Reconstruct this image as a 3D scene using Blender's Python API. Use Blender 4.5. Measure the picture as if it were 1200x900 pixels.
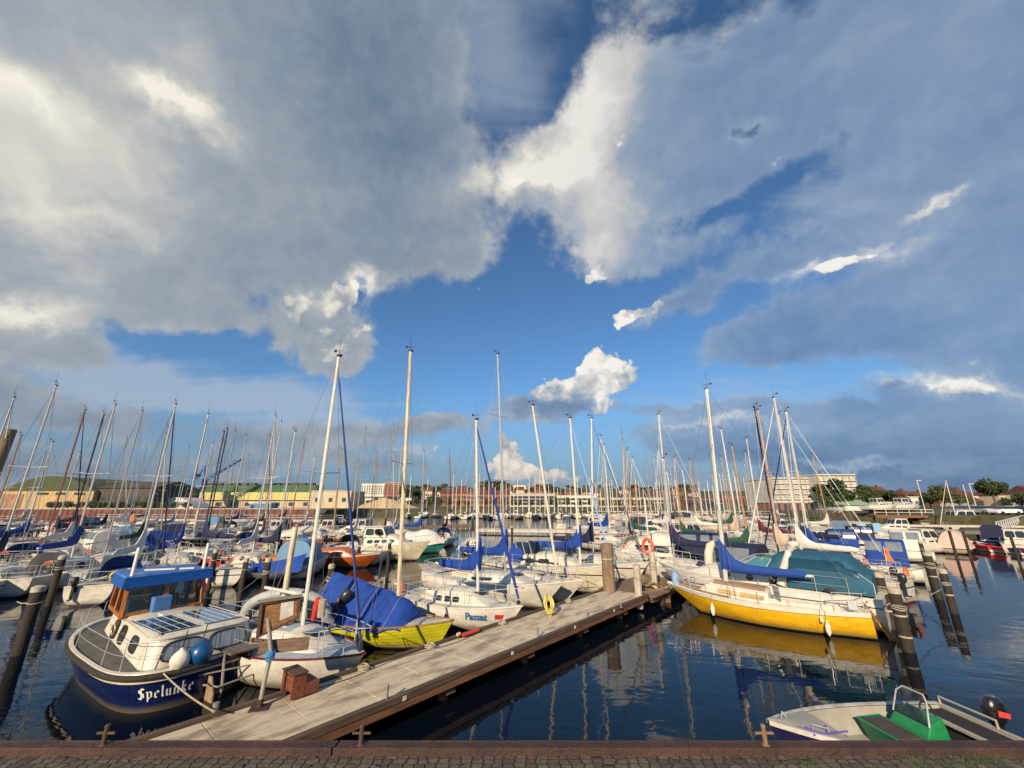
import bpy, bmesh, math, random
from mathutils import Vector, Matrix, noise
R = math.radians
random.seed(7)
for o in list(bpy.data.objects):
    bpy.data.objects.remove(o)
scene = bpy.context.scene
C = scene.collection

# ------------------------------------------------------------------ camera
EYE = 4.5
PITCH = math.atan(140 / 466)
cam_d = bpy.data.cameras.new('camera')
cam_d.sensor_width = 36
cam_d.lens = 36 * 466 / 1200
cam_d.clip_start = 0.1
cam_d.clip_end = 9000
cam = bpy.data.objects.new('camera', cam_d)
cam.location = (0, 0, EYE)
cam.rotation_euler = (R(90) + PITCH, 0, 0)
C.objects.link(cam)
scene.camera = cam

def ray(x, y):
    a = (x - 600) / 466; b = (450 - y) / 466
    return Vector((a, math.cos(PITCH) - b * math.sin(PITCH), math.sin(PITCH) + b * math.cos(PITCH)))

def W(x, y, z=0.0):
    "point of the place at height z seen at (x, y) of the 1200x900 photograph"
    d = ray(x, y); t = (z - EYE) / d.z
    return Vector((d.x * t, d.y * t, z))

def WY(x, y, Y):
    "point at forward distance Y seen at (x, y)"
    d = ray(x, y); t = Y / d.y
    return Vector((d.x * t, Y, EYE + d.z * t))

# ------------------------------------------------------------------ exposure
scene.view_settings.view_transform = 'Standard'
scene.view_settings.look = 'None'
scene.view_settings.exposure = 0.4
scene.view_settings.gamma = 1.0
scene.view_settings.use_curve_mapping = False

# ------------------------------------------------------------------ sun
SUN_EL = 25.0
SUN_AZ = 201.0            # clockwise from +Y: behind the camera, a little to the left
sd = bpy.data.lights.new('sun', 'SUN')
sd.energy = 4.8
sd.angle = R(0.6)
sd.color = (1.0, 0.79, 0.54)
sun = bpy.data.objects.new('sun', sd)
to_sun = Vector((math.sin(R(SUN_AZ)) * math.cos(R(SUN_EL)), math.cos(R(SUN_AZ)) * math.cos(R(SUN_EL)), math.sin(R(SUN_EL))))
sun.rotation_euler = to_sun.to_track_quat('Z', 'Y').to_euler()
sun.location = to_sun * 60
C.objects.link(sun)

# ------------------------------------------------------------------ node maths
class NT:
    def __init__(s, tree): s.t = tree
    def new(s, kind, **kw):
        n = s.t.nodes.new(kind)
        for k, v in kw.items(): setattr(n, k, v)
        return n
    def put(s, sock, v):
        if isinstance(v, X): s.t.links.new(v.s, sock)
        elif hasattr(v, 'is_output'): s.t.links.new(v, sock)
        else:
            try: sock.default_value = v
            except Exception: sock.default_value = tuple(v)
    def math(s, op, *a):
        n = s.new('ShaderNodeMath', operation=op)
        for i, v in enumerate(a): s.put(n.inputs[i], v)
        return X(s, n.outputs[0])
    def vmath(s, op, *a):
        n = s.new('ShaderNodeVectorMath', operation=op)
        for i, v in enumerate(a):
            if op == 'SCALE' and i == 1: s.put(n.inputs['Scale'], v)
            else: s.put(n.inputs[i], v)
        return X(s, n.outputs['Value'] if op in ('DOT_PRODUCT', 'LENGTH', 'DISTANCE') else n.outputs['Vector'])
    def mix(s, f, a, b, blend='MIX'):
        n = s.new('ShaderNodeMix', data_type='RGBA', blend_type=blend)
        s.put(n.inputs[0], f)
        for i, v in ((6, a), (7, b)):
            if isinstance(v, (tuple, list)) and len(v) == 3: v = (*v, 1)
            s.put(n.inputs[i], v)
        return X(s, n.outputs[2])
    def noise(s, vec, scale=1, detail=6, rough=.5, lac=2.0, dist=0.0, out='Fac'):
        n = s.new('ShaderNodeTexNoise')
        s.put(n.inputs['Vector'], vec); s.put(n.inputs['Scale'], scale); s.put(n.inputs['Detail'], detail)
        s.put(n.inputs['Roughness'], rough); s.put(n.inputs['Lacunarity'], lac); s.put(n.inputs['Distortion'], dist)
        return X(s, n.outputs[0] if out == 'Fac' else n.outputs['Color'])
    def step(s, v, lo, hi, a=0.0, b=1.0, kind='SMOOTHSTEP'):
        n = s.new('ShaderNodeMapRange', interpolation_type=kind)
        for i, q in enumerate((v, lo, hi, a, b)): s.put(n.inputs[i], q)
        return X(s, n.outputs[0])
    def ramp(s, v, stops, kind='LINEAR'):
        n = s.new('ShaderNodeValToRGB'); cr = n.color_ramp; cr.interpolation = kind
        while len(cr.elements) < len(stops): cr.elements.new(1.0)
        for e, (p, c) in zip(cr.elements, stops): e.position = p; e.color = (*c, 1)
        s.put(n.inputs[0], v)
        return X(s, n.outputs[0])
    def sep(s, v):
        n = s.new('ShaderNodeSeparateXYZ'); s.put(n.inputs[0], v)
        return [X(s, o) for o in n.outputs]
    def comb(s, x, y, z):
        n = s.new('ShaderNodeCombineXYZ')
        for i, v in enumerate((x, y, z)): s.put(n.inputs[i], v)
        return X(s, n.outputs[0])
class X:
    def __init__(s, nt, sock): s.nt = nt; s.s = sock
    def __add__(s, o): return s.nt.math('ADD', s, o)
    __radd__ = __add__
    def __sub__(s, o): return s.nt.math('SUBTRACT', s, o)
    def __rsub__(s, o): return s.nt.math('SUBTRACT', o, s)
    def __mul__(s, o): return s.nt.math('MULTIPLY', s, o)
    __rmul__ = __mul__
    def __truediv__(s, o): return s.nt.math('DIVIDE', s, o)

# ------------------------------------------------------------------ sky with its clouds (all by direction)
world = bpy.data.worlds.new('World')
scene.world = world
world.use_nodes = True
wt = world.node_tree; wt.nodes.clear()
N = NT(wt)
sky = N.new('ShaderNodeTexSky', sky_type='NISHITA')
sky.sun_disc = False
sky.sun_elevation = R(SUN_EL); sky.sun_rotation = R(SUN_AZ)
sky.altitude = 0; sky.air_density = 1.0; sky.dust_density = 0.6; sky.ozone_density = 2.0
D0 = X(N, N.new('ShaderNodeTexCoord').outputs['Generated'])
wn = N.vmath('SUBTRACT', N.noise(D0, 3.4, 5, .58, out='Color'), (.5, .5, .5))
wn2 = N.vmath('SUBTRACT', N.noise(D0, 12.0, 5, .62, out='Color'), (.5, .5, .5))
DW = N.vmath('ADD', N.vmath('ADD', D0, N.vmath('SCALE', wn, .17)), N.vmath('SCALE', wn2, .07))
DG = N.vmath('ADD', N.vmath('ADD', D0, N.vmath('SCALE', wn, .07)), N.vmath('SCALE', wn2, .12))
DS = N.vmath('ADD', D0, N.vmath('SCALE', wn2, .045))

def blob(x, y, rx, ry, rot=0, w=1.0, D=DW):
    "soft elliptic patch of the sky round the direction of (x, y)"
    c = ray(x, y).normalized()
    e = ray(x + 5 * math.cos(R(rot)), y + 5 * math.sin(R(rot))).normalized() - c
    f = ray(x - 5 * math.sin(R(rot)), y + 5 * math.cos(R(rot))).normalized() - c
    ke, kf = e.length / 5, f.length / 5
    e.normalize(); f.normalize()
    e = e / (ke * rx); f = f / (kf * ry)
    u = N.vmath('DOT_PRODUCT', D, tuple(e)) - c.dot(e)
    v = N.vmath('DOT_PRODUCT', D, tuple(f)) - c.dot(f)
    q = N.math('MULTIPLY_ADD', u, u, v * v)
    return N.math('EXPONENT', q * -1.0) * w
def total(items, D=DW):
    s = None
    for it in items:
        b = blob(*it, D=D)
        s = b if s is None else s + b
    return s
def puff(vec, scale, det=2):
    "billowing lumps"
    v = N.new('ShaderNodeTexVoronoi', feature='F1')
    N.put(v.inputs['Vector'], vec); v.inputs['Scale'].default_value = scale; v.inputs['Detail'].default_value = det
    v.inputs['Roughness'].default_value = .55; v.inputs['Lacunarity'].default_value = 2.3
    return 1.0 - X(N, v.outputs['Distance'])
dx, dy, dz = N.sep(D0)
zz = N.math('MAXIMUM', dz, 0.0) + 0.25
plane = N.comb(dx / zz, dy / zz, 0.0)
n_big = N.noise(plane, 1.5, 9, .60, dist=.35)
n_dir = N.noise(D0, 6.0, 10, .62, dist=.25)
n_fine = N.noise(D0, 26.0, 7, .64)
sunoff = tuple(Vector((-.016, -.004, .020)))
off = N.vmath('ADD', D0, sunoff)
n_off = N.noise(off, 6.0, 10, .62, dist=.25)
lumpD = N.vmath('ADD', D0, N.vmath('SCALE', wn2, .05)); lumpO = N.vmath('ADD', lumpD, sunoff)
lump = puff(lumpD, 11.0); lump_o = puff(lumpO, 11.0)
relief = (n_dir - n_off)
relief2 = N.math('MAXIMUM', N.math('MINIMUM', lump - lump_o, .30), -.12)
# the broken grey cloud deck
deck = total([
    (60, 40, 300, 150, 0, 1.2), (230, 170, 250, 130, 8, 1.2), (400, 60, 110, 120, 0, 1.15), (480, 215, 80, 80, 20, 1.15), (450, 290, 70, 34, 0, .9), (545, 300, 26, 40, 0, .8),
    (80, 290, 210, 60, -6, .95), (330, 300, 90, 34, 0, .6), (-200, 200, 260, 220, 0, 1.0), (100, -300, 500, 200, 0, 1.0),
    (740, 110, 90, 90, -35, .95), (655, 195, 70, 40, -12, 1.25), (700, 280, 40, 50, 0, .9), (735, 235, 70, 62, 0, 1.0), (930, 60, 220, 80, -10, 1.15), (1120, 120, 170, 90, -15, 1.0), (900, 160, 120, 60, -20, .55),
    (800, 350, 80, 17, -20, .95), (1020, 370, 190, 50, -8, 1.3), (1180, 330, 130, 70, 0, 1.1), (860, 400, 60, 26, 0, .8), (1400, 250, 260, 260, 0, 1.0), (900, -300, 600, 220, 0, .9),
    (1080, 200, 230, 90, -25, .62), (930, 285, 140, 30, -22, .55), (850, 200, 60, 50, 0, .5), (800, 290, 70, 34, -10, .55), (490, 10, 50, 60, 0, .5), (605, 80, 62, 105, 8, -.62), (668, 20, 30, 40, 20, -.3), (372, 385, 56, 40, 0, 1.25), (400, 425, 30, 24, 0, .8),
    (1040, 550, 280, 34, 0, 1.5), (1160, 505, 160, 28, 0, 1.1), (860, 505, 140, 14, -4, .95), (800, 480, 90, 10, 0, .8), (1120, 468, 120, 17, 2, 1.15), (960, 485, 90, 14, 0, .95), (870, 540, 140, 20, 0, .9), (1400, 500, 260, 60, 0, .9), (780, 566, 100, 12, 0, .7),
    (330, 505, 150, 18, 8, .78), (180, 545, 300, 30, 3, .72), (645, 478, 80, 18, -4, 1.15), (510, 500, 60, 13, 0, .85), (440, 550, 160, 18, 0, .65), (60, 478, 160, 24, 6, .8), (40, 395, 110, 26, 0, .7), (230, 350, 110, 22, 0, .6), (-250, 480, 260, 60, 0, .7),
    (868, 155, 26, 14, 0, -1.0), (1000, 250, 90, 10, -20, -.45), (270, 105, 50, 18, 40, -.35), (760, 30, 40, 18, 0, -.4), (860, 235, 90, 12, -22, -.5),  (40, 55, 26, 10, 0, -.5), (350, 200, 60, 20, 30, -.2),
])
dthick = deck + (n_big - .5) * 1.25 + (n_dir - .5) * 1.35
a_deck = N.step(dthick + (n_fine - .5) * .35, .36, .86)
# high thin veils and streaks
st = N.noise(N.vmath('MULTIPLY', plane, (.55, 2.2, 1)), 1.6, 9, .64, dist=.8)
veil_w = total([(190, 440, 260, 34, 11, .9), (330, 480, 160, 22, 14, .7), (590, 70, 90, 130, 0, .75), (1050, 230, 260, 90, -22, .75), (60, 395, 160, 30, 6, .6), (900, 470, 260, 40, 0, .5), (250, 555, 320, 40, 0, .6), (640, 330, 40, 60, 0, .12)])
a_veil = N.step(st * .9 + veil_w * .62, .60, 1.02) * .66
# heaped clouds with firm edges
heap = total([
    (380, 375, 48, 34, 0, 1.35), (412, 342, 24, 16, -20, 1.2), (345, 366, 26, 20, 0, .9), (398, 415, 30, 26, 0, .95),
    (706, 426, 30, 25, 0, 1.6), (664, 453, 54, 12, -8, 1.35), (702, 465, 32, 27, 0, 1.3), (630, 462, 24, 7, 0, .8), (724, 440, 12, 14, 0, .8),
    (598, 542, 30, 25, 20, 1.3), (648, 560, 44, 15, 0, 1.2), (590, 515, 12, 16, 0, .9), (506, 524, 15, 7, 0, 1.0), (700, 566, 26, 7, 0, .7),
    (606, 210, 40, 9, 0, .75), (690, 285, 18, 12, 0, .7), (696, 322, 22, 10, -25, 1.05), (730, 372, 22, 11, -18, 1.15), (760, 362, 24, 8, -18, .9),
    (985, 306, 40, 8, -9, 1.15), (1030, 298, 26, 6, -8, .9), (930, 326, 24, 7, -25, .85), (1098, 240, 40, 4, -27, .8),
    (742, 60, 24, 50, 35, .5), (883, 271, 6, 4, 0, .8), (785, 281, 9, 4, 0, .8), (657, 347, 7, 3, 0, .8), (622, 320, 5, 4, 0, .7),
    (1050, 452, 34, 8, 0, 1.0), (1140, 458, 60, 10, 4, 1.0), (985, 541, 44, 4, 0, .75), (850, 503, 50, 4, 0, .6),
], D=DS)
a_heap = N.step(heap + (lump - .55) * 1.3 + (n_dir - .5) * 1.5 + (n_fine - .5) * .8, .20, .46)
# thin bright rims, thick grey bellies
glow = total([
    (10, 100, 60, 40, 0, .34), (20, 210, 60, 80, 0, .26), (215, 128, 60, 18, 10, .44), (130, 190, 60, 60, 0, .12), (90, 330, 40, 20, 0, .1), (30, 360, 70, 16, 0, .36), (130, 265, 60, 16, 0, .16), (230, 90, 60, 40, 40, .14),
    (610, 206, 70, 20, -8, .46), (690, 140, 36, 66, 30, .32), (720, 240, 44, 44, 20, .24), (700, 300, 40, 26, 0, .3), (732, 372, 26, 12, -18, .42), (745, 60, 44, 60, 0, .12),
    (985, 303, 70, 9, -10, .60), (930, 326, 34, 10, -25, .3), (1100, 238, 50, 7, -27, .45),
    (418, 336, 22, 14, 0, .60), (360, 352, 30, 14, 0, .16), (706, 420, 30, 20, 0, .52), (650, 448, 50, 8, -8, .4), (708, 458, 22, 20, 0, .34),
    (600, 540, 40, 26, 0, .34), (650, 556, 40, 12, 0, .34), (506, 524, 20, 8, 0, .3), (1050, 450, 50, 8, 0, .34), (1140, 456, 70, 10, 0, .36), (850, 502, 80, 5, -4, .26), (985, 540, 60, 5, 0, .3),
    (470, 150, 90, 150, 15, -.07), (1030, 395, 200, 40, -6, -.12), (1060, 556, 240, 24, 0, -.10), (900, 410, 70, 26, 0, -.08), (395, 405, 50, 34, 0, .02), (372, 372, 40, 26, 0, .12), (640, 476, 60, 8, 0, -.18), (700, 486, 26, 12, 0, -.1), (120, 545, 300, 26, 0, -.04), (110, 200, 160, 130, 0, .10), (420, 120, 120, 160, 0, -.06), (690, 110, 60, 90, 30, .22), (650, 200, 60, 30, 0, .16), (700, 250, 40, 50, 0, .14), (150, 150, 260, 200, 0, .05),
], D=DG)
edge = 1.0 - N.step(dthick, .55, 1.15)
lum = glow + relief * (.14 + .8 * edge) + relief2 * (.10 + .6 * a_heap) + (n_big - .5) * .55 + (n_dir - .5) * .05 + edge * .08 + .49
lum = lum - N.step(dz, .02, .30, .10, 0.0)
c_col = N.ramp(lum, [(0.0, (.045, .085, .165)), (.22, (.095, .155, .265)), (.42, (.225, .290, .395)), (.62, (.385, .43, .49)), (.84, (.68, .67, .645)), (1.0, (.92, .89, .84))])
# low clouds take the warm pink of the low sun, the right half of the sky is in bluer shade
warm = N.step(dz, .02, .22, 1.0, 0.0) * N.step(lum, .52, .85)
c_col = N.mix(warm * .5, c_col, (.66, .53, .47))
blue_side = N.step(dx, -.25, .5)
c_col = N.mix(blue_side * (1.0 - N.step(lum, .5, .8)) * .8, c_col, N.mix(1.0, c_col, (.80, .96, 1.16), 'MULTIPLY'))
c_col = N.mix((1.0 - blue_side) * .8, c_col, N.mix(1.0, c_col, (1.06, 1.02, .93), 'MULTIPLY'))
alpha = N.math('MAXIMUM', a_deck * (.94 - .16 * blue_side), a_heap * .96)
clear = N.vmath('SCALE', X(N, sky.outputs[0]), 0.105)
clear = N.vmath('MULTIPLY', clear, (.66, .98, 1.22))
haze_low = N.step(dz, -.02, .30, .90, 0.0)
clear = N.mix(haze_low, clear, (.17, .245, .36))
clear = N.mix(a_veil, clear, (.43, .50, .60))
col = N.mix(alpha, clear, c_col)
bg = N.new('ShaderNodeBackground'); N.put(bg.inputs[0], col); bg.inputs[1].default_value = 0.76
wo = N.new('ShaderNodeOutputWorld'); wt.links.new(bg.outputs[0], wo.inputs[0])
world.cycles.sampling_method = 'MANUAL'; world.cycles.sample_map_resolution = 512

# ================================================================== materials
MATS = {}
def new_mat(name):
    m = bpy.data.materials.new(name); m.use_nodes = True
    t = m.node_tree; t.nodes.clear()
    n = NT(t)
    b = n.new('ShaderNodeBsdfPrincipled'); o = n.new('ShaderNodeOutputMaterial')
    t.links.new(b.outputs[0], o.inputs[0])
    return m, n, b
def mat(name, col, rough=.5, metal=0.0, var=.12, scale=6.0, bump=0.0, bscale=30.0, dirt=None, dirt_amt=.5, dscale=2.5, coat=0.0, stretch=None, alpha=None, trans=0.0, rough_var=.1):
    if name in MATS: return MATS[name]
    m, n, b = new_mat(name)
    co = X(n, n.new('ShaderNodeTexCoord').outputs['Object'])
    if stretch: co = n.vmath('MULTIPLY', co, stretch)
    nz = n.noise(co, scale, 5, .6)
    c = n.mix(n.step(nz, .3, .7), tuple(v * (1 - var) for v in col), tuple(min(1, v * (1 + var)) for v in col))
    if dirt:
        dz_ = n.noise(co, dscale, 7, .65)
        c = n.mix(n.step(dz_, .48, .68) * dirt_amt, c, dirt)
    n.put(b.inputs['Base Color'], c)
    n.put(b.inputs['Roughness'], n.step(nz, .2, .8, max(.02, rough - rough_var), min(1, rough + rough_var)))
    b.inputs['Metallic'].default_value = metal
    if coat: b.inputs['Coat Weight'].default_value = coat
    if trans: b.inputs['Transmission Weight'].default_value = trans; b.inputs['IOR'].default_value = 1.45
    if bump:
        bn = n.new('ShaderNodeBump'); bn.inputs['Strength'].default_value = bump; bn.inputs['Distance'].default_value = .02
        n.put(bn.inputs['Height'], n.noise(co, bscale, 5, .6)); m.node_tree.links.new(bn.outputs[0], b.inputs['Normal'])
    MATS[name] = m
    return m
def hull_mat(col, boot=(.02, .02, .03), stripe=None, anti=(.05, .012, .01), z_anti=.03, z_boot=.10, s0=None, s1=None, rough=.28, wood=False):
    key = 'hull_paint_' + '_'.join('%02d' % int(v * 99) for v in (*col, *boot, *(stripe or ()), s0 or 0, z_boot))
    if key in MATS: return MATS[key]
    m, n, b = new_mat(key)
    co = X(n, n.new('ShaderNodeTexCoord').outputs['Object'])
    x, y, z = n.sep(co)
    nz = n.noise(n.vmath('MULTIPLY', co, (1, 1, 3)), 2.2, 6, .6)
    run = n.noise(n.vmath('MULTIPLY', co, (9, 9, .6)), 1.0, 4, .6)
    c = n.mix(n.step(nz, .35, .7), tuple(v * .86 for v in col), tuple(min(1, v * 1.06) for v in col))
    sc_ = n.noise(n.vmath('MULTIPLY', co, (1.2, 1.2, 14)), 2.0, 5, .7)
    c = n.mix(n.step(sc_, .60, .68) * .16, c, tuple(v * .5 + .03 for v in col))
    c = n.mix(n.step(run, .54, .70) * .42, c, (col[0] * .55 + .02, col[1] * .52 + .018, col[2] * .45 + .012))
    if stripe: c = n.mix(n.math('GREATER_THAN', z, s0) * n.math('LESS_THAN', z, s1), c, stripe)
    # a tide line of scum just above the boot top
    scum = n.step(z + (nz - .5) * .16, z_boot + .03, z_boot + .20, .6, 0.0)
    c = n.mix(scum, c, (.16, .13, .07))
    c = n.mix(n.math('LESS_THAN', z, z_boot), c, boot)
    c = n.mix(n.math('LESS_THAN', z, z_anti), c, anti)
    n.put(b.inputs['Base Color'], c)
    n.put(b.inputs['Roughness'], n.step(nz, .2, .8, rough - .08, rough + .15))
    b.inputs['Coat Weight'].default_value = .25; b.inputs['Coat Roughness'].default_value = .12
    MATS[key] = m
    return m
def wood_mat(name, col, rough=.6, plank=0.0, axis=0, dirt=(.05, .04, .03), grain=1.0, amt=.5):
    if name in MATS: return MATS[name]
    m, n, b = new_mat(name)
    co = X(n, n.new('ShaderNodeTexCoord').outputs['Object'])
    st = [10, 10, 10]; st[axis] = .7
    g = n.noise(n.vmath('MULTIPLY', co, st), 2.0, 6, .65, dist=.4)
    c = n.mix(n.step(g, .3, .7), tuple(v * (1 - .45 * grain) for v in col), tuple(v * (1 + .2 * grain) for v in col))
    d = n.noise(co, 1.7, 7, .7)
    c = n.mix(n.step(d, .45, .7) * amt, c, dirt)
    n.put(b.inputs['Base Color'], c); b.inputs['Roughness'].default_value = rough
    bn = n.new('ShaderNodeBump'); bn.inputs['Strength'].default_value = .5; bn.inputs['Distance'].default_value = .01
    n.put(bn.inputs['Height'], g); m.node_tree.links.new(bn.outputs[0], b.inputs['Normal'])
    MATS[name] = m
    return m
WHITE = (.68, .65, .58); CREAM = (.74, .68, .54); GREYW = (.60, .61, .60)
M_gel = mat('white_gelcoat', (.60, .565, .48), .35, var=.07, dirt=(.38, .35, .28), dirt_amt=.45, dscale=1.6, coat=.15)
M_cream = mat('cream_gelcoat', (.62, .56, .43), .38, var=.07, dirt=(.36, .32, .24), dirt_amt=.4, coat=.1)
M_greydeck = mat('grey_blue_deck_paint', (.27, .33, .38), .6, var=.1, bump=.25, bscale=220, dirt=(.25, .25, .23))
M_deck = mat('nonslip_deck', (.47, .47, .44), .75, var=.1, bump=.3, bscale=240, dirt=(.32, .30, .25), dirt_amt=.5)
M_alu = mat('mast_aluminium', (.52, .52, .51), .36, metal=.55, var=.08, stretch=(8, 8, .5))
M_whitemast = mat('white_mast_paint', (.58, .555, .49), .4, var=.08, dirt=(.45, .42, .36), dirt_amt=.35)
M_blackmast = mat('black_mast_paint', (.022, .022, .025), .4)
M_woodmast = wood_mat('varnished_mast_wood', (.50, .29, .10), .4, axis=2)
M_pinkmast = wood_mat('pale_pink_mast_wood', (.58, .36, .25), .5, axis=2, amt=.15)
M_palewood = wood_mat('bleached_mast_wood', (.60, .51, .36), .5, axis=2, amt=.2)
M_steel = mat('stainless_steel', (.60, .60, .60), .3, metal=.45, var=.05)
M_wire = mat('rigging_wire', (.30, .30, .30), .4, metal=.7)
M_rope = mat('pale_rope', (.36, .32, .25), .9, var=.2, bump=.6, bscale=90)
M_yrope = mat('yellow_hose', (.62, .50, .10), .5, var=.2)
M_glass = mat('dark_window_glass', (.018, .022, .028), .07, var=.3, coat=.6, rough_var=.03)
M_brownglass = mat('brown_tinted_window', (.08, .035, .02), .12, coat=.5)
M_blueglass = mat('blue_tinted_window', (.012, .016, .06), .08, coat=.5)
M_rubber = mat('black_rubber', (.016, .015, .014), .65, bump=.3, bscale=60)
M_blue = mat('royal_blue_canvas', (.004, .042, .26), .8, var=.25, scale=3, bump=1.0, bscale=5)
M_navy = mat('navy_canvas', (.008, .012, .05), .8, var=.2, scale=3, bump=.5, bscale=9)
M_teal = mat('teal_canvas', (.012, .085, .145), .75, var=.15, scale=3, bump=.4, bscale=8)
M_litecanvas = mat('white_canvas', (.62, .60, .55), .8, var=.08, bump=.5, bscale=7)
M_beigecanvas = mat('beige_canvas', (.55, .40, .30), .8, var=.08, bump=.5, bscale=7)
M_blackcanvas = mat('black_canvas', (.018, .018, .020), .8, bump=.4, bscale=8)
M_orange = mat('orange_canvas', (.72, .13, .02), .75, bump=.3)
M_red = mat('red_plastic', (.60, .035, .02), .5, dirt=(.2, .02, .015))
M_fwhite = mat('white_fender_rubber', (.72, .68, .58), .45, dirt=(.35, .3, .22))
M_fblue = mat('blue_fender_rubber', (.01, .07, .20), .3)
M_fnavy = mat('navy_fender_rubber', (.01, .015, .06), .4)
M_fbuoy = mat('pale_blue_buoy', (.20, .36, .58), .5)
M_teak = wood_mat('teak', (.30, .16, .07), .55, axis=0)
M_tdeck = wood_mat('weathered_teak_deck', (.34, .23, .13), .75, axis=0, amt=.3)
M_varn = wood_mat('varnished_wood', (.42, .15, .035), .3, axis=2, amt=.15)
M_inflat = mat('grey_inflatable_rubber', (.33, .35, .36), .55, var=.08, dirt=(.3, .3, .28))
M_inflatb = mat('beige_inflatable_rubber', (.60, .53, .40), .55, var=.08, dirt=(.32, .28, .2))
M_orangewood = wood_mat('orange_varnish', (.50, .11, .025), .3, axis=0, amt=.2)
M_vinyl = mat('clear_vinyl_window', (.16, .18, .20), .12, coat=.6)
M_tealvinyl = mat('teal_tinted_vinyl', (.012, .05, .075), .12, coat=.6)
M_flag = mat('orange_flag', (.75, .16, .03), .8)
CANV = {'blue': M_blue, 'navy': M_navy, 'white': M_litecanvas, 'black': M_blackcanvas, 'teal': M_teal, 'orange': M_orange, 'beige': M_beigecanvas, 'green': mat('dark_green_canvas', (.012, .07, .035), .8, bump=.6, bscale=8), 'burgundy': mat('burgundy_canvas', (.11, .012, .018), .8, bump=.6, bscale=8), 'sky blue': mat('sky_blue_canvas', (.10, .24, .42), .8, bump=.6, bscale=8), 'grey': mat('grey_canvas', (.20, .20, .21), .8, bump=.6, bscale=8)}

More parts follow.
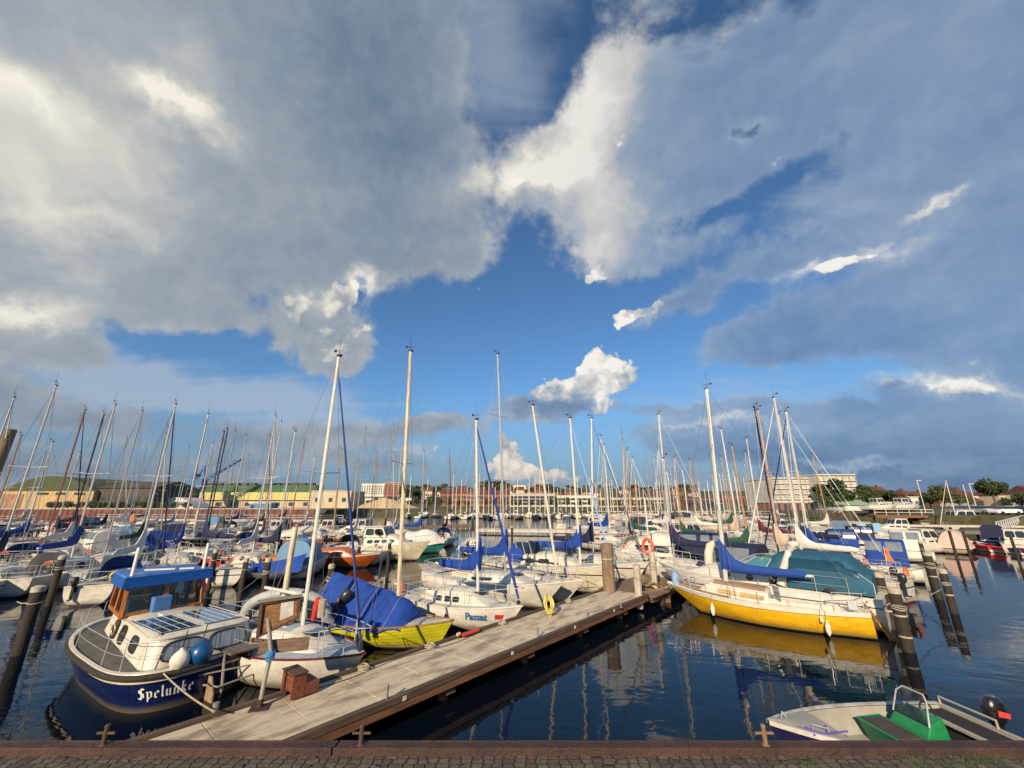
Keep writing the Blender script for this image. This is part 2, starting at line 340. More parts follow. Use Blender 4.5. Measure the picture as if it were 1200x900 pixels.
# ================================================================== mesh accumulator
def V3(*a): return Vector(a)
class MB:
    def __init__(s): s.v = []; s.f = []; s.m = []; s.mi = 0
    def add(s, vs, fs):
        o = len(s.v); s.v += [tuple(v) for v in vs]
        for f in fs: s.f.append([i + o for i in f]); s.m.append(s.mi)
    def poly(s, pts): s.add(pts, [list(range(len(pts)))])
    def loft(s, rings, closed=True, caps=True, loop=False):
        n = len(rings[0]); fs = []; vs = [p for r in rings for p in r]; k = len(rings)
        for i in range(k if loop else k - 1):
            a = i * n; b = ((i + 1) % k) * n
            for j in range(n if closed else n - 1):
                j2 = (j + 1) % n
                fs.append([a + j, a + j2, b + j2, b + j])
        if caps and closed and not loop:
            fs.append(list(range(n))[::-1]); fs.append([(k - 1) * n + j for j in range(n)])
        s.add(vs, fs); return s
    def box(s, c, d, rz=0.0, top=1.0, lean=(0, 0)):
        x, y, z = d[0] / 2, d[1] / 2, d[2] / 2; cr, sr = math.cos(rz), math.sin(rz); pts = []
        for zz, k, l in ((-z, 1, 0), (z, top, 1)):
            for sx, sy in ((-1, -1), (1, -1), (1, 1), (-1, 1)):
                px, py = sx * x * k + lean[0] * l, sy * y * k + lean[1] * l
                pts.append((c[0] + px * cr - py * sr, c[1] + px * sr + py * cr, c[2] + zz))
        s.add(pts, [[3, 2, 1, 0], [4, 5, 6, 7], [0, 1, 5, 4], [1, 2, 6, 5], [2, 3, 7, 6], [3, 0, 4, 7]]); return s
    def beam(s, a, b, w, h, up=(0, 0, 1)):
        a = Vector(a); b = Vector(b); d = (b - a).normalized(); u = Vector(up)
        sd_ = d.cross(u)
        if sd_.length < 1e-4: sd_ = d.cross(Vector((1, 0, 0)))
        sd_.normalize(); u = sd_.cross(d)
        r = []
        for p in (a, b): r.append([p + sd_ * w / 2 * i + u * h / 2 * j for i, j in ((-1, -1), (1, -1), (1, 1), (-1, 1))])
        return s.loft(r)
    def tube(s, pts, r, n=8, closed=False, flat=1.0):
        pts = [Vector(p) for p in pts]; k = len(pts)
        rr = r if isinstance(r, (list, tuple)) else [r] * k
        rings = []; ref = None
        for i in range(k):
            if closed: t = pts[(i + 1) % k] - pts[i - 1]
            else: t = pts[min(i + 1, k - 1)] - pts[max(i - 1, 0)]
            if t.length < 1e-9: t = Vector((0, 0, 1))
            t.normalize()
            if ref is None: ref = Vector((0, 0, 1)) if abs(t.z) < .9 else Vector((1, 0, 0))
            a = ref - t * ref.dot(t)
            if a.length < 1e-4: a = t.orthogonal()
            a.normalize(); ref = a; b = t.cross(a)
            rings.append([pts[i] + (a * math.cos(2 * math.pi * j / n) * flat + b * math.sin(2 * math.pi * j / n)) * rr[i] for j in range(n)])
        return s.loft(rings, loop=closed)
    def ell(s, c, r, nu=12, nv=8, rot=None):
        c = Vector(c); rings = []
        if not isinstance(r, (tuple, list)): r = (r, r, r)
        for i in range(nv + 1):
            a = math.pi * i / nv; q = max(math.sin(a), .02); ring = []
            for j in range(nu):
                p = Vector((r[0] * q * math.cos(2 * math.pi * j / nu), r[1] * q * math.sin(2 * math.pi * j / nu), -r[2] * math.cos(a)))
                if rot: p = rot @ p
                ring.append(c + p)
            rings.append(ring)
        return s.loft(rings)
    def lathe(s, c, prof, n=14):
        return s.loft([[(c[0] + r * math.cos(2 * math.pi * j / n), c[1] + r * math.sin(2 * math.pi * j / n), c[2] + z) for j in range(n)] for r, z in prof])
    def slab(s, pts, dz):
        "closed prism from a flat outline and a thickness vector"
        d = Vector(dz); a = [Vector(p) for p in pts]; return s.loft([a, [p + d for p in a]])
    def build(s, name, mats, parent=None, smooth=False, bevel=0.0, loc=None, angle=38):
        me = bpy.data.meshes.new(name); me.from_pydata(s.v, [], s.f)
        if not isinstance(mats, (list, tuple)): mats = [mats]
        for m in mats: me.materials.append(m)
        if len(mats) > 1: me.polygons.foreach_set('material_index', s.m)
        bm = bmesh.new(); bm.from_mesh(me); bmesh.ops.recalc_face_normals(bm, faces=bm.faces)
        if smooth:
            for f in bm.faces: f.smooth = True
            for e in bm.edges:
                if len(e.link_faces) == 2 and e.calc_face_angle(0) > R(angle): e.smooth = False
        bm.to_mesh(me); bm.free()
        o = bpy.data.objects.new(name, me); C.objects.link(o)
        if parent: o.parent = parent
        if loc is not None: o.location = loc
        if bevel:
            b = o.modifiers.new('edge', 'BEVEL'); b.width = bevel; b.segments = 2; b.limit_method = 'ANGLE'; b.harden_normals = False
        return o
def tag(o, label, cat, group=None):
    o['label'] = label; o['category'] = cat
    if group: o['group'] = group
    return o
def thing(name, label, cat, loc=(0, 0, 0), rz=0.0, group=None):
    if len(label.replace('-', ' ').split()) > 16: print('LONG', label)
    o = bpy.data.objects.new(name, None); C.objects.link(o); o.location = loc; o.rotation_euler = (0, 0, rz)
    o.empty_display_size = .1
    return tag(o, label, cat, group)
def struct(o): o['kind'] = 'structure'; return o
def dup(root, loc=None, rz=None, label=None, group=None, sc=None):
    def cp(o, par):
        c = o.copy(); C.objects.link(c); c.parent = par
        for ch in o.children: cp(ch, c)
        return c
    r = cp(root, None)
    if loc is not None: r.location = loc
    if rz is not None: r.rotation_euler = (0, 0, rz)
    if sc is not None: r.scale = sc if isinstance(sc, (tuple, list)) else (sc,) * 3
    if label: r['label'] = label
    if group: r['group'] = group
    return r
def sm(x, a=0.0, b=1.0):
    t = min(1, max(0, (x - a) / (b - a))); return t * t * (3 - 2 * t)
def lerp(a, b, t): return a + (b - a) * t
def sag(a, b, d, n=10):
    a = Vector(a); b = Vector(b)
    return [a.lerp(b, i / n) - Vector((0, 0, d * 4 * (i / n) * (1 - i / n))) for i in range(n + 1)]

# ================================================================== boats: hulls, cabins, rigs
class Hull:
    def __init__(s, L=7, B=2.4, fb=(1.0, .72, .75), tw=.75, tm=.45, full=2.2, rake=.9, srake=0.0, draft=.35, vp=2.6, entry=1.4):
        s.L, s.B, s.fb, s.tw, s.tm, s.full, s.rake, s.srake, s.draft, s.vp, s.entry = L, B, fb, tw, tm, full, rake, srake, draft, vp, entry
    def zs(s, t):
        f0, fm, fs = s.fb
        return fm + (f0 - fm) * ((t - .4) / .6) ** 2 if t > .4 else fm + (fs - fm) * ((.4 - t) / .4) ** 2
    def b(s, t):
        if t < s.tm: return s.B / 2 * (s.tw + (1 - s.tw) * math.sin(math.pi / 2 * t / s.tm))
        return max(.015, s.B / 2 * (1 - ((t - s.tm) / (1 - s.tm)) ** s.full))
    def P(s, t, v):
        "v: 0 at the sheer, 1 at the keel"
        zs = s.zs(t); zk = -s.draft * (1 - sm(t, .72, 1.0) * .5) * (1 - .5 * sm(1 - t, .7, 1))
        z = lerp(zs, zk, v)
        k = sm(t, .35, 1.0); p = lerp(s.vp, s.entry, k)
        g = max(0, 1 - v ** p) ** lerp(.62, 1.0, k)
        x = -s.L / 2 + t * s.L - s.rake * (t ** 5) * (zs - z) / zs * (1.0) + s.srake * ((1 - t) ** 6) * (zs - z) / zs
        return Vector((x, s.b(t) * g, z))
    def tx(s, x): return min(1, max(0, (x + s.L / 2) / s.L))
    def edge(s, t, side=1, inset=0.0, dz=0.0):
        p = s.P(t, 0); return Vector((p.x, side * max(0, p.y - inset), p.z + dz))
    def shell(s, mb, nt=26, nv=9, ts=None):
        rings = []
        for i in range(nt + 1):
            t = i / nt; t = t if t < .8 else .8 + (t - .8)
            port = [s.P(t, j / nv) for j in range(nv + 1)]
            rings.append([Vector((p.x, -p.y, p.z)) for p in port] + port[::-1][1:])
        mb.loft(rings, closed=False)
        r = rings[0]; mb.poly(r)
        return mb
    def deck(s, mb, hole=None, nt=26, inset=.03, dz=-.015, camber=.04):
        cols = None
        for i in range(nt):
            t0, t1 = i / nt, (i + 1) / nt
            def row(t):
                e = s.edge(t, 1, inset, dz); w = e.y
                ys = [-w, -w * .5, 0, w * .5, w]
                if hole: h = min(hole[2], w * .85); ys = [-w, -h, 0, h, w]
                return [Vector((e.x, y, e.z + camber * s.B * (1 - (y / max(w, .01)) ** 2))) for y in ys]
            a, b = row(t0), row(t1)
            for j in range(4):
                if hole and j in (1, 2) and a[j].x >= hole[0] - 1e-3 and b[j].x <= hole[1] + 1e-3: continue
                mb.poly([a[j], a[j + 1], b[j + 1], b[j]])
        return mb
def hull_parts(root, h, hm, deckm, hole=None, toe=M_gel, toe_r=.028, nt=26, name='hull'):
    h.shell(MB(), nt)
    o = h.shell(MB(), nt).build(name, hm, root, smooth=True, angle=50)
    if hole:   # snap the hole to the deck grid
        f = lambda x: -h.L / 2 + round(h.tx(x) * nt) / nt * h.L
        hole = (f(hole[0]), f(hole[1]), hole[2], hole[3])
    d = h.deck(MB(), hole, nt)
    d.build('deck', deckm, root, smooth=True)
    if hole:
        x0, x1, w, dep = hole; z = h.fb[1]; m = MB()
        zt = z + .05
        m.loft([[(x0, -w, zt), (x1, -w, zt), (x1, w, zt), (x0, w, zt)], [(x0, -w, z - dep), (x1, -w, z - dep), (x1, w, z - dep), (x0, w, z - dep)]], caps=False)
        m.poly([(x0, -w, z - dep), (x1, -w, z - dep), (x1, w, z - dep), (x0, w, z - dep)])
        for sy in (-1, 1):
            m.box(((x0 + x1) / 2, sy * (w - .16), z - dep + .17), (x1 - x0 - .04, .3, .34))
        m.build('cockpit', M_gel, root)
    m = MB()
    for sd_ in (-1, 1): m.tube([h.edge(i / nt, sd_, 0, .012) for i in range(nt + 1)], toe_r, 6)
    m.tube([h.edge(0, -1, 0, .012), h.edge(0, 1, 0, .012)], toe_r, 6)
    m.build('toe_rail', toe, root, smooth=True)
    return o
class Cabin:
    def __init__(s, x0, x1, w0, w1, z0, h, front=.45, aft=.06, z1=None, tum=.86, zl=.72):
        s.x0, s.x1, s.w0, s.w1, s.z0, s.h, s.front, s.aft, s.tum, s.zl = x0, x1, w0, w1, z0, h, front, aft, tum, zl
        s.z1 = z0 if z1 is None else z1
    def wh(s, k):
        hh = s.h * (1 - sm(k, 1 - s.front, 1.0) * .97) * (1 - .12 * sm(s.aft - k, 0, s.aft))
        w = lerp(s.w0, s.w1, k ** 1.6); return w, max(.015, hh), lerp(s.z0, s.z1, k)
    def ring(s, k):
        w, hh, z = s.wh(k); x = lerp(s.x0, s.x1, k)
        pr = [(1, 0), (lerp(1, s.tum, .5), s.zl * .5), (s.tum, s.zl), (s.tum * .92, lerp(s.zl, 1, .6)), (s.tum * .75, .96), (s.tum * .4, 1.06), (0, 1.10)]
        a = [Vector((x, w * p, z + hh * q)) for p, q in pr]
        return [Vector((p.x, -p.y, p.z)) for p in a] + a[::-1][1:]
    def body(s, mb, n=18):
        rings = [s.ring(i / n) for i in range(n + 1)]
        mb.loft(rings, closed=False); mb.poly(rings[0]); mb.poly(rings[-1]); return mb
    def side(s, k, v, sd_=1, off=0.0):
        w, hh, z = s.wh(k)
        return Vector((lerp(s.x0, s.x1, k), sd_ * (w * lerp(1, s.tum, v) + off), z + hh * s.zl * v + off * .25))
    def window(s, mb, k0, k1, v0, v1, sd_=1, off=.008, e=4.0, n=20, skew=0.0):
        pts = []
        for i in range(n):
            a = 2 * math.pi * i / n; ca, sa = math.cos(a), math.sin(a)
            u = math.copysign(abs(ca) ** (2 / e), ca); v = math.copysign(abs(sa) ** (2 / e), sa)
            kk = lerp(k0, k1, .5 + u / 2 + 0); vv = lerp(v0, v1, .5 + v / 2)
            kk += skew * (vv - .5)
            pts.append(s.side(kk, vv, sd_, off))
        mb.poly(pts); return pts
def rails(root, h, t0=.05, t1=.86, n=5, ht=.58, r=.011, wires=2, name='guard_rail', inset=.07):
    m = MB()
    for sd_ in (-1, 1):
        ps = [h.edge(lerp(t0, t1, i / (n - 1)), sd_, inset) for i in range(n)]
        for p in ps: m.tube([p, p + V3(0, 0, ht)], r, 5)
        for w in range(wires):
            zz = ht * (1 - w * .48) - .01
            m.tube([p + V3(0, 0, zz) for p in ps], r * .5, 4)
    m.build(name, M_steel, root)
def pulpit(root, h, t0=.84, ht=.6, r=.014):
    m = MB(); nose = h.edge(.995, 1, 0)
    for sd_ in (-1, 1):
        a = h.edge(t0, sd_, .06); b = h.edge(.93, sd_, .04)
        m.tube([a, a + V3(.02, 0, ht)], r, 6); m.tube([b, b + V3(.05, 0, ht)], r, 6)
        m.tube([a + V3(.02, 0, ht), b + V3(.05, 0, ht + .02), Vector((nose.x + .08, sd_ * .10, nose.z + ht))], r, 6)
        m.tube([a + V3(.01, 0, ht * .5), b + V3(.03, 0, ht * .5)], r * .8, 5)
    m.tube([Vector((nose.x + .08, -.10, nose.z + ht)), Vector((nose.x + .12, 0, nose.z + ht)), Vector((nose.x + .08, .10, nose.z + ht))], r, 6)
    m.build('pulpit', M_steel, root, smooth=True)
def pushpit(root, h, t1=.14, ht=.6, r=.014):
    m = MB()
    for zz in (ht, ht * .5):
        m.tube([h.edge(t1, -1, .06, zz), h.edge(.02, -1, .08, zz), h.edge(.0, -1, h.b(0) * .5, zz), h.edge(.0, 1, h.b(0) * .5, zz), h.edge(.02, 1, .08, zz), h.edge(t1, 1, .06, zz)], r, 6)
    for t in (t1, .02):
        for sd_ in (-1, 1): m.tube([h.edge(t, sd_, .07), h.edge(t, sd_, .07, ht)], r, 6)
    m.build('stern_rail', M_steel, root, smooth=True)
def sail_cover(root, mx, z, ln, mat_, hh=.24, rise=.95, w=.12, sagz=.05, name='sail_cover', tilt=0.0, seed=1):
    m = MB(); rings = []; n = 20; rnd = random.Random(seed)
    for i in range(n + 1):
        d = ln * i / n; x = mx + .10 - d
        zt = z + tilt * d + hh * (1 - .35 * i / n) + rise * math.exp(-(max(0, d - .10) / .34) ** 1.3) + rnd.uniform(-.012, .012)
        zb = z + tilt * d - .10 - sagz * math.sin(math.pi * i / n)
        ww = w * (1 - .3 * i / n) * (1.0 if d > .3 else .85) + rnd.uniform(-.01, .01)
        if i == n: ww *= .5; zt = (zt + zb) / 2 + .05; zb = zt - .08
        c = (zt + zb) / 2; hz = (zt - zb) / 2
        rings.append([(x, ww * math.cos(a) * (1 if math.sin(a) < .2 else .7), c + hz * math.sin(a)) for a in [2 * math.pi * j / 12 for j in range(12)]])
    m.loft(rings); return m.build(name, mat_, root, smooth=True, angle=70)
def rig(root, h, mx, mz, top, mm, lean=(0, 0), cover=None, boom=2.6, furl=None, lod=1, spreaders=1, frac=1.0, r=.065, wire=.006, cover_rise=.95, boom_z=.75, windex=True, furl_top=.97, bm=None):
    base = V3(mx, 0, mz); tip = V3(mx + lean[0], lean[1], top)
    H = lambda k: base.lerp(tip, k)
    mast = MB().tube([H(i / 6) for i in range(7)], [r * (1 - .35 * max(0, i / 6 - .55)) for i in range(7)], 8, flat=1.25).build('mast', mm, root, smooth=True)
    sp = [.52] if spreaders == 1 else [.38, .68]
    st = MB(); wi = MB(); wd = h.B / 2
    for k in sp:
        for sd_ in (-1, 1): st.tube([H(k), H(k) + V3(-.12, sd_ * wd * .62 * (1.1 - k * .3), .06)], .018, 5)
    st.build('spreader', mm, mast)
    tm_ = h.tx(mx)
    for sd_ in (-1, 1):
        e = h.edge(max(.05, tm_ - .03), sd_, .05)
        wi.tube([e] + [H(k) + V3(-.12, sd_ * wd * .62 * (1.1 - k * .3), .06) for k in sp] + [H(frac * .985)], wire, 4)
        wi.tube([h.edge(max(.05, tm_ - .07), sd_, .06), H(sp[0])], wire, 4)
    bow = h.edge(.975, 1, h.b(.975)); bow.y = 0
    wi.tube([bow, H(frac * .98)], wire, 4)
    wi.tube([V3(-h.L / 2 + .05, 0, h.zs(0)), H(1.0)], wire, 4)
    if lod < 2: wi.tube([H(.06) + V3(-.12, .05, 0), H(.97) + V3(-.07, .04, 0)], wire * .9, 4); wi.tube([H(.06) + V3(.12, .05, 0), H(.9) + V3(.09, -.03, 0)], wire * .9, 4)
    wi.build('rigging', M_wire, root)
    if windex and lod < 2:
        w = MB(); w.tube([tip, tip + V3(0, .0, .28)], .008, 4); w.tube([tip + V3(-.22, 0, .2), tip + V3(.22, 0, .2)], .008, 4); w.box(tip + V3(-.2, 0, .24), (.12, .01, .09)); w.box(tip + V3(.03, 0, .03), (.18, .08, .07))
        w.tube([tip + V3(-.06, .05, 0), tip + V3(-.06, .05, .85)], .005, 4)
        w.build('masthead_vane', M_blackmast, mast)
    if furl:
        fm, fr = furl; a = bow + V3(0, 0, .25); b = H(frac * furl_top)
        pts = [a.lerp(b, i / 10) for i in range(11)]
        MB().tube(pts, [fr * .6] + [fr * (1 - .55 * i / 10) for i in range(1, 10)] + [fr * .25], 8).build('furled_headsail', fm, root, smooth=True)
        MB().lathe(bow + V3(0, 0, .05), [(.02, 0), (.07, .02), (.07, .12), (.02, .16)], 10).build('furling_drum', M_blackmast, root)
    bz = mz + boom_z
    MB().tube([V3(mx, 0, bz), V3(mx - boom, 0, bz + .05)], .045, 8).build('boom', bm or mm, root, smooth=True)
    if cover: sail_cover(root, mx, bz + .06, boom * .97, cover, rise=cover_rise, seed=int(mx * 50 + top * 7))
    return mast
def fender(root, p, m, r=.11, l=.5, name='fender'):
    p = Vector(p); b = MB()
    b.lathe(p, [(.02, l / 2 + .05), (.03, l / 2 + .02), (r * .6, l / 2 - .04), (r, l / 2 - .12), (r, -l / 2 + .12), (r * .6, -l / 2 + .04), (.03, -l / 2 - .01)], 12)
    o = b.build(name, m, root, smooth=True)
    MB().tube([p + V3(0, 0, l / 2), p + V3(0, 0, l / 2 + .35)], .008, 5).build('rope', M_rope, o)
    return o
def arch_canopy(root, x0, x1, w, z0, h, m, name='canopy', front=.35, back=.05, e=2.6, w1=None, wins=None, winm=M_vinyl, hb=1.0):
    "fabric hood: half-superellipse hoops between x0 (aft) and x1 (front)"
    mb = MB(); n = 12; K = 14; w1 = w1 or w
    def hoop(k, off=0):
        hh = h * (1 - sm(k, 1 - front, 1) * .92) * lerp(hb, 1, sm(k, 0, .3)) + off; ww = lerp(w, w1, k) + off; x = lerp(x0, x1, k)
        out = []
        for j in range(K + 1):
            a = math.pi * j / K; ca, sa = math.cos(a), math.sin(a)
            out.append(Vector((x, ww * math.copysign(abs(ca) ** (2 / e), ca), z0 + hh * abs(sa) ** (2 / e))))
        return out
    rings = [hoop(i / n) for i in range(n + 1)]
    mb.loft(rings, closed=False)
    if back > 0: mb.poly(rings[0])
    o = mb.build(name, m, root, smooth=True, angle=60)
    for (k0, k1, j0, j1) in (wins or []):
        for flip in (0, 1):
            wm = MB(); g = []
            for i in range(5):
                hp = hoop(lerp(k0, k1, i / 4), .028); a, b = j0 * K, j1 * K
                row = []
                for q in range(4):
                    f = lerp(a, b, q / 3); 
                    if flip: f = K - f
                    i0 = min(K - 1, int(f)); row.append(hp[i0].lerp(hp[i0 + 1], f - i0))
                g.append(row)
            wm.loft(g, closed=False); wm.build('window', winm, o, smooth=True)
    return o
def pane(wall, u0, u1, v0, v1, off=.01, e=5.0, n=20):
    a, b, c, d = [Vector(p) for p in wall]; nrm = (b - a).cross(d - a).normalized(); pts = []
    for i in range(n):
        q = 2 * math.pi * i / n; ca, sa = math.cos(q), math.sin(q)
        u = lerp(u0, u1, .5 + .5 * math.copysign(abs(ca) ** (2 / e), ca)); v = lerp(v0, v1, .5 + .5 * math.copysign(abs(sa) ** (2 / e), sa))
        pts.append(a.lerp(b, u).lerp(d.lerp(c, u), v) + nrm * off)
    return pts
def window_on(root, wall, u0, u1, v0, v1, gm=M_glass, fm=None, off=.012, e=5.0, fw=.02, name='window'):
    pts = pane(wall, u0, u1, v0, v1, off, e); m = MB(); m.poly(pts); o = m.build(name, gm, root)
    if fm: MB().tube(pts, fw, 5, closed=True).build('frame', fm, o, smooth=True)
    return o
def outboard(root, x, y, z, m=M_blackmast, sc=1.0, rz=0.0, tilt=0.0, accent=None):
    Rm = Matrix.Rotation(rz, 3, 'Z') @ Matrix.Rotation(tilt, 3, 'Y'); T = lambda p: Vector((x, y, z)) + Rm @ (Vector(p) * sc)
    b = MB()
    prof = [(-.02, .10, .07), (.05, .17, .12), (.20, .20, .14), (.36, .19, .13), (.44, .10, .08)]
    rings = []
    for zz, rx, ry in prof: rings.append([T((-.12 + rx * math.cos(a) - .04 * zz, ry * math.sin(a), zz)) for a in [2 * math.pi * j / 12 for j in range(12)]])
    b.loft(rings); o = b.build('outboard_cowl', m, root, smooth=True, angle=50)
    c = MB(); c.beam(T((-.12, 0, 0)), T((-.12, 0, -.62)), .09 * sc, .14 * sc, up=Rm @ Vector((1, 0, 0))); c.beam(T((-.1, 0, -.62)), T((-.34, 0, -.62)), .08 * sc, .06 * sc); c.beam(T((-.0, 0, -.05)), T((-.0, 0, -.3)), .2 * sc, .06 * sc, up=Rm @ Vector((1, 0, 0)))
    c.build('outboard_leg', m, root)
    if accent:
        for sy in (-1, 1): MB().slab([T((-.24, sy * .138, .12)), T((-.02, sy * .138, .16)), T((-.04, sy * .138, .26)), T((-.26, sy * .138, .2))], Rm @ Vector((0, sy * .012, 0))).build('decal', accent, o)
    return o

def sailboat(label, loc, ang, L=7.2, B=2.4, hullcol=WHITE, boot=(.02, .03, .10), stripe=None, s0=0, s1=0, fb=None, cabm=M_gel, deckm=M_deck, mx=.6, top=9.5, mm=M_alu, cover=None, furl=None,
             lod=1, winm=M_glass, lean=(0, 0), hood=None, ob=False, tw=.72, rake=.9, full=2.1, spreaders=1, boom=None, fend=None, toe=M_gel, cabh=.42, wins=2, group=None, name='sailboat', srake=0.0, furl_top=.97, frac=1.0, wire=.006, cover_rise=.95, bm=None, hole=True, mr=.05):
    root = thing(name, label, 'sailboat', (loc[0], loc[1], 0), ang, group)
    fb = fb or (1.02 * L / 7.2, .74 * L / 7.2, .80 * L / 7.2)
    h = Hull(L, B, fb, tw=tw, rake=rake, full=full, srake=srake); root_h = h
    x0 = -L * .10; x1 = L * .34
    hm = hull_mat(hullcol, boot, stripe, s0=s0, s1=s1)
    hull_parts(root, h, hm, deckm, (-L * .40, x0, B * .26, .42) if lod < 2 and hole else None, toe, nt=26 if lod == 0 else 16)
    zc = h.fb[1]
    cab = Cabin(x0, x1, B * .33, B * .17, zc - .02, cabh, front=.5, z1=h.zs(h.tx(x1)) - .02)
    cb = cab.body(MB(), 18 if lod == 0 else 10).build('cabin', cabm, root, smooth=True, angle=42)
    for sd_ in (-1, 1):
        if lod == 2: MB_ = MB(); cab.window(MB_, .08, .5, .3, .8, sd_, n=8); MB_.build('window', winm, cb)
        else:
            for q in range(wins):
                w = .44 / wins; a = .07 + q * w
                m = MB(); pts = cab.window(m, a, a + w * .8, .28, .82, sd_); o = m.build('window', winm, cb)
                if lod == 0: MB().tube(pts, .010, 5, closed=True).build('frame', M_steel, o)
    if lod < 2:
        m = MB(); m.box((lerp(x0, x1, .30), 0, cab.z0 + cabh * 1.09), (.55, .6, .06)); m.build('hatch', M_gel, root, bevel=.015)
        m = MB(); m.box((lerp(x0, x1, .66), 0, cab.ring(.66)[6].z + .005), (.5, .5, .05)); m.build('hatch', M_glass, root, bevel=.015)
        rails(root, h, n=6 if lod == 0 else 4, r=.011 if lod == 0 else .013); pulpit(root, h); pushpit(root, h)
    k = min(1, max(0, ((mx - .5) * L - x0) / (x1 - x0))); mxx = (mx - .5) * L
    mz = cab.ring(k)[6].z
    rig(root, h, mxx, mz - .02, top, mm, lean, cover, boom or L * .38, furl, lod, spreaders, frac=frac, furl_top=furl_top, wire=wire, cover_rise=cover_rise, bm=bm, r=mr)
    if hood: arch_canopy(root, x0 - L * .10, x0 + L * .06, B * .31, zc + .1, 1.0, CANV[hood], name='sprayhood', front=.6, back=0)
    if ob: outboard(root, -L / 2 - .02, -B * .15, fb[2] + .05, sc=1.0)
    if lod < 2:
        m = MB(); m.tube([(-L * .46, .0, zc + .3), (-L * .3, .1, zc + .5)], .02, 5); m.build('tiller', M_teak, root)
    if lod == 1:
        rr_ = random.Random(int(L * 977 + top * 131 + (mx + loc[0]) * 37))
        for q in range(rr_.randint(1, 4)):
            p = h.edge(rr_.uniform(.2, .8), rr_.choice([-1, 1]), -.10); fender(root, (p.x, p.y, p.z - .42), rr_.choice([M_fwhite, M_fnavy, M_fblue, M_fwhite]), .09, .45)
        if rr_.random() < .6:
            e = h.edge(.02, rr_.choice([-1, 1]), .1, .35); MB().tube([e + V3(0, .20 * math.cos(a), .22 * math.sin(a)) for a in [math.pi * (1.25 - 1.5 * j / 12) for j in range(13)]], .05, 6).build('horseshoe_buoy', rr_.choice([M_red, M_orange, M_yrope, M_fwhite]), root, smooth=True)
        if rr_.random() < .35: outboard(root, -L / 2 - .02, B * .2, fb[2] + .05, sc=.9)
        for q in range(rr_.randint(1, 3)):
            MB().ell((rr_.uniform(-L * .38, L * .25), rr_.uniform(-.4, .4) * B * .5, fb[1] + rr_.uniform(.15, .5)), (rr_.uniform(.12, .35), rr_.uniform(.1, .2), rr_.uniform(.08, .18)), 8, 5).build('deck_bag', rr_.choice([M_navy, M_rope, M_blackcanvas, M_red, M_beigecanvas]), root, smooth=True)
    if lod == 0 or fend:
        for i, (t, sd_, fm_) in enumerate(fend or []):
            p = h.edge(t, sd_, -.10); fender(root, (p.x, p.y, p.z - .45), fm_)
    return root, h, cab

def motorboat(label, loc, ang, L=7, B=2.6, hullcol=WHITE, boot=(.02, .03, .1), fb=(1.15, .85, .8), cabx=(-.18, .30), cabh=.55, wheel=True, canopy=None, lod=1, winm=M_glass, stripe=None, s0=0, s1=0, group=None, name='motorboat', cabm=M_gel, fly=False, ob=False, tw=.88, bim=None, wins=3, wh_z=.85, deckm=M_deck):
    root = thing(name, label, 'motorboat', (loc[0], loc[1], 0), ang, group)
    h = Hull(L, B, fb, tw=tw, tm=.4, full=2.6, rake=1.1, vp=3.2)
    hm = hull_mat(hullcol, boot, stripe, s0=s0, s1=s1)
    hull_parts(root, h, hm, deckm, (-L * .42, L * cabx[0], B * .36, .35), nt=26 if lod == 0 else 16, toe=M_gel)
    zc = h.fb[1]; x0, x1 = L * cabx[0], L * cabx[1]
    cab = Cabin(x0, x1, B * .38, B * .2, zc - .02, cabh, front=.45, z1=h.zs(h.tx(x1)) - .02, tum=.88)
    cb = cab.body(MB(), 14).build('cabin', cabm, root, smooth=True, angle=42)
    for sd_ in (-1, 1):
        for q in range(wins):
            w = .62 / wins; a = .08 + q * w; m = MB(); pts = cab.window(m, a, a + w * .82, .35, .85, sd_); o = m.build('window', winm, cb)
            if lod == 0: MB().tube(pts, .012, 5, closed=True).build('frame', M_steel, o)
    if wheel:
        zb = zc + cabh * .9; wx0, wx1 = x0 - .1, x0 + (x1 - x0) * .5; w = B * .34; H_ = wh_z
        base = [(wx0, -w, zb), (wx1, -w * .95, zb), (wx1, w * .95, zb), (wx0, w, zb)]
        tp = [(wx0 + .1, -w * .86, zb + H_), (wx1 - .55 * H_, -w * .82, zb + H_), (wx1 - .55 * H_, w * .82, zb + H_), (wx0 + .1, w * .86, zb + H_)]
        m = MB(); m.loft([base, tp]); wh = m.build('wheelhouse', cabm, root, bevel=.03)
        for i in range(4):
            j = (i + 1) % 4; wall = [base[i], base[j], tp[j], tp[i]]
            for q in range(2):
                window_on(wh, wall, .06 + q * .46, .06 + q * .46 + .42, .18, .88, winm, None, off=.014, name='window')
        m = MB(); rp = [Vector(p) for p in tp]; c = sum(rp, V3(0, 0, 0)) / 4
        m.slab([c + (p - c) * 1.12 + V3(0, 0, .01) for p in rp], (0, 0, .07)); m.build('roof', cabm, root, bevel=.025)
        if fly:
            m = MB(); m.loft([[c + (p - c) * .8 + V3(0, 0, .08) for p in rp], [c + (p - c) * .92 + V3(0, 0, .5) for p in rp]], caps=False); m.tube([c + (p - c) * .95 + V3(0, 0, .6) for p in rp], .02, 6, closed=True); m.build('flybridge', cabm, root)
    if canopy:
        arch_canopy(root, -L * .44, x0 + .05, B * .40, zc + .05, 1.45, CANV[canopy], front=.02, back=1, e=5, wins=[(.08, .46, .08, .30), (.54, .94, .08, .30)])
    rails(root, h, t0=.4, t1=.88, n=5, ht=.5, r=.012, wires=1); pulpit(root, h, t0=.86, ht=.5)
    if ob: outboard(root, -L / 2 - .02, 0, fb[2] + .1, sc=1.3)
    return root, h, cab

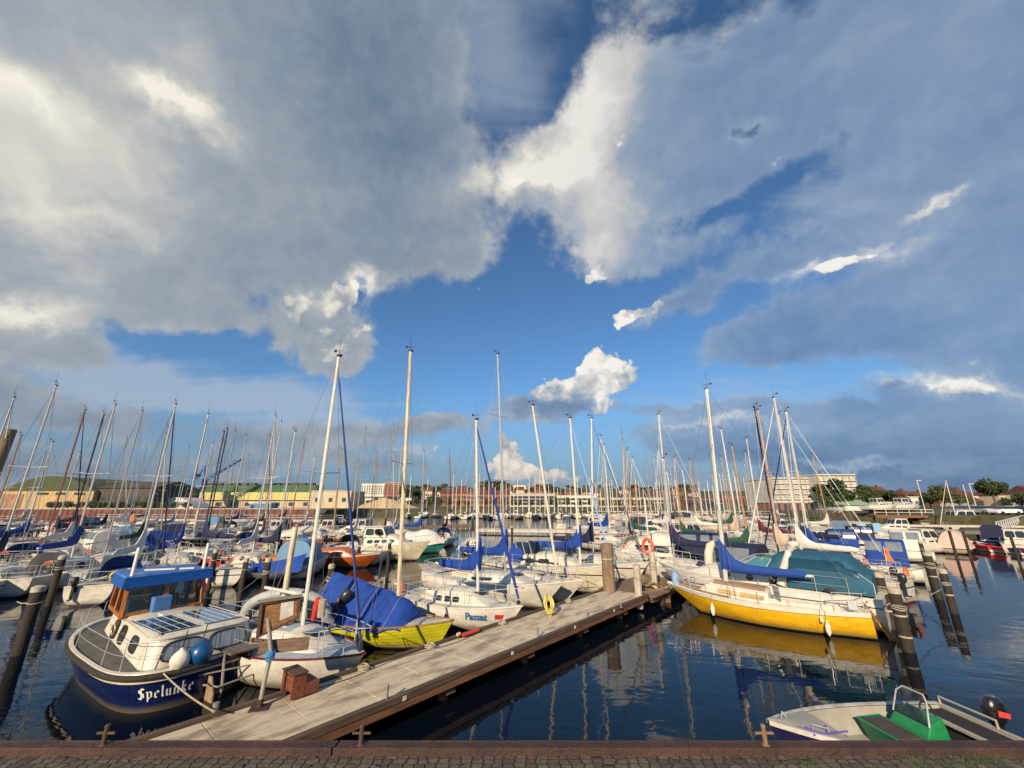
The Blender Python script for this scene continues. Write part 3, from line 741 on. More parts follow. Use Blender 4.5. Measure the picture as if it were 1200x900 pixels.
# ================================================================== the setting
def water_mat():
    m, n, b = new_mat('harbour_water')
    co = X(n, n.new('ShaderNodeNewGeometry').outputs['Position'])
    b.inputs['Base Color'].default_value = (.002, .005, .010, 1)
    b.inputs['Roughness'].default_value = .015
    b.inputs['IOR'].default_value = 1.31
    w1 = n.noise(n.vmath('MULTIPLY', co, (.55, .85, 1)), 1.0, 3, .5, dist=.6)
    w2 = n.noise(n.vmath('MULTIPLY', co, (1.9, 2.6, 1)), 1.0, 3, .55, dist=.4)
    w3 = n.noise(co, 9.0, 3, .5)
    calm = n.noise(co, .035, 3, .5)
    k = n.step(calm, .35, .65, .45, 1.25)
    far = n.step(n.vmath('LENGTH', co), 30, 160, 0.0, 1.0)
    ht = (w1 * .030 + w2 * .009 + w3 * n.step(calm, .5, .65, .0004, .0016)) * k
    ht = ht + n.noise(n.vmath('MULTIPLY', co, (.4, .9, 1)), 1.0, 4, .6) * far * .10
    bn = n.new('ShaderNodeBump'); bn.inputs['Strength'].default_value = 1.0; bn.inputs['Distance'].default_value = .55
    n.put(bn.inputs['Height'], ht); m.node_tree.links.new(bn.outputs[0], b.inputs['Normal'])
    return m
m = MB()
m.loft([[(-2600, -60, 0), (2600, -60, 0)], [(-2600, 3600, 0), (2600, 3600, 0)]], closed=False, caps=False)
struct(m.build('water', water_mat()))
# harbour bed so the water has a bottom
# land on the far side
def land_mat():
    m, n, b = new_mat('shore_ground')
    co = X(n, n.new('ShaderNodeNewGeometry').outputs['Position'])
    g = n.noise(co, .06, 8, .65); d = n.noise(co, .9, 6, .65)
    c = n.ramp(g, [(.30, (.035, .05, .015)), (.45, (.07, .075, .025)), (.57, (.13, .10, .055)), (.7, (.05, .06, .02))])
    c = n.mix(n.step(d, .4, .7) * .5, c, (.10, .075, .045))
    v = n.new('ShaderNodeTexVoronoi'); n.put(v.inputs['Vector'], co); v.inputs['Scale'].default_value = .9
    c = n.mix(.45, c, n.mix(1.0, c, n.sep(X(n, v.outputs['Color']))[0], 'MULTIPLY'))
    n.put(b.inputs['Base Color'], c); b.inputs['Roughness'].default_value = .95
    return m
front = [(-1500, 140), (-700, 135), (-300, 135), (-62, 135), (-58, 165), (-30, 172), (0, 160), (30, 156), (50, 150), (66, 122), (70, 88), (77, 61), (112, 46), (210, 22), (600, -30), (1500, -60)]
deep = [(0, -1.5), (1, .3), (5, 2.5), (30, 2.6), (70, 2.7), (130, 3.0), (220, 4), (330, 9), (480, 18), (700, 22), (1100, 22), (2000, 18)]
def hillz(X_, Y_, z):
    return z * (1 + .22 * math.sin(X_ * .006 + 1) + .12 * math.sin(X_ * .021)) if z > 5 else z
m = MB(); rings = []
fx = []
for i in range(len(front) - 1):
    a, b = front[i], front[i + 1]; k = max(2, int(math.dist(a, b) / 45))
    fx += [(lerp(a[0], b[0], j / k), lerp(a[1], b[1], j / k)) for j in range(k)]
fx.append(front[-1])
for x, y in fx: rings.append([(x, y + d, hillz(x, y + d, z)) for d, z in deep])
m.loft(rings, closed=False, caps=False)
struct(m.build('shore_land', land_mat(), smooth=True))
def ground_z(X_, Y_):
    for i in range(len(front) - 1):
        a, b = front[i], front[i + 1]
        if a[0] <= X_ <= b[0]:
            y0 = lerp(a[1], b[1], (X_ - a[0]) / max(1e-6, b[0] - a[0])); d = Y_ - y0
            for j in range(len(deep) - 1):
                if deep[j][0] <= d <= deep[j + 1][0]:
                    return hillz(X_, Y_, lerp(deep[j][1], deep[j + 1][1], (d - deep[j][0]) / (deep[j + 1][0] - deep[j][0])))
            return 2.5
    return 2.5

# --- the quay we stand on
def cobble_mat():
    m, n, b = new_mat('quay_paving')
    co = X(n, n.new('ShaderNodeNewGeometry').outputs['Position'])
    wob = n.vmath('ADD', co, n.vmath('SCALE', n.noise(co, 7, 3, out='Color'), .05))
    v = n.new('ShaderNodeTexVoronoi', feature='DISTANCE_TO_EDGE'); n.put(v.inputs['Vector'], n.vmath('MULTIPLY', wob, (1.0, 1.5, 1))); v.inputs['Scale'].default_value = 14; v.inputs['Randomness'].default_value = .35
    v2 = n.new('ShaderNodeTexVoronoi'); n.put(v2.inputs['Vector'], n.vmath('MULTIPLY', wob, (1.0, 1.5, 1))); v2.inputs['Scale'].default_value = 14; v2.inputs['Randomness'].default_value = .35
    e = X(n, v.outputs['Distance'])
    nz = n.noise(co, 30, 6, .65)
    c = n.ramp(nz, [(.3, (.085, .070, .052)), (.6, (.14, .115, .088)), (.8, (.19, .16, .125))])
    c = n.mix(.45, c, n.mix(1.0, c, n.sep(X(n, v2.outputs['Color']))[0], 'MULTIPLY'))
    c = n.mix(n.step(e, .02, .08, .75, 0.0), c, (.045, .038, .027))
    moss = n.noise(co, 2.3, 5, .6)
    c = n.mix(n.step(moss, .58, .7) * .3, c, (.05, .05, .02))
    n.put(b.inputs['Base Color'], c); b.inputs['Roughness'].default_value = .9
    bn = n.new('ShaderNodeBump'); bn.inputs['Strength'].default_value = .9; bn.inputs['Distance'].default_value = .02
    n.put(bn.inputs['Height'], n.step(e, 0, .12) + nz * .3); m.node_tree.links.new(bn.outputs[0], b.inputs['Normal'])
    return m
QZ = 2.9
M_rust = mat('rusty_steel', (.060, .028, .022), .75, var=.4, scale=5, bump=.8, bscale=40, dirt=(.022, .016, .014), dirt_amt=.8)
M_rust2 = mat('rust_stained_steel', (.16, .07, .04), .8, var=.4, scale=4, bump=.6, bscale=25, dirt=(.05, .05, .04), dirt_amt=.6)
m = MB(); m.box((0, -8.91, 1.4), (80, 24.3, 3.0))
q = m.build('quay_paving', cobble_mat()); q.location.z = 0; struct(q)
m = MB(); n_ = 130
zig = []
for i in range(n_):
    x = -39 + i * .6; zig += [(x, 3.32 if i % 2 else 3.26), (x + .3, 3.32 if i % 2 else 3.26)]
m.loft([[(x, y, -1.5), (x, y, QZ - .05)] for x, y in zig], closed=False, caps=False)
tag(m.build('quay_wall', M_rust2), 'rusty sheet pile wall under the edge of the near quay', 'wall')
m = MB()
for a, b in ((-39, -13), (-12.985, -1.2), (-1.19, 10.4), (10.415, 39)):
    m.box(((a + b) / 2, 3.288, QZ + .005), (b - a, .088, .05)); m.box(((a + b) / 2, 3.342, QZ - .13), (b - a, .020, .32)); m.box(((a + b) / 2, 3.234, QZ + .012), (b - a, .02, .065))
tag(m.build('edge_beam', M_rust, bevel=.006), 'long brown rusty steel beam along the edge of the near quay', 'steel beam')
M_grass = mat('grass_blades', (.055, .10, .018), .8, var=.4, scale=14)
for i, (px, nb, lab) in enumerate([(955, 46, 'small grass tuft on the quay edge left of centre of the green console boat'), (1160, 190, 'widest patch of grass and weeds on the quay edge at the far right'), (640, 26, 'little weed tuft on the quay edge below the dark gap beside the dock'), (1085, 60, 'thin grass tuft on the quay edge below the green console'), (410, 20, 'tiny weed tuft on the quay edge below the foot of the dock')]):
    c = W(px, 884, QZ + .1); m = MB()
    for k in range(nb):
        x = c.x + random.gauss(0, .04 + nb * .0008); y = 3.18 + random.uniform(-.07, .04); a = random.uniform(0, 6.28); l = random.uniform(.008, .028)
        w = .0018; dx_, dy_ = math.cos(a) * l * .7, math.sin(a) * l * .5
        m.add([(x - w, y, QZ), (x + w, y, QZ), (x + dx_, y + dy_, QZ + l)], [[0, 1, 2]])
    go = tag(m.build('grass_tuft', M_grass), lab, 'grass', 'weeds on the quay edge'); go['kind'] = 'stuff'
M_rustp = mat('dark_rust_post', (.075, .045, .028), .85, var=.4, dirt=(.03, .02, .016))
def quay_cleat(px, lab, ropey=False):
    p = W(px, 866, QZ + .03); p.y = 3.29
    t = thing('mooring_post', lab, 'mooring post', (p.x, p.y, QZ + .03), 0, 'small rusty mooring posts on the quay edge'); t.scale = (.62, .7, .78)
    MB().lathe((0, 0, 0), [(.04, 0), (.026, .01), (.024, .13), (.028, .135), (.02, .15)], 12).build('post', M_rustp if not ropey else M_ochre, t, smooth=True)
    MB().tube([(-.10, 0, .085), (.10, 0, .085)], .011, 8).build('cross_bar', M_rustp if not ropey else M_ochre, t, smooth=True)
M_ochre = mat('ochre_paint', (.20, .125, .06), .6, dirt=(.15, .08, .05))
quay_cleat(133, 'dark rusty mooring post at the left end of the quay edge')
quay_cleat(427, 'rusty mooring post on the quay edge in front of the dock')
quay_cleat(890, 'ochre mooring post on the quay edge beside the small green boat', True)

# --- the dock
DA = math.atan2(.757, .653)
DZ = .58
DL0 = Vector((W(168, 865, DZ).x, W(168, 865, DZ).y, 0)); DU = Vector((math.cos(DA), math.sin(DA), 0)); DN = Vector((DU.y, -DU.x, 0))
def D(t, w, z=DZ): return DL0 + DU * t + DN * w + V3(0, 0, z)
def dock_top_mat():
    m, n, b = new_mat('weathered_dock_boards')
    co = X(n, n.new('ShaderNodeTexCoord').outputs['Object'])
    g = n.noise(n.vmath('MULTIPLY', co, (1.0, 22, 1)), 1.6, 7, .68, dist=.5)
    c = n.ramp(g, [(.28, (.24, .19, .125)), (.5, (.56, .47, .33)), (.75, (.70, .60, .44))])
    s = n.noise(n.vmath('MULTIPLY', co, (.55, 1.5, 1)), 1.5, 7, .66)
    c = n.mix(n.step(s, .46, .64) * .75, c, (.13, .092, .055))
    sp = n.noise(co, 16, 2, .5)
    c = n.mix(n.step(sp, .70, .73) * .7, c, (.62, .60, .54))
    c = n.mix(n.step(sp, .27, .30, 1.0, 0.0) * .6, c, (.07, .055, .035))
    s2 = n.noise(n.vmath('MULTIPLY', co, (.9, 2.2, 1)), 1.0, 5, .55)
    c = n.mix(n.step(s2, .56, .70) * .5, c, (.20, .10, .04))
    f = n.noise(co, 55, 4, .6)
    c = n.mix(n.step(f, .4, .62, 0.0, .20), c, (.60, .56, .48))
    n.put(b.inputs['Base Color'], c); b.inputs['Roughness'].default_value = .9
    bn = n.new('ShaderNodeBump'); bn.inputs['Strength'].default_value = .5; bn.inputs['Distance'].default_value = .012
    n.put(bn.inputs['Height'], g + f * .5); m.node_tree.links.new(bn.outputs[0], b.inputs['Normal'])
    return m
M_dktimber = wood_mat('dark_dock_timber', (.105, .072, .048), .85, axis=0, amt=.4)
M_dktimber2 = wood_mat('reddish_dock_timber', (.20, .095, .045), .85, axis=0, amt=.4)
M_pile = mat('tarred_pile_wood', (.030, .024, .018), .85, var=.4, scale=5, bump=.9, bscale=14, stretch=(3, 3, .5))
M_pilecap = mat('bleached_pile_top', (.42, .37, .28), .85, var=.2, bump=.5, bscale=30, dirt=(.2, .16, .1))
M_pilebrown = wood_mat('brown_pile_wood', (.23, .165, .105), .85, axis=2)
M_palepile = wood_mat('pale_pile_wood', (.50, .45, .36), .85, axis=2, amt=.35)
M_planks = wood_mat('brown_planks', (.20, .14, .09), .85, axis=0, amt=.35)
dk = thing('wooden_dock', 'long pale weathered wooden dock running from the near quay out between the boats', 'dock', tuple(DL0), DA)
DLN = (W(710, 690, DZ) - DL0).dot(DU); Wd = 2.12; z0d = DZ - 1.0
m = MB(); t = -5.9
while t < DLN:
    l = min(1.34, DLN - t)
    for a, b in ((.13, .76), (.768, 1.37), (1.378, Wd - .14)):
        m.box((t + l / 2 - .004, -(a + b) / 2, .965 + z0d + random.uniform(-.003, .003)), (l - .016, b - a - .010, .07))
    t += 1.34
m.build('deck_boards', dock_top_mat(), dk, bevel=.004)
Lc, Lm = DLN + 5.9, (DLN - 5.9) / 2
m = MB(); m.box((Lm, -.055, .995 + z0d), (Lc, .11, .14)); m.box((Lm, -.05, .84 + z0d), (Lc - .1, .09, .16)); m.build('edge_timber', M_dktimber, dk, bevel=.01)
m = MB(); m.box((Lm, -Wd + .065, .985 + z0d), (Lc, .14, .13)); m.build('edge_timber', M_dktimber, dk, bevel=.01)
m = MB(); m.box((Lm, -Wd + .06, .84 + z0d), (Lc - .1, .10, .15)); m.build('fascia_timber', M_dktimber2, dk, bevel=.01)
m = MB(); m.box((Lm, -Wd / 2, .84 + z0d), (Lc - .3, Wd - .35, .12)); m.build('beam', M_dktimber2, dk)
for k in range(5):
    t = 2.2 + k * 3.1
    MB().box((t, -Wd / 2, .70 + z0d), (.26, Wd - .2, .18)).build('cross_beam', M_dktimber2, dk)
    for w in (.5, Wd - .42): MB().tube([(t, -w, -1.5), (t, -w, .66 + z0d)], .13, 12).build('pile', M_dktimber2, dk, smooth=True)
M_plate = mat('white_number_plate', (.62, .60, .56), .5)
for t in (3.9, 7.4, 10.6, 13.4): MB().box((t, -Wd - .012, .97 + z0d), (.09, .012, .08)).build('number_plate', M_plate, dk)
# brown planked walkway carrying on behind it
m = MB(); wk = thing('plank_walkway', 'dark brown plank walkway beyond the thick post at the end of the dock', 'walkway', tuple(D(DLN + .05, 0, 0)), DA)
for i in range(78): m.box((.12 + i * .155, -.95, .93 + z0d), (.145, 2.9, .05))
m.build('planks', M_planks, wk)
m = MB(); m.box((6, -2.2, .80 + z0d), (12, .14, .2)); m.box((6, .3, .80 + z0d), (12, .14, .2)); m.build('beam', M_dktimber, wk)
for t in (1.2, 6, 10.5):
    for w in (-.3, 2.2): MB().tube([(t, -w, -1.5), (t, -w, .72 + z0d)], .12, 10).build('pile', M_pile, wk, smooth=True)
def post(name, lab, p, r, z0, z1, mm, cap=None, grp=None, lean=(0, 0), rope=None, band=None):
    t = thing(name, lab, 'mooring post', (p[0], p[1], z0), 0, grp)
    h = z1 - z0; rs = []
    n = 9
    pts = [(lean[0] * i / n + random.uniform(-.006, .006), lean[1] * i / n, h * i / n) for i in range(n)] + [(lean[0], lean[1], h - .02), (lean[0], lean[1], h)]
    MB().tube(pts, [r * random.uniform(.96, 1.03) for _ in range(n)] + [r, r * .86], 14).build('post', mm, t, smooth=True, angle=50)
    if cap:
        MB().tube([(lean[0], lean[1], h - .13), (lean[0], lean[1], h + .01), (lean[0], lean[1], h + .05)], [r * 1.07, r * 1.05, r * .6], 14).build('post_top', cap, t, smooth=True, angle=50)
    if rope:
        m = MB()
        for k in range(rope):
            zc = h - .45 - k * .07 - random.uniform(0, .05); m.tube([(lean[0] + (r + .02) * math.cos(a), lean[1] + (r + .02) * math.sin(a), zc + .02 * math.sin(a * 2 + k)) for a in [2 * math.pi * j / 12 for j in range(12)]], .018, 5, closed=True)
        m.build('rope', M_rope, t, smooth=True)
    if band:
        for zc in band:
            MB().tube([(0, 0, zc), (0, 0, zc + .05)], r * 1.04, 14).build('band', M_pilecap, t, smooth=True)
    return t
p = D(DLN - .3, .35, 0); post('thick_wooden_post', 'thick brown round post standing at the far left corner of the dock', p, .30, .2, 2.65, M_pilebrown, band=(1.75,))
p = D(DLN - .5, Wd - .25, 0); post('pale_wooden_post', 'shorter pale grey post at the far right corner of the dock', p, .165, .1, 1.85, M_palepile, rope=2)
pp = W(769, 704, 0.0); post('pale_wooden_post', 'pale post in a clump of tangled rope right of the dock end', pp, .15, -1.2, 2.2, M_palepile, rope=6)
t = thing('rope_tangle', 'clump of weedy old fenders and rope round the foot of the pale post', 'rope', (pp[0], pp[1], .35)); m = MB()
for k in range(16):
    c = V3(random.uniform(-.5, .6), random.uniform(-.4, .4), random.uniform(-.3, .35)); m.tube([c + V3(random.uniform(-.7, .7), random.uniform(-.5, .5), random.uniform(-.25, .3)) * (i / 5) + V3(0, 0, .1 * math.sin(i * 2)) for i in range(6)], .035, 6)
m.build('rope', mat('weedy_rope', (.24, .16, .07), .95, var=.5, scale=12, bump=.8), t, smooth=True)
m = MB(); m.box((0, 0, -.25), (1.1, .9, .22)); m.box((.1, -.05, .0), (.8, .6, .16)); m.build('timber_block', M_dktimber2, t, bevel=.03)
# white pole with a life ring
pl = W(764, 676, DZ)
t = thing('life_ring_pole', 'slim white pole at the dock end with an orange life ring on it', 'pole', (pl[0], pl[1], DZ - .2)); 
MB().tube([(0, 0, 0), (0, 0, 4.4)], .045, 8).build('pole', M_whitemast, t, smooth=True); MB().tube([(.25, .1, 0), (.25, .1, 2.0)], .04, 8).build('pole', M_palepile, t, smooth=True)
t2 = thing('life_ring', 'orange life ring hanging on the white pole at the end of the dock', 'life ring', (pl[0] - .12, pl[1] - .12, 2.15), R(35))
MB().tube([(0 + .02 * math.sin(a * 3), .33 * math.cos(a), .40 * math.sin(a)) for a in [2 * math.pi * j / 24 for j in range(24)]], .085, 10, closed=True, flat=1.0).build('ring', mat('orange_life_ring_foam', (.72, .09, .03), .55), t2, smooth=True)
MB().tube([(.10, .33 * math.cos(a), .40 * math.sin(a)) for a in [2 * math.pi * j / 24 for j in range(24)]], .012, 6, closed=True).build('grab_line', M_rope, t2, smooth=True)
# steel posts on the dock
def dock_post(t_, w_, hgt, lab, r=.028):
    p = D(t_, w_, DZ); t = thing('steel_mooring_post', lab, 'mooring post', tuple(p), DA, 'small steel posts on the dock')
    MB().lathe((0, 0, 0), [(r * 2.2, 0), (r * 2.2, .015), (r, .02), (r, hgt), (r * .8, hgt + .006)], 12).build('post', mat('galvanised_steel', (.34, .34, .31), .5, metal=.6, dirt=(.2, .12, .07)), t, smooth=True)
    return t
def dpx(x, y, z=DZ):
    p = W(x, y, z) - DL0; return p.dot(DU), p.dot(DN)
a = dpx(453, 822); dock_post(*a, .30, 'steel mooring post on the near right side of the dock')
a = dpx(630, 748); dock_post(*a, .30, 'short steel post beside the coiled yellow hose')
a = dpx(641, 722); dock_post(*a, .70, 'taller steel post in the middle of the dock carrying the yellow hose')
a = dpx(688, 722); dock_post(*a, .22, 'steel mooring post near the far end of the right dock edge')
a = dpx(728, 712); dock_post(*a, .16, 'smallest steel post at the far end of the dock')
a = dpx(251, 838); t = dock_post(a[0], a[1], .2, 'short thick steel bollard on the left dock edge near the blue boat', .06)
# hose
p = W(641, 722, DZ)
t = thing('yellow_hose', 'yellow hose hung in loops over the steel post on the dock', 'hose', (p[0], p[1], DZ), R(20)); m = MB()
for k in range(9):
    ph = random.uniform(-.3, .3); rx = random.uniform(.07, .20); dn = random.uniform(.22, .33)
    m.tube([(rx * math.sin(a) + .05, -.05 + .10 * math.cos(a * 1.0) + ph * .15, .66 - dn + dn * math.cos(a) + .02 * math.sin(2 * a + k)) for a in [2 * math.pi * j / 20 for j in range(20)]], .016, 6, closed=True)
m.build('hose', M_yrope, t, smooth=True)
# red mat at the dock edge
a = dpx(553, 745); p = D(a[0], .22, DZ + .07)
t = thing('red_mat', 'small red mat lying on the left edge of the dock', 'mat', tuple(p), DA); MB().slab([(-.42, -.10, 0), (.30, -.10, .01), (.42, .1, .015), (-.36, .1, .0)], (0, 0, .03)).build('mat', M_red, t, bevel=.01); MB().tube([(-.55, .02, .06), (-.45, .02, .07)], .05, 8).build('roll', mat('pink_foam', (.62, .35, .28), .8), t)
for (px, py, lab) in [(405, 776, 'white rope loop hanging at the left dock edge by the grey sailboat'), (480, 752, 'coil of pale rope on the left dock edge beside the green bow'), (640, 702, 'pile of grey rope on the left dock edge before the white racing yacht'), (575, 729, 'tangle of grey rope on the left dock edge below the white bow')]:
    tw_ = dpx(px, py); p = D(tw_[0], max(.22, tw_[1]), DZ + .02); m = MB(); rr = .12
    for k in range(5): m.tube([(rr * (1 + .25 * random.uniform(-1, 1)) * math.cos(a + k), rr * .8 * math.sin(a + k), .015 + .02 * k + .02 * math.sin(a * 2)) for a in [2 * math.pi * j / 16 for j in range(16)]], .014, 5, closed=True)
    o = m.build('rope_coil', M_rope, None, smooth=True); o.location = p; tag(o, lab, 'rope', 'ropes on the dock')
m = MB(); m.tube([D(lerp(2.6, 9.0, i / 24), .30 + .10 * math.sin(i * .5) + (.5 if i == 0 else 0) * .1, DZ + .012) for i in range(25)], .010, 5)
tag(m.build('mooring_line', mat('dark_rope', (.10, .08, .06), .9), smooth=True), 'thin dark line lying along the left side of the dock', 'rope')

# notice board on its bent post
SB = W(304, 830, DZ)
t = thing('notice_board', 'empty brown wooden notice board on a leaning steel post at the near dock edge', 'sign', tuple(SB), 0)
MB().box((0, 0, .01), (.34, .30, .02), rz=.3).build('base_plate', M_rust, t)
MB().tube([(0, 0, .01), (.0, 0, .16)], .055, 12).build('post_foot', M_rust, t, smooth=True)
pz = mat('galvanised_post', (.36, .34, .30), .6, metal=.3, dirt=(.24, .14, .08), dirt_amt=.7)
top = WY(318, 700, SB.y + .05) - SB
MB().tube([(0, 0, .1), (.02, .0, .5), (.07, .0, .95), Vector((top.x * .8, 0, top.z * .8))], .042, 12).build('post', pz, t, smooth=True)
Yb = SB.y - .05
cs = [WY(306, 742, Yb) - SB, WY(346, 723, Yb + .25) - SB, WY(347, 703, Yb + .25) - SB, WY(310, 709, Yb) - SB]
u = (cs[1] - cs[0]); nrm = u.cross(cs[3] - cs[0]).normalized()
cc = sum(cs, V3(0, 0, 0)) / 4
fr = [cc + (c - cc) * 1.28 for c in cs]; inn = [cc + (c - cc) * 1.08 for c in cs]
m = MB(); m.slab([c + nrm * .0 for c in fr], -nrm * .035); m.build('board', wood_mat('sun_bleached_board', (.26, .125, .05), .8, axis=0, amt=.5), t)
Mfr = wood_mat('dark_board_frame', (.10, .05, .03), .8, axis=0)
for i in range(4):
    j = (i + 1) % 4; m = MB(); m.slab([fr[i], fr[j], inn[j], inn[i]], nrm * (.045 + .003 * i)); m.build('frame', Mfr, t)
pc = [inn[0].lerp(inn[1], k) for k in (.52, .90)] + [inn[3].lerp(inn[2], k) for k in (.90, .52)]
pc = [pc[0].lerp(pc[3], .2), pc[1].lerp(pc[2], .2), pc[2].lerp(pc[1], .04), pc[3].lerp(pc[0], .04)]
m = MB(); m.slab([c + nrm * .004 for c in pc], nrm * .004); m.build('paper', mat('faded_paper', (.50, .48, .45), .8, var=.15), t)
m = MB(); m.slab([fr[3] + V3(-.05, 0, .0), fr[2] + V3(.05, 0, 0), fr[2] + V3(.05, 0, .05), fr[3] + V3(-.05, 0, .05)], nrm * .09); m.build('rain_cap', mat('grey_board_cap', (.18, .17, .15), .8), t)
m = MB(); a = WY(350, 757, Yb + .3) - SB; m.box(cc + V3(.15, .10, -.62), (.95, .05, .24), rz=.25); m.build('plank', wood_mat('grey_brown_plank', (.17, .11, .075), .85, axis=0), t)
m = MB()
for k in range(6): m.tube([(.075 * math.cos(a) + .06, .075 * math.sin(a), .85 + k * .03 + .02 * math.sin(a + k)) for a in [2 * math.pi * j / 10 for j in range(10)]], .014, 5, closed=True)
m.build('rope', mat('blue_rope', (.04, .22, .50), .8), t, smooth=True)
# small steps
p = W(338, 812, 1.0); a = dpx(338, 806)
t = thing('wooden_steps', 'worn red-brown wooden steps standing on the dock beside the notice board', 'steps', tuple(D(a[0] + .02, .30, DZ + .03)), DA + R(90))
t.scale = (.95, .95, .86)
Mst = wood_mat('red_brown_painted_wood', (.20, .055, .026), .7, axis=0, amt=.45)
m = MB(); m.box((-.0, -.17, .13), (.56, .30, .26)); m.build('lower_step', Mst, t, bevel=.012)
for sx in (-1, 1): MB().box((sx * .26, .14, .25), (.045, .30, .50)).build('side_panel', Mst, t, bevel=.006)
MB().box((0, .14, .515), (.62, .34, .04)).build('top_step', wood_mat('dark_step_board', (.11, .06, .04), .8, axis=0), t, bevel=.008); MB().box((0, .27, .3), (.5, .03, .3)).build('back_board', Mst, t)

# mooring piles in the water
def pile(px, py, zt, lab, r=.14, cap=M_pilecap, rope=3, mm=M_pile, zb=-2.0, lean=(0, 0), bands=None):
    p = W(px, py, zt); r *= .84; rope = (rope + 1) // 2 if rope else rope; return post('mooring_pile', lab, (p.x, p.y, 0), r, zb, zt, mm, cap, 'mooring piles standing in the water', lean, rope, bands)
pile(46, 688, 1.9, 'thick black pale topped pile at the left edge before the white sterns', .20, rope=2)
pile(74, 652, 2.1, 'slim black pile between the white sterns left of the blue boat', .17, rope=4)
pile(253, 645, 2.0, 'slim black pile in front of the red hull', .13, rope=1)
pile(315, 655, 2.1, 'black pile with crossed ropes left of the hoisted dinghy', .15, rope=5)
pile(289, 655, 1.9, 'pile with pale top beside the dark blue wooden sailboat', .14, rope=2)
pile(389, 662, 2.0, 'dark pile wrapped in rope left of the blue boat tarpaulin', .15, rope=5)
pile(457, 634, 2.2, 'black pile beyond the blue tarpaulin before the white covered boat', .13, rope=3)
pile(446, 622, 2.2, 'thin dark pile behind the cream cruiser', .12, rope=0)
pile(1029, 672, 1.9, 'nearest big black pile wrapped in pale rope behind the yellow yacht stern', .19, rope=7, bands=(2.6, 3.2))
pile(1047, 690, 1.8, 'second big black pile right of the yellow yacht stern', .20, rope=5, bands=(2.4, 3.0))
pile(1086, 648, 2.1, 'black pile with stacked white ropes at the start of the right pile row', .20, rope=8, bands=(3.0,))
pile(1104, 668, 1.7, 'black pile right of the rope-wrapped one in open water', .17, rope=3, bands=(2.7, 3.1))
pile(1078, 634, 2.2, 'slim pile in front of the white motorboat at the right pontoon', .13, rope=3)
pile(1128, 622, 2.3, 'thin dark pile in front of the pink tarpaulin boat', .12, rope=0, cap=None)
pile(1112, 622, 2.3, 'thin dark pile left of the pink tarpaulin boat', .12, rope=0, cap=None)
pile(1184, 628, 2.2, 'thin pile in front of the red rowing boats at the right', .10, rope=0, cap=None)
pile(120, 618, 2.2, 'pale topped pile far back among the left boats', .16, rope=1)
pile(600, 617, 2.0, 'short dark pile left of the far white pontoon', .14, rope=0)
q = W(327, 735, 1.0); post('tall_wooden_pole', 'tall bare pale wooden pole standing behind the notice board', (q.x, q.y, 0), .085, -1, WY(346, 618, q.y).z, M_palewood, lean=(WY(346, 618, q.y).x - q.x, 0))
q = W(-40, 640, 0); tp = WY(12, 503, 24); post('leaning_brown_pole', 'thick brown pole top leaning in at the left edge of the picture', (tp.x - .2, 24, 0), .30, -1, tp.z, M_pilebrown, lean=(.2, 0))

# ================================================================== far shore: walls, pontoons
sp = thing('sheet_pile_quay', 'long rust red sheet pile quay wall along the far left shore', 'wall', (-62, 134.5, 0))
m = MB(); zig = []
for i in range(500): zig += [(-i * .9, 0 if i % 2 else -.35), (-i * .9 - .45, 0 if i % 2 else -.35)]
m.loft([[(x, y, -.5), (x, y, 2.7)] for x, y in zig], closed=False, caps=False); m.build('wall', mat('rusty_red_sheet_piles', (.17, .065, .045), .85, var=.35, scale=.6, dirt=(.07, .05, .04), dscale=.4), sp)
m = MB(); m.box((-225, .1, 2.85), (450, .8, .3)); m.build('coping', mat('pale_concrete_coping', (.42, .38, .31), .9), sp)
M_conc = mat('pale_concrete', (.46, .43, .37), .85, var=.12, scale=1.5, dirt=(.25, .23, .19))
M_wrail = mat('white_painted_rail', (.60, .59, .56), .5)
def pontoon(a, b, w, lab, z=.55, rail=True, legs=True, m0=M_conc, thick=.45, rh=1.0, group='pontoons and jetties across the harbour', step=3.0, name='pontoon'):
    a = Vector((a[0], a[1], 0)); b = Vector((b[0], b[1], 0)); L = (b - a).length; t = thing(name, lab, 'jetty', tuple(a), math.atan2(b.y - a.y, b.x - a.x), group)
    MB().box((L / 2, 0, z - thick / 2), (L, w, thick)).build('deck', m0, t, bevel=.03)
    if rail:
        m = MB(); n = max(2, int(L / step))
        for i in range(n + 1): m.box((L * i / n, -w / 2 + .1, z + rh / 2), (.07, .07, rh))
        for zz in (rh, rh * .5): m.box((L / 2, -w / 2 + .1, z + zz), (L, .06, .07))
        m.build('railing', M_wrail, t)
    if legs and z > .8:
        for i in range(int(L / 6) + 1):
            MB().tube([(min(L, i * 6 + .3), 0, -1.5), (min(L, i * 6 + .3), 0, z - .2)], .16, 8).build('pile', M_pile, t)
    return t
g = lambda px, py, z=0: W(px, py, z)
pontoon(g(120, 612), g(405, 614), 3.0, 'grey railed jetty in front of the long red quay wall', .9, rail=True)
pontoon(g(-60, 618), g(40, 616), 2.5, 'grey railed jetty at the far left edge', 1.0, rail=True)
pontoon(g(560, 625), g(705, 627), 3.0, 'broad white pontoon in the middle distance behind the masts', .75, rail=False)
pontoon(g(700, 612), g(905, 612), 2.2, 'long white railed jetty far back right of the centre', 1.5, rail=True, rh=1.1)
pontoon(g(-60, 640), g(210, 632), 1.8, 'low wooden jetty between the rows of boats on the left', .7, rail=False, m0=M_planks)
pontoon(g(330, 626), g(560, 619), 1.8, 'narrow wooden jetty behind the cream cruiser', .7, rail=False, m0=M_planks)
pontoon(g(980, 642), g(1085, 634), 1.8, 'dark timber jetty beyond the teal covered yacht', .8, rail=False, m0=M_dktimber)
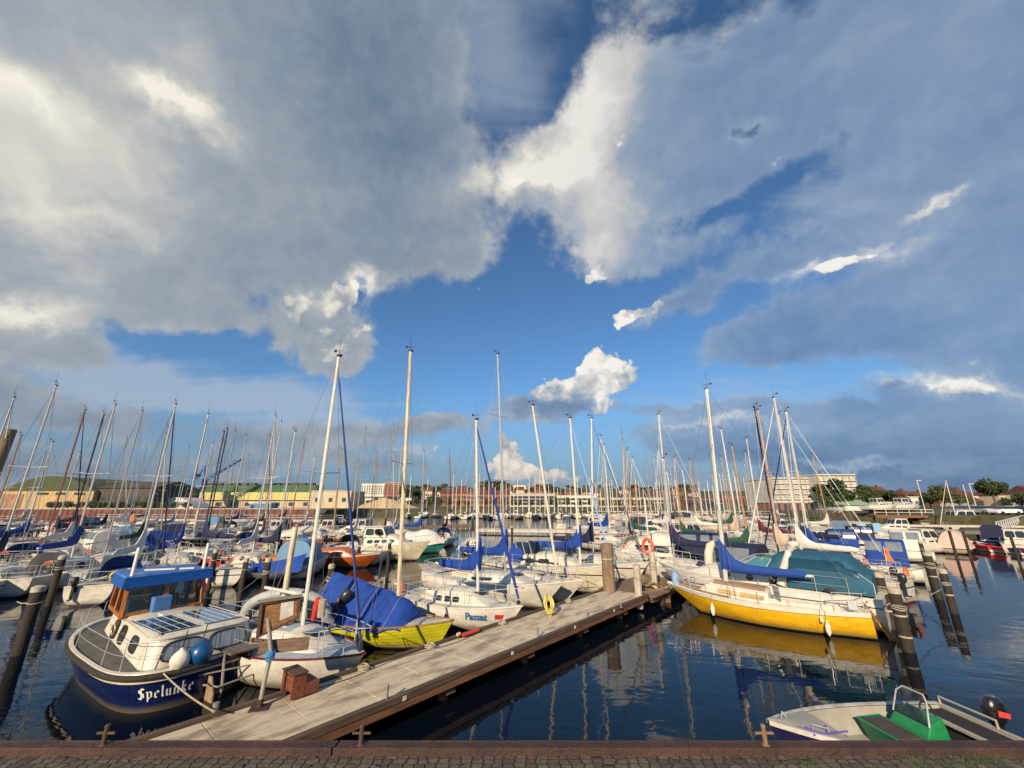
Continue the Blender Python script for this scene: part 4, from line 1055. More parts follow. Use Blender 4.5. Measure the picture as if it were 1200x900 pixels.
pontoon(g(720, 640), g(960, 632), 1.8, 'low timber jetty behind the white flybridge cruiser', .7, rail=False, m0=M_planks)
pontoon((56, 68), (86, 62), 1.8, 'sloping grey gangway with white handrails on the right', 1.3, rail=False, thick=.3)
pontoon((58.5, 61), (100, 44), 2.2, 'broad dark pontoon in front of the right bank', .9, rail=False, m0=mat('dark_grey_pontoon', (.12, .12, .12), .8))
a = WY(1022, 607, 78); b = WY(1090, 607, 76)
pontoon((a.x, 78), (b.x, 76), 2.5, 'raised timber jetty with a white railing in front of the parked boats', 2.45, rail=True, m0=M_dktimber2, rh=1.0, step=1.6)

# ================================================================== buildings
M_win = mat('building_window', (.04, .05, .06), .15, coat=.4)
M_wframe = mat('white_window_frame', (.65, .64, .60), .6)
WIN = {}
def win_mesh(w, h):
    k = (round(w, 1), round(h, 1))
    if k not in WIN:
        m = MB(); m.box((0, 0, 0), (w, .12, h)); o = m.build('window', M_win)
        WIN[k] = o.data; bpy.data.objects.remove(o)
    return WIN[k]
FRM = {}
def building(lab, px0, px1, ytop, Y, depth=12, wall=None, roof='flat', rh=2.5, roofm=None, rows=2, cols=6, ws=(1.4, 1.4), ybase=None, name='building', cat='building', group=None, z0=None, rz=0.0, trim=None, ground=None, fill=.7, chim=False):
    a = WY(px0, ytop, Y); b = WY(px1, ytop, Y); w = b.x - a.x; zt = a.z
    zb = ground_z((a.x + b.x) / 2, Y) - .5 if z0 is None else z0
    if zt - zb < 2: zb = zt - 4
    t = thing(name, lab, cat, ((a.x + b.x) / 2, Y, zb), rz, group); h = zt - zb
    if roof != 'flat': h -= rh * .0
    MB().box((0, depth / 2, h / 2), (w, depth, h)).build('wall', wall, t)
    if roof == 'flat': MB().box((0, depth / 2, h + .2), (w + .4, depth + .4, .4)).build('roof', roofm or M_conc, t)
    elif roof == 'gable':
        m = MB(); m.loft([[(-w / 2 - .4, -.5, h), (-w / 2 - .4, depth / 2, h + rh), (-w / 2 - .4, depth + .5, h)], [(w / 2 + .4, -.5, h), (w / 2 + .4, depth / 2, h + rh), (w / 2 + .4, depth + .5, h)]]); rf = m.build('roof', roofm, t)
        if chim: MB().box((w * .25, depth * .5, h + rh), (.9, .9, 1.8)).build('chimney', roofm, rf)
    elif roof == 'hip':
        m = MB(); k = min(w * .35, depth * .5); m.loft([[(-w / 2 - .4, -.4, h), (w / 2 + .4, -.4, h), (w / 2 + .4, depth + .4, h), (-w / 2 - .4, depth + .4, h)], [(-w / 2 + k, depth * .45, h + rh), (w / 2 - k, depth * .45, h + rh), (w / 2 - k, depth * .55, h + rh), (-w / 2 + k, depth * .55, h + rh)]]); rf = m.build('roof', roofm, t)
        if chim: MB().box((w * .1, depth * .5, h + rh * .9), (.9, .9, 1.8)).build('chimney', roofm, rf)
    elif roof == 'barrel':
        m = MB(); K = 10; m.loft([[(x, -.3 + (depth + .6) * 0, 0) for x in ()]] if False else [[(lerp(-w / 2, w / 2, j / K), yy, h + rh * math.sin(math.pi * j / K) ** .8) for j in range(K + 1)] + [(w / 2, yy, h - .01), (-w / 2, yy, h - .01)] for yy in (-.3, depth)]); m.build('roof', roofm, t)
    if rows and cols:
        me = win_mesh(ws[0], ws[1]); fh = h * fill / rows; zb_ = h - h * fill
        for r in range(rows):
            for c in range(cols):
                o = bpy.data.objects.new('window', me); C.objects.link(o); o.parent = t
                o.location = (-w / 2 + w * (c + .5) / cols, -.02, h * (1 - fill) * .6 + fh * (r + .5))
    return t, w, h
M_ywall = mat('yellow_corrugated_wall', (.44, .31, .13), .7, var=.08, scale=.3, dirt=(.35, .22, .08), dscale=.12)
M_groof = mat('moss_green_roof', (.06, .072, .032), .85, var=.2, scale=.4)
M_groof2 = mat('bright_green_roof_band', (.03, .10, .035), .7, var=.15, scale=.3)
M_yband = mat('lemon_yellow_fascia', (.56, .47, .14), .6, var=.06)
M_beige = mat('beige_render', (.50, .42, .28), .85, var=.08, scale=.3)
M_whitew = mat('white_render', (.60, .58, .52), .85, var=.05, scale=.4)
M_greyw = mat('grey_concrete_facade', (.42, .40, .35), .85, var=.08, scale=.3)
M_brick = mat('red_brick', (.27, .10, .058), .9, var=.15, scale=.8, dirt=(.22, .08, .05))
M_brick2 = mat('brown_brick', (.22, .09, .055), .9, var=.2, scale=.8)
M_rtile = mat('red_roof_tiles', (.12, .045, .032), .85, var=.25, scale=1.5)
M_dshed = mat('dark_shed_wall', (.075, .06, .045), .85, var=.25, scale=.4)
t, w_, h_ = building('yellow warehouse with a curved green roof on the far left shore', 3, 111, 575, 150, 30, M_ywall, 'barrel', 5.2, M_groof, 0, 0, name='warehouse')
MB().box((-w_ * .36, -.1, h_ * .42), (w_ * .22, .2, h_ * .8)).build('sliding_door', mat('rusty_door_panel', (.30, .17, .10), .85, var=.3, scale=.5), t)
for k in range(3): MB().box((-w_ * .05 + k * w_ * .2, -.08, h_ * .85), (w_ * .12, .15, .8)).build('strip_window', M_win, t)
building('long dark low shed beside the yellow warehouse', 112, 178, 572, 152, 24, M_dshed, 'gable', 3.0, mat('dark_shed_roof', (.06, .055, .04), .9, var=.3, scale=.5), 1, 8, name='shed')
t, w_, h_ = building('very long hall with a green roof edge and a lemon yellow band', 214, 368, 586, 190, 40, M_beige, 'flat', 2, M_beige, 1, 9, (2.6, 1.6), name='industrial_hall')
MB().box((0, -.5, h_ + 1.7), (w_, 1.0, 3.4)).build('yellow_band', M_yband, t); MB().box((0, 4, h_ + 5.0), (w_, 8, 3.3)).build('green_roof_edge', M_groof2, t)
for k in range(14): MB().box((-w_ * .42 + k * w_ * .065, 5, h_ + 7.2), (2.6, 3, 1.1)).build('roof_light', M_dshed, t)
building('beige block with a flat roof at the right end of the long green hall', 365, 412, 576, 175, 16, M_beige, 'flat', 2, M_beige, 1, 3, (1.6, 1.6))
building('small blue and white site cabin in front of the long green hall', 292, 318, 590, 160, 5, mat('blue_cabin', (.08, .2, .42), .7), 'flat', 1, M_whitew, 1, 3, (1.2, 1.2), name='site_cabin')
building('white hospital tower block with brick ends on the hill', 424, 452, 567, 520, 20, M_whitew, 'flat', 2, M_whitew, 5, 10, (1.6, 1.4))
building('red brick block beside the white hospital tower', 451, 470, 566, 515, 20, M_brick, 'flat', 2, M_whitew, 5, 5, (1.6, 1.4))
building('long white flat building low in front of the hospital', 428, 482, 584, 330, 14, M_whitew, 'flat', 2, M_conc, 1, 12, (2, 1.2))
building('long orange brick terrace behind the far marina, left half', 516, 556, 578, 260, 14, M_brick, 'gable', 3, M_rtile, 2, 12)
building('long orange brick terrace behind the far marina, right half', 557, 597, 579, 262, 14, M_brick, 'gable', 2.6, M_rtile, 2, 12)
building('white pair of storage silos on the hill', 596, 616, 569, 600, 20, M_whitew, 'flat', 2, M_whitew, 0, 0, name='silo')
building('small orange brick house right of the white silos', 617, 624, 570, 590, 12, M_brick, 'flat', 2, M_rtile, 1, 2)
building('long pale office building with rows of windows behind the far marina', 598, 650, 579, 230, 16, M_greyw, 'flat', 2, M_conc, 3, 20, (1.6, 1.3))
building('pale office building right of the long one behind the far marina', 651, 700, 581, 236, 16, M_whitew, 'flat', 2, M_conc, 2, 16, (1.6, 1.3))
building('cream row of flats behind the dense far masts', 701, 778, 584, 220, 14, M_beige, 'flat', 2, M_conc, 2, 20, (1.6, 1.3))
building('tall brown brick block behind the far masts right of centre', 778, 801, 577, 240, 14, M_brick2, 'flat', 2, M_brick2, 4, 7, (1.3, 1.3))
building('long orange brick office building with square windows', 801, 848, 586, 175, 12, M_brick, 'flat', 2, M_brick, 2, 9, (1.8, 1.8))
building('orange brick wing right of the square window building', 849, 884, 583, 178, 12, M_brick, 'flat', 2, M_brick, 2, 6, (1.8, 1.8))
# scaffolded building
M_sheet = mat('scaffold_sheeting', (.50, .485, .43), .85, var=.14, scale=.35, bump=.5, bscale=.6, dirt=(.33, .31, .27), dscale=.2)
for (lab, a, b, yt, Y, n) in [('grey white building wrapped in scaffold sheeting, wide left part', 903, 958, 561, 142, 7), ('taller right part of the scaffolded building in pale sheeting', 956, 1001, 557, 138, 6)]:
    t, w_, h_ = building(lab, a, b, yt, Y, 16, M_sheet, 'flat', 2, M_sheet, 0, 0, name='scaffolded_building')
    m = MB()
    for i in range(n + 1):
        m.box((-w_ / 2 + w_ * i / n, -.35, h_ / 2 + .5), (.12, .12, h_ + 1))
    for k in range(6): m.box((0, -.35, h_ * (k + 1) / 6), (w_, .5, .12)); m.box((0, -.6, h_ * (k + 1) / 6 + .0 + 1), (w_, .07, .07)) if k < 5 else None
    m.build('scaffold', mat('scaffold_tubes', (.40, .38, .33), .6), t)
building('low red brick shop front under the scaffolded building', 985, 990, 592, 120, 8, M_brick2, 'flat', 1, M_brick2, 0, 0)
building('red brick ground floor block beside the round tree', 905, 948, 589, 122, 8, M_brick, 'flat', 1, M_whitew, 1, 4, (1.6, 1.8))
building('low white shed with a pale green roof', 990, 1022, 592, 112, 14, M_whitew, 'gable', 2.0, mat('pale_green_roof', (.26, .38, .22), .7), 0, 0, name='shed')
building('small white house with two dark windows among the right trees', 1056, 1076, 583, 150, 8, M_whitew, 'flat', 1, M_conc, 1, 3, (1.2, 1.2), name='house')
for i, (a, b, yt, Y, mm, lab) in enumerate([
    (1026, 1043, 577, 210, M_brick, 'red house with a white gutter behind the right trees'), (1060, 1074, 580, 220, M_brick2, 'dark red hipped roof house left of the big right tree'), (1076, 1092, 582, 230, M_brick2, 'brown brick house half hidden behind the big tree'),
    (1128, 1146, 581, 170, M_whitew, 'white gabled house with a dark red roof on the right bank'), (1144, 1152, 588, 160, M_whitew, 'small white gable beside the tall umbrella shaped tree'), (1170, 1186, 580, 165, M_beige, 'yellow gabled house on the far right'), (1188, 1215, 582, 180, M_brick2, 'red roofed house at the right edge'), (1100, 1116, 584, 200, M_brick, 'brick house between the two trees on the right bank'),
    (1216, 1245, 578, 150, M_whitew, 'white house just beyond the right edge')]):
    building(lab, a, b, yt, Y, 10, mm, 'hip' if i % 2 else 'gable', 3.0, M_rtile, 2, 3, (1.1, 1.2), name='house', cat='house', group='houses behind the right bank', chim=True)
rh_ = random.Random(5)
pal = [M_brick, M_beige, M_whitew, M_brick2, M_greyw]; pn = ['brick', 'beige', 'white', 'dark brown', 'grey']; ords = ['first', 'second', 'third', 'fourth', 'fifth', 'sixth', 'seventh', 'eighth', 'ninth', 'tenth', 'eleventh', 'twelfth', 'thirteenth', 'fourteenth', 'fifteenth', 'sixteenth', 'seventeenth', 'eighteenth', 'nineteenth', 'twentieth', 'twenty-first', 'twenty-second', 'twenty-third', 'twenty-fourth', 'twenty-fifth', 'twenty-sixth', 'twenty-seventh', 'twenty-eighth', 'twenty-ninth', 'thirtieth', 'thirty-first', 'thirty-second', 'thirty-third', 'thirty-fourth', 'thirty-fifth', 'thirty-sixth', 'thirty-seventh', 'thirty-eighth', 'thirty-ninth', 'fortieth', 'forty-first', 'forty-second', 'forty-third', 'forty-fourth', 'forty-fifth', 'forty-sixth', 'forty-seventh', 'forty-eighth', 'forty-ninth', 'fiftieth']
ords += ['fifty-' + o for o in ords[:9]] + ['sixtieth'] + ['sixty-' + o for o in ords[:9]] + ['seventieth'] + ['seventy-' + o for o in ords[:9]] + ['eightieth'] + ['eighty-' + o for o in ords[:9]] + ['ninetieth'] + ['ninety-' + o for o in ords[:9]]
for i in range(30):
    px = 478 + i * 11.4 + rh_.uniform(-3, 3); k = rh_.randrange(5); Y = rh_.uniform(330, 480)
    building('%s house on the far hillside, %s from the left of its row' % (pn[k], ords[i]), px, px + rh_.uniform(6, 11), rh_.uniform(574, 580), Y, 10, pal[k], 'gable' if i % 3 else 'flat', 3.5, M_rtile if i % 4 else M_dshed, 2, 3, (1.3, 1.3), name='house', cat='house', group='houses on the far hillside')

# cranes
M_crane = mat('blue_crane_paint', (.04, .14, .34), .6)
a = WY(228, 592, 175); t = thing('harbour_crane', 'blue harbour crane with a raised lattice jib beside the green hall', 'crane', (a.x, 175, 2.6))
sc_ = 175 / 466
m = MB()
for sx in (-1, 1):
    for sy in (-1, 1): m.beam((sx * 2.2, sy * 2.2, 0), (sx * 1.4, sy * 1.4, 8), .5, .5)
m.box((0, 0, 8.2), (4, 4, .6)); m.build('portal', M_crane, t)
m = MB(); m.box((-.5, 0, 10.2), (5.5, 3.4, 3.4)); m.beam((-2.4, 0, 11), (.6, 0, 17.5), .7, .7); m.beam((1.8, 0, 11), (.6, 0, 17.5), .6, .6); m.box((-2.6, 0, 13.2), (3, 2.6, 1.8)); m.build('machine_house', M_crane, t)
m = MB(); A = V3(1.5, 0, 10.5); B_ = V3(16.5, 0, 20.5)
for sy in (-.7, .7):
    for dz_ in (0, 1.4): m.beam(A + V3(0, sy, dz_), B_ + V3(0, sy * .3, dz_ * .3), .28, .28)
for i in range(9):
    k, k2 = i / 9, (i + 1) / 9; P0 = A.lerp(B_, k); P1 = A.lerp(B_, k2); m.beam(P0 + V3(0, -.7, 0), P1 + V3(0, -.6, 1.3 * (1 - k2 * .7)), .18, .18); m.beam(P0 + V3(0, .7, 1.3 * (1 - k * .7)), P1 + V3(0, .6, 0), .18, .18)
m.tube([(.6, 0, 17.5), B_], .08, 4); m.build('jib', M_crane, t)
a = WY(187, 590, 165); t = thing('orange_crane', 'small orange yellow crane right of the dark shed', 'crane', (a.x, 165, 2.6)); m = MB(); m.box((0, 0, 2), (3.4, 2.4, 3)); m.beam((0, 0, 3), (1.5, 0, 10), 1.1, .9); m.beam((1.5, 0, 10), (2.6, 0, 5), .6, .5); m.build('crane', mat('orange_machine_paint', (.70, .33, .04), .6), t)
a = WY(203, 594, 160); t = thing('white_tent', 'low white rounded tent hall between the two cranes', 'tent', (a.x, 160, 2.6)); m = MB(); m.loft([[(lerp(-8, 8, j / 10), y, 4.2 * math.sin(math.pi * j / 10) ** .7) for j in range(11)] for y in (0, 9)], closed=True); m.build('tent', M_litecanvas, t, smooth=True)
a = WY(447, 600, 178); m = MB(); rg = []
for i in range(9):
    r_ = 10 * (1 - i / 9) ** .9; rg.append([(a.x + r_ * 1.5 * math.cos(q) * (1 + .1 * math.sin(3 * q)), 182 + r_ * .7 * math.sin(q), 2.4 + 4.6 * (i / 9)) for q in [2 * math.pi * j / 20 for j in range(20)]])
m.loft(rg); tag(m.build('sand_heap', mat('sand', (.48, .36, .20), .95, var=.15, scale=.5), smooth=True), 'pale sand heap on the far shore below the hospital', 'sand heap')

# ================================================================== trees
def leaf_mat(name, a, b_):
    m, n, b = new_mat(name)
    co = X(n, n.new('ShaderNodeTexCoord').outputs['Object']); nz = n.noise(co, .8, 5, .6); f = n.noise(co, 6.0, 3, .6)
    n.put(b.inputs['Base Color'], n.mix(n.step(nz * .6 + f * .4, .38, .62), a, b_)); b.inputs['Roughness'].default_value = .75
    MATS[name] = m; return m
LM = [leaf_mat('dark_green_leaves', (.030, .050, .012), (.06, .085, .02)), leaf_mat('olive_leaves', (.055, .070, .015), (.11, .115, .028)), leaf_mat('deep_green_leaves', (.018, .040, .012), (.045, .075, .02))]
M_bark = mat('bark', (.11, .08, .055), .9, var=.3)
def make_tree(seed, H=9, Wd=7, kind=0, trunk=.3, n=900, flat=1.0):
    rnd = random.Random(seed); t = thing('tree', 'tree', 'tree')
    m = MB(); m.tube([(0, 0, -1), (.1, 0, H * trunk), (0, .1, H * .6), (.1, 0, H * .85)], [H * .035, H * .028, H * .018, .03], 8)
    for k in range(5):
        a = k * 1.3 + rnd.random(); m.tube([(0, 0, H * (trunk + .02 * k)), (math.cos(a) * Wd * .2, math.sin(a) * Wd * .2, H * (.5 + .05 * k)), (math.cos(a) * Wd * .36, math.sin(a) * Wd * .36, H * .68)], [.14, .09, .03], 6)
    m.build('trunk', M_bark, t)
    cl = []
    zc = H * (trunk + (1 - trunk) * .52); hz = H * (1 - trunk) * .52 * flat
    for k in range(26):
        while True:
            p = Vector((rnd.uniform(-1, 1), rnd.uniform(-1, 1), rnd.uniform(-1, 1)))
            if .25 < p.length < 1: break
        cl.append((Vector((p.x * Wd * .42, p.y * Wd * .42, zc + p.z * hz * .85)), rnd.uniform(.12, .21) * Wd))
    m = MB()
    for k in range(n):
        c, r_ = cl[k % len(cl)]; d = Vector((rnd.gauss(0, 1), rnd.gauss(0, 1), rnd.gauss(0, 1))).normalized() * r_ * rnd.uniform(.5, 1.08); d.z *= .8; p = c + d
        s = rnd.uniform(.10, .21) * Wd / 7 * 1.4; u = Vector((rnd.gauss(0, 1), rnd.gauss(0, 1), rnd.gauss(0, 1))).normalized(); v = u.orthogonal().normalized(); v2 = (u + d.normalized() * .5).normalized().cross(v)
        m.add([p - v * s, p + v2 * s * .9, p + v * s * 1.1, p - v2 * s], [[0, 1, 2, 3]])
    m.build('crown', LM[kind], t); return t
protos = [make_tree(11, 9, 8, 0, .2, 2600), make_tree(12, 10, 8, 1, .22, 2600), make_tree(13, 8, 9, 2, .12, 5200), make_tree(14, 11, 9, 0, .42, 3000, .75)]
used_t = [False] * 4
def tree(px, ytop, Y, k, lab, wid=1.0, grp='trees on the far shore', zoff=0):
    p = WY(px, ytop, Y); zb = ground_z(p.x, Y) + zoff; H = [9, 10, 8, 11][k]; s = max(.25, (p.z - zb) / H)
    if not used_t[k]: used_t[k] = True; o = protos[k]
    else: o = dup(protos[k])
    o.location = (p.x, Y, zb); o.scale = (s * wid, s * wid, s); o.rotation_euler = (0, 0, px * 1.7); o['label'] = lab; o['category'] = 'tree'; o['group'] = grp; return o
tree(973, 564, 118, 2, 'big round dark green tree in front of the scaffolded building', 1.15)
tree(1012, 569, 128, 0, 'dark tree right of the scaffolded building', 1.0)
tree(1100, 569, 140, 1, 'broad olive green tree in the middle of the right bank', 1.35)
tree(1157, 561, 112, 3, 'tall umbrella shaped tree on the right bank with a bare trunk', 1.0)
for i, (px, yt, Y, k, w) in enumerate([(1030, 575, 150, 0, 1), (1046, 576, 145, 2, 1.1), (1086, 578, 150, 0, 1), (1120, 577, 150, 1, 1), (1134, 580, 150, 1, 1), (1192, 577, 130, 1, 1.2), (1210, 574, 125, 0, 1.2), (1071, 580, 170, 2, 1.2), (1178, 584, 140, 0, 1)]):
    tree(px, yt, Y, k, '%s tree from the left in the row of smaller trees behind the right bank' % ords[i], w)
rt = random.Random(3)
for i in range(64):
    px = 470 + i * 5.4 + rt.uniform(-2, 2); Y = rt.uniform(420, 620)
    tree(px, (570 if not 570 < px < 600 else 566) + rt.uniform(-2.5, 4), Y, rt.choice([0, 2, 0, 1]), 'dark hillside tree on the skyline, %s from the left' % ords[i], 1.5, 'dark trees on the hill skyline')
for i in range(26):
    px = 505 + i * 10.5 + rt.uniform(-3, 3)
    tree(px, 584 + rt.uniform(-2, 4), rt.uniform(180, 215), rt.choice([0, 1]), 'small tree in front of the long waterfront buildings, %s from the left' % ords[i], 1.1, 'small trees along the far waterfront')
for i in range(12):
    tree(415 + i * 8 + rt.uniform(-2, 2), 583 + rt.uniform(-2, 4), rt.uniform(230, 300), rt.choice([0, 1]), 'bushy tree right of the long green hall, %s from the left' % ords[i], 1.3, 'bushy trees below the hospital')
for i in range(14):
    tree(60 + i * 12 + rt.uniform(-3, 3), 588 + rt.uniform(-1, 3), 141 + rt.uniform(0, 4), 1, 'low shrub on top of the red quay wall, %s from the left' % ords[i], 1.9, 'shrubs on the red quay wall')
for i in range(6):
    tree(148 + i * 11, 575 + rt.uniform(-2, 3), 260, 2, 'dark tree behind the cranes on the left, %s from the left' % ords[i], 1.5, 'dark trees behind the cranes')

# ================================================================== the near boats
# ---- blue motor boat with the wooden wheelhouse
A0 = Vector((-.84, .54, 0)).normalized(); ctr = Vector((-7.7, 11.54, 0)) + A0 * 2.75
bl = thing('blue_motorboat', 'navy blue motorboat with white cabin, solar panels and varnished wheelhouse under a blue roof', 'motorboat', tuple(ctr), math.atan2(A0.y, A0.x))
AX, BX = 3.45, 1.72
def shell_pt(th, z, k=1.0):
    c, s_ = math.cos(th), math.sin(th)
    f = lerp(.80, 1.0, sm(z, -.3, .85)); fl = lerp(.90, 1.0, sm(z, -.3, .8))
    if c >= 0:
        x = AX * abs(c) ** (2 / 2.3) * fl; y = BX * abs(s_) ** (2 / 2.2) * f
    else:
        x = -AX * .92 * abs(c) ** (2 / 5.0) * lerp(.94, 1, sm(z, -.3, .8)); y = BX * abs(s_) ** (2 / 3.2) * f
    return Vector((x * k, math.copysign(y, s_) * k, z))
def sheer_z(x): return .10 * max(0, (x + .5) / AX) ** 2 if x > -.5 else .04 * ((x + .5) / AX) ** 2
def zz_(p, z): return Vector((p.x, p.y, z + sheer_z(p.x) * sm(z, 0, .8)))
TH = [2 * math.pi * i / 72 for i in range(72)]
m = MB(); m.loft([[zz_(shell_pt(a, z), z) for a in TH] for z in (-.35, -.1, .1, .3, .5, .64)], caps=False)
M_bhull = hull_mat((.006, .014, .085), (.02, .02, .03), None, z_boot=.0, z_anti=-.05, rough=.2)
m.build('hull', M_bhull, bl, smooth=True)
MB().loft([[zz_(shell_pt(a, z, k), z) for a in TH] for z, k in ((.635, 1.004), (.64, 1.02), (.70, 1.02), (.705, 1.0))], caps=False).build('cream_strip', M_cream, bl, smooth=True)
MB().tube([zz_(shell_pt(a, .75, 1.02), .755) for a in TH], .065, 8, closed=True).build('rubbing_strake', mat('worn_black_fendering', (.035, .028, .024), .9, var=.6, scale=25, bump=1.0, bscale=40), bl, smooth=True)
MB().loft([[zz_(shell_pt(a, z, k), z) for a in TH] for z, k in ((.72, 1.0), (.80, 1.015), (.835, 1.01), (.84, .965), (.80, .955))], caps=False).build('gunwale', M_gel, bl, smooth=True)
MB().loft([[zz_(shell_pt(a, .79, .96), .79) for a in TH], [Vector((shell_pt(a, .79, .05).x, shell_pt(a, .79, .05).y, .86)) for a in TH]], caps=True).build('deck', mat('dark_green_grey_deck', (.085, .09, .075), .8, bump=.4, bscale=150, dirt=(.16, .14, .11)), bl)
# cabin
def rrect(x0, x1, w0, w1, z, r=.35, n=6):
    pts = []
    for cx, cy, a0 in ((x1 - r, w1 - r, 0), (x0 + r, w0 - r, 90), (x0 + r, -(w0 - r), 180), (x1 - r, -(w1 - r), 270)):
        for i in range(n + 1): a = R(a0 + 90 * i / n); pts.append(Vector((cx + r * math.cos(a), cy + r * math.sin(a), z)))
    return pts
cb0 = rrect(-2.75, 2.35, 1.22, .82, .78, .40); cb1 = rrect(-2.62, 2.15, 1.08, .72, 1.40, .38)
m = MB(); m.loft([cb0, cb1, [c + (c * 0) + V3(0, 0, .035) for c in rrect(-2.50, 2.05, .96, .66, 1.42, .36)], rrect(-1.6, 1.6, .3, .3, 1.475, .2)]); cab = m.build('cabin', M_gel, bl, smooth=True, angle=30)
MB().tube([p + V3(0, 0, .01) for p in rrect(-2.64, 2.17, 1.10, .74, 1.385, .38)], .022, 6, closed=True).build('grab_moulding', M_gel, cab, smooth=True)
def cabwin(x0, x1, side=1, v0=.28, v1=.80, kind='win'):
    wy0 = lambda x: lerp(1.22, .82, sm((x + 2.75) / 5.1 * 1.0, 0, 1) * 0 + (x + 2.75) / 5.1); wy1 = lambda x: lerp(1.08, .72, (x + 2.62) / 4.77)
    wall = [(x0, side * wy0(x0), .78), (x1, side * wy0(x1), .78), (x1, side * wy1(x1), 1.40), (x0, side * wy1(x0), 1.40)]
    if side > 0: wall = [wall[1], wall[0], wall[3], wall[2]]
    return window_on(cab, wall, .0, 1.0, v0, v1, M_glass, M_rubber, off=.022, e=3.6, fw=.02), wall
w_, wl = cabwin(-1.62, -1.02); cabwin(-.28, .18, v0=.22, v1=.86)
w_, wl = cabwin(.62, 1.0, v0=.20, v1=.88)
c = sum([Vector(p) for p in wl], V3(0, 0, 0)) / 4 + V3(0, .04, .02)
MB().tube([c + V3(.12 * math.cos(a), .012, .13 * math.sin(a)) for a in [2 * math.pi * j / 16 for j in range(16)]], .022, 6, closed=True).build('porthole_ring', M_brass if 'M_brass' in globals() else mat('pale_brass', (.6, .5, .33), .4, metal=.6), w_, smooth=True)
for s_ in (-.9, .2): cabwin(s_, s_ + .5, -1)
aw = [(-2.765, -1.08, .78), (-2.765, 1.08, .78), (-2.64, .95, 1.40), (-2.64, -.95, 1.40)]; aw = [aw[1], aw[0], aw[3], aw[2]]
M_curt = mat('grey_window_curtain', (.20, .24, .30), .4, stretch=(1, 26, 1), var=.5, scale=1.2, coat=.5)
for u0, u1 in ((.04, .44), (.52, .95)): window_on(cab, aw, u0, u1, .22, .86, M_curt, M_rubber, off=.02, e=3.4, fw=.02)
# solar panels
M_solar = mat('solar_cells', (.045, .085, .14), .10, var=.25, coat=.8); M_sline = mat('solar_panel_grid_lines', (.45, .52, .58), .4)
for (y0, y1) in ((.10, .92), (-.86, -.08)):
    o = MB().box((-1.45, (y0 + y1) / 2, 1.475), (1.85, y1 - y0, .03)).build('solar_panel', M_solar, bl, bevel=.004)
    m = MB()
    for k in range(5): m.box((-1.45, lerp(y0 + .02, y1 - .02, k / 4), 1.492), (1.83, .009, .008))
    for k in range(4): m.box((lerp(-2.36, -.54, k / 3), (y0 + y1) / 2, 1.4925), (.008, y1 - y0 - .02, .007))
    m.build('cell_lines', M_sline, o)
MB().box((-.30, .05, 1.49), (.34, .5, .05)).build('hatch', M_gel, bl, bevel=.015)
m = MB(); m.tube([(-2.3, -.02, 1.50), (-.6, -.02, 1.50)], .014, 6); m.tube([(-2.45, .98, 1.45), (-2.45, .98, 1.5), (-.1, 1.0, 1.5), (-.1, 1.0, 1.45)], .014, 6); m.tube([(-2.5, -.9, 1.45), (-2.5, -.9, 1.52), (-.3, -.9, 1.52)], .014, 6); m.build('grab_rail', M_steel, bl, smooth=True)
# wheelhouse
wb = [(.42, -.96, 1.40), (2.20, -.74, 1.40), (2.20, .74, 1.40), (.42, .96, 1.40)]
wt_ = [(.56, -.92, 2.30), (1.90, -.76, 2.30), (1.90, .76, 2.30), (.56, .92, 2.30)]
wh = MB().slab([Vector(p) + V3(0, 0, .0) for p in wb], (0, 0, .05)).build('wheelhouse_sill', M_varn, bl)
wb = [Vector(p) + V3(0, 0, .05) for p in wb]; wt_ = [Vector(p) for p in wt_]
for i in range(4):
    j = (i + 1) % 4; m = MB(); nb = {0: 2, 1: 2, 2: 2, 3: 2}[i]
    m.beam(wb[i], wt_[i], .10, .10)
    for k in range(1, nb): m.beam(wb[i].lerp(wb[j], k / nb), wt_[i].lerp(wt_[j], k / nb), .13 if i == 3 else .08, .075)
    m.beam(wb[i].lerp(wb[j], .03) + V3(0, 0, .04), wb[j].lerp(wb[i], .03) + V3(0, 0, .04), .08, .08); m.beam(wt_[i].lerp(wt_[j], .03) - V3(0, 0, .03), wt_[j].lerp(wt_[i], .03) - V3(0, 0, .03), .075, .08)
    m.build('window_frame', M_varn, bl, bevel=.006)
    g = [wb[i].lerp(wb[j], .03) + V3(0, 0, .06), wb[j].lerp(wb[i], .03) + V3(0, 0, .06), wt_[j].lerp(wt_[i], .03) - V3(0, 0, .04), wt_[i].lerp(wt_[j], .03) - V3(0, 0, .04)]
    m = MB(); m.poly(g)
    if 'M_clear' not in globals():
        M_clear, n_, b_ = new_mat('clear_window_glass'); t_ = M_clear.node_tree
        gl = n_.new('ShaderNodeBsdfGlossy'); gl.inputs['Roughness'].default_value = .02; tr = n_.new('ShaderNodeBsdfTransparent'); tr.inputs[0].default_value = (.62, .66, .66, 1)
        fz = n_.new('ShaderNodeFresnel'); fz.inputs[0].default_value = 1.6; mx_ = n_.new('ShaderNodeMixShader'); t_.links.new(fz.outputs[0], mx_.inputs[0]); t_.links.new(tr.outputs[0], mx_.inputs[1]); t_.links.new(gl.outputs[0], mx_.inputs[2])
        t_.links.new(mx_.outputs[0], [n for n in t_.nodes if n.type == 'OUTPUT_MATERIAL'][0].inputs[0])
    m.build('window', M_clear, bl)
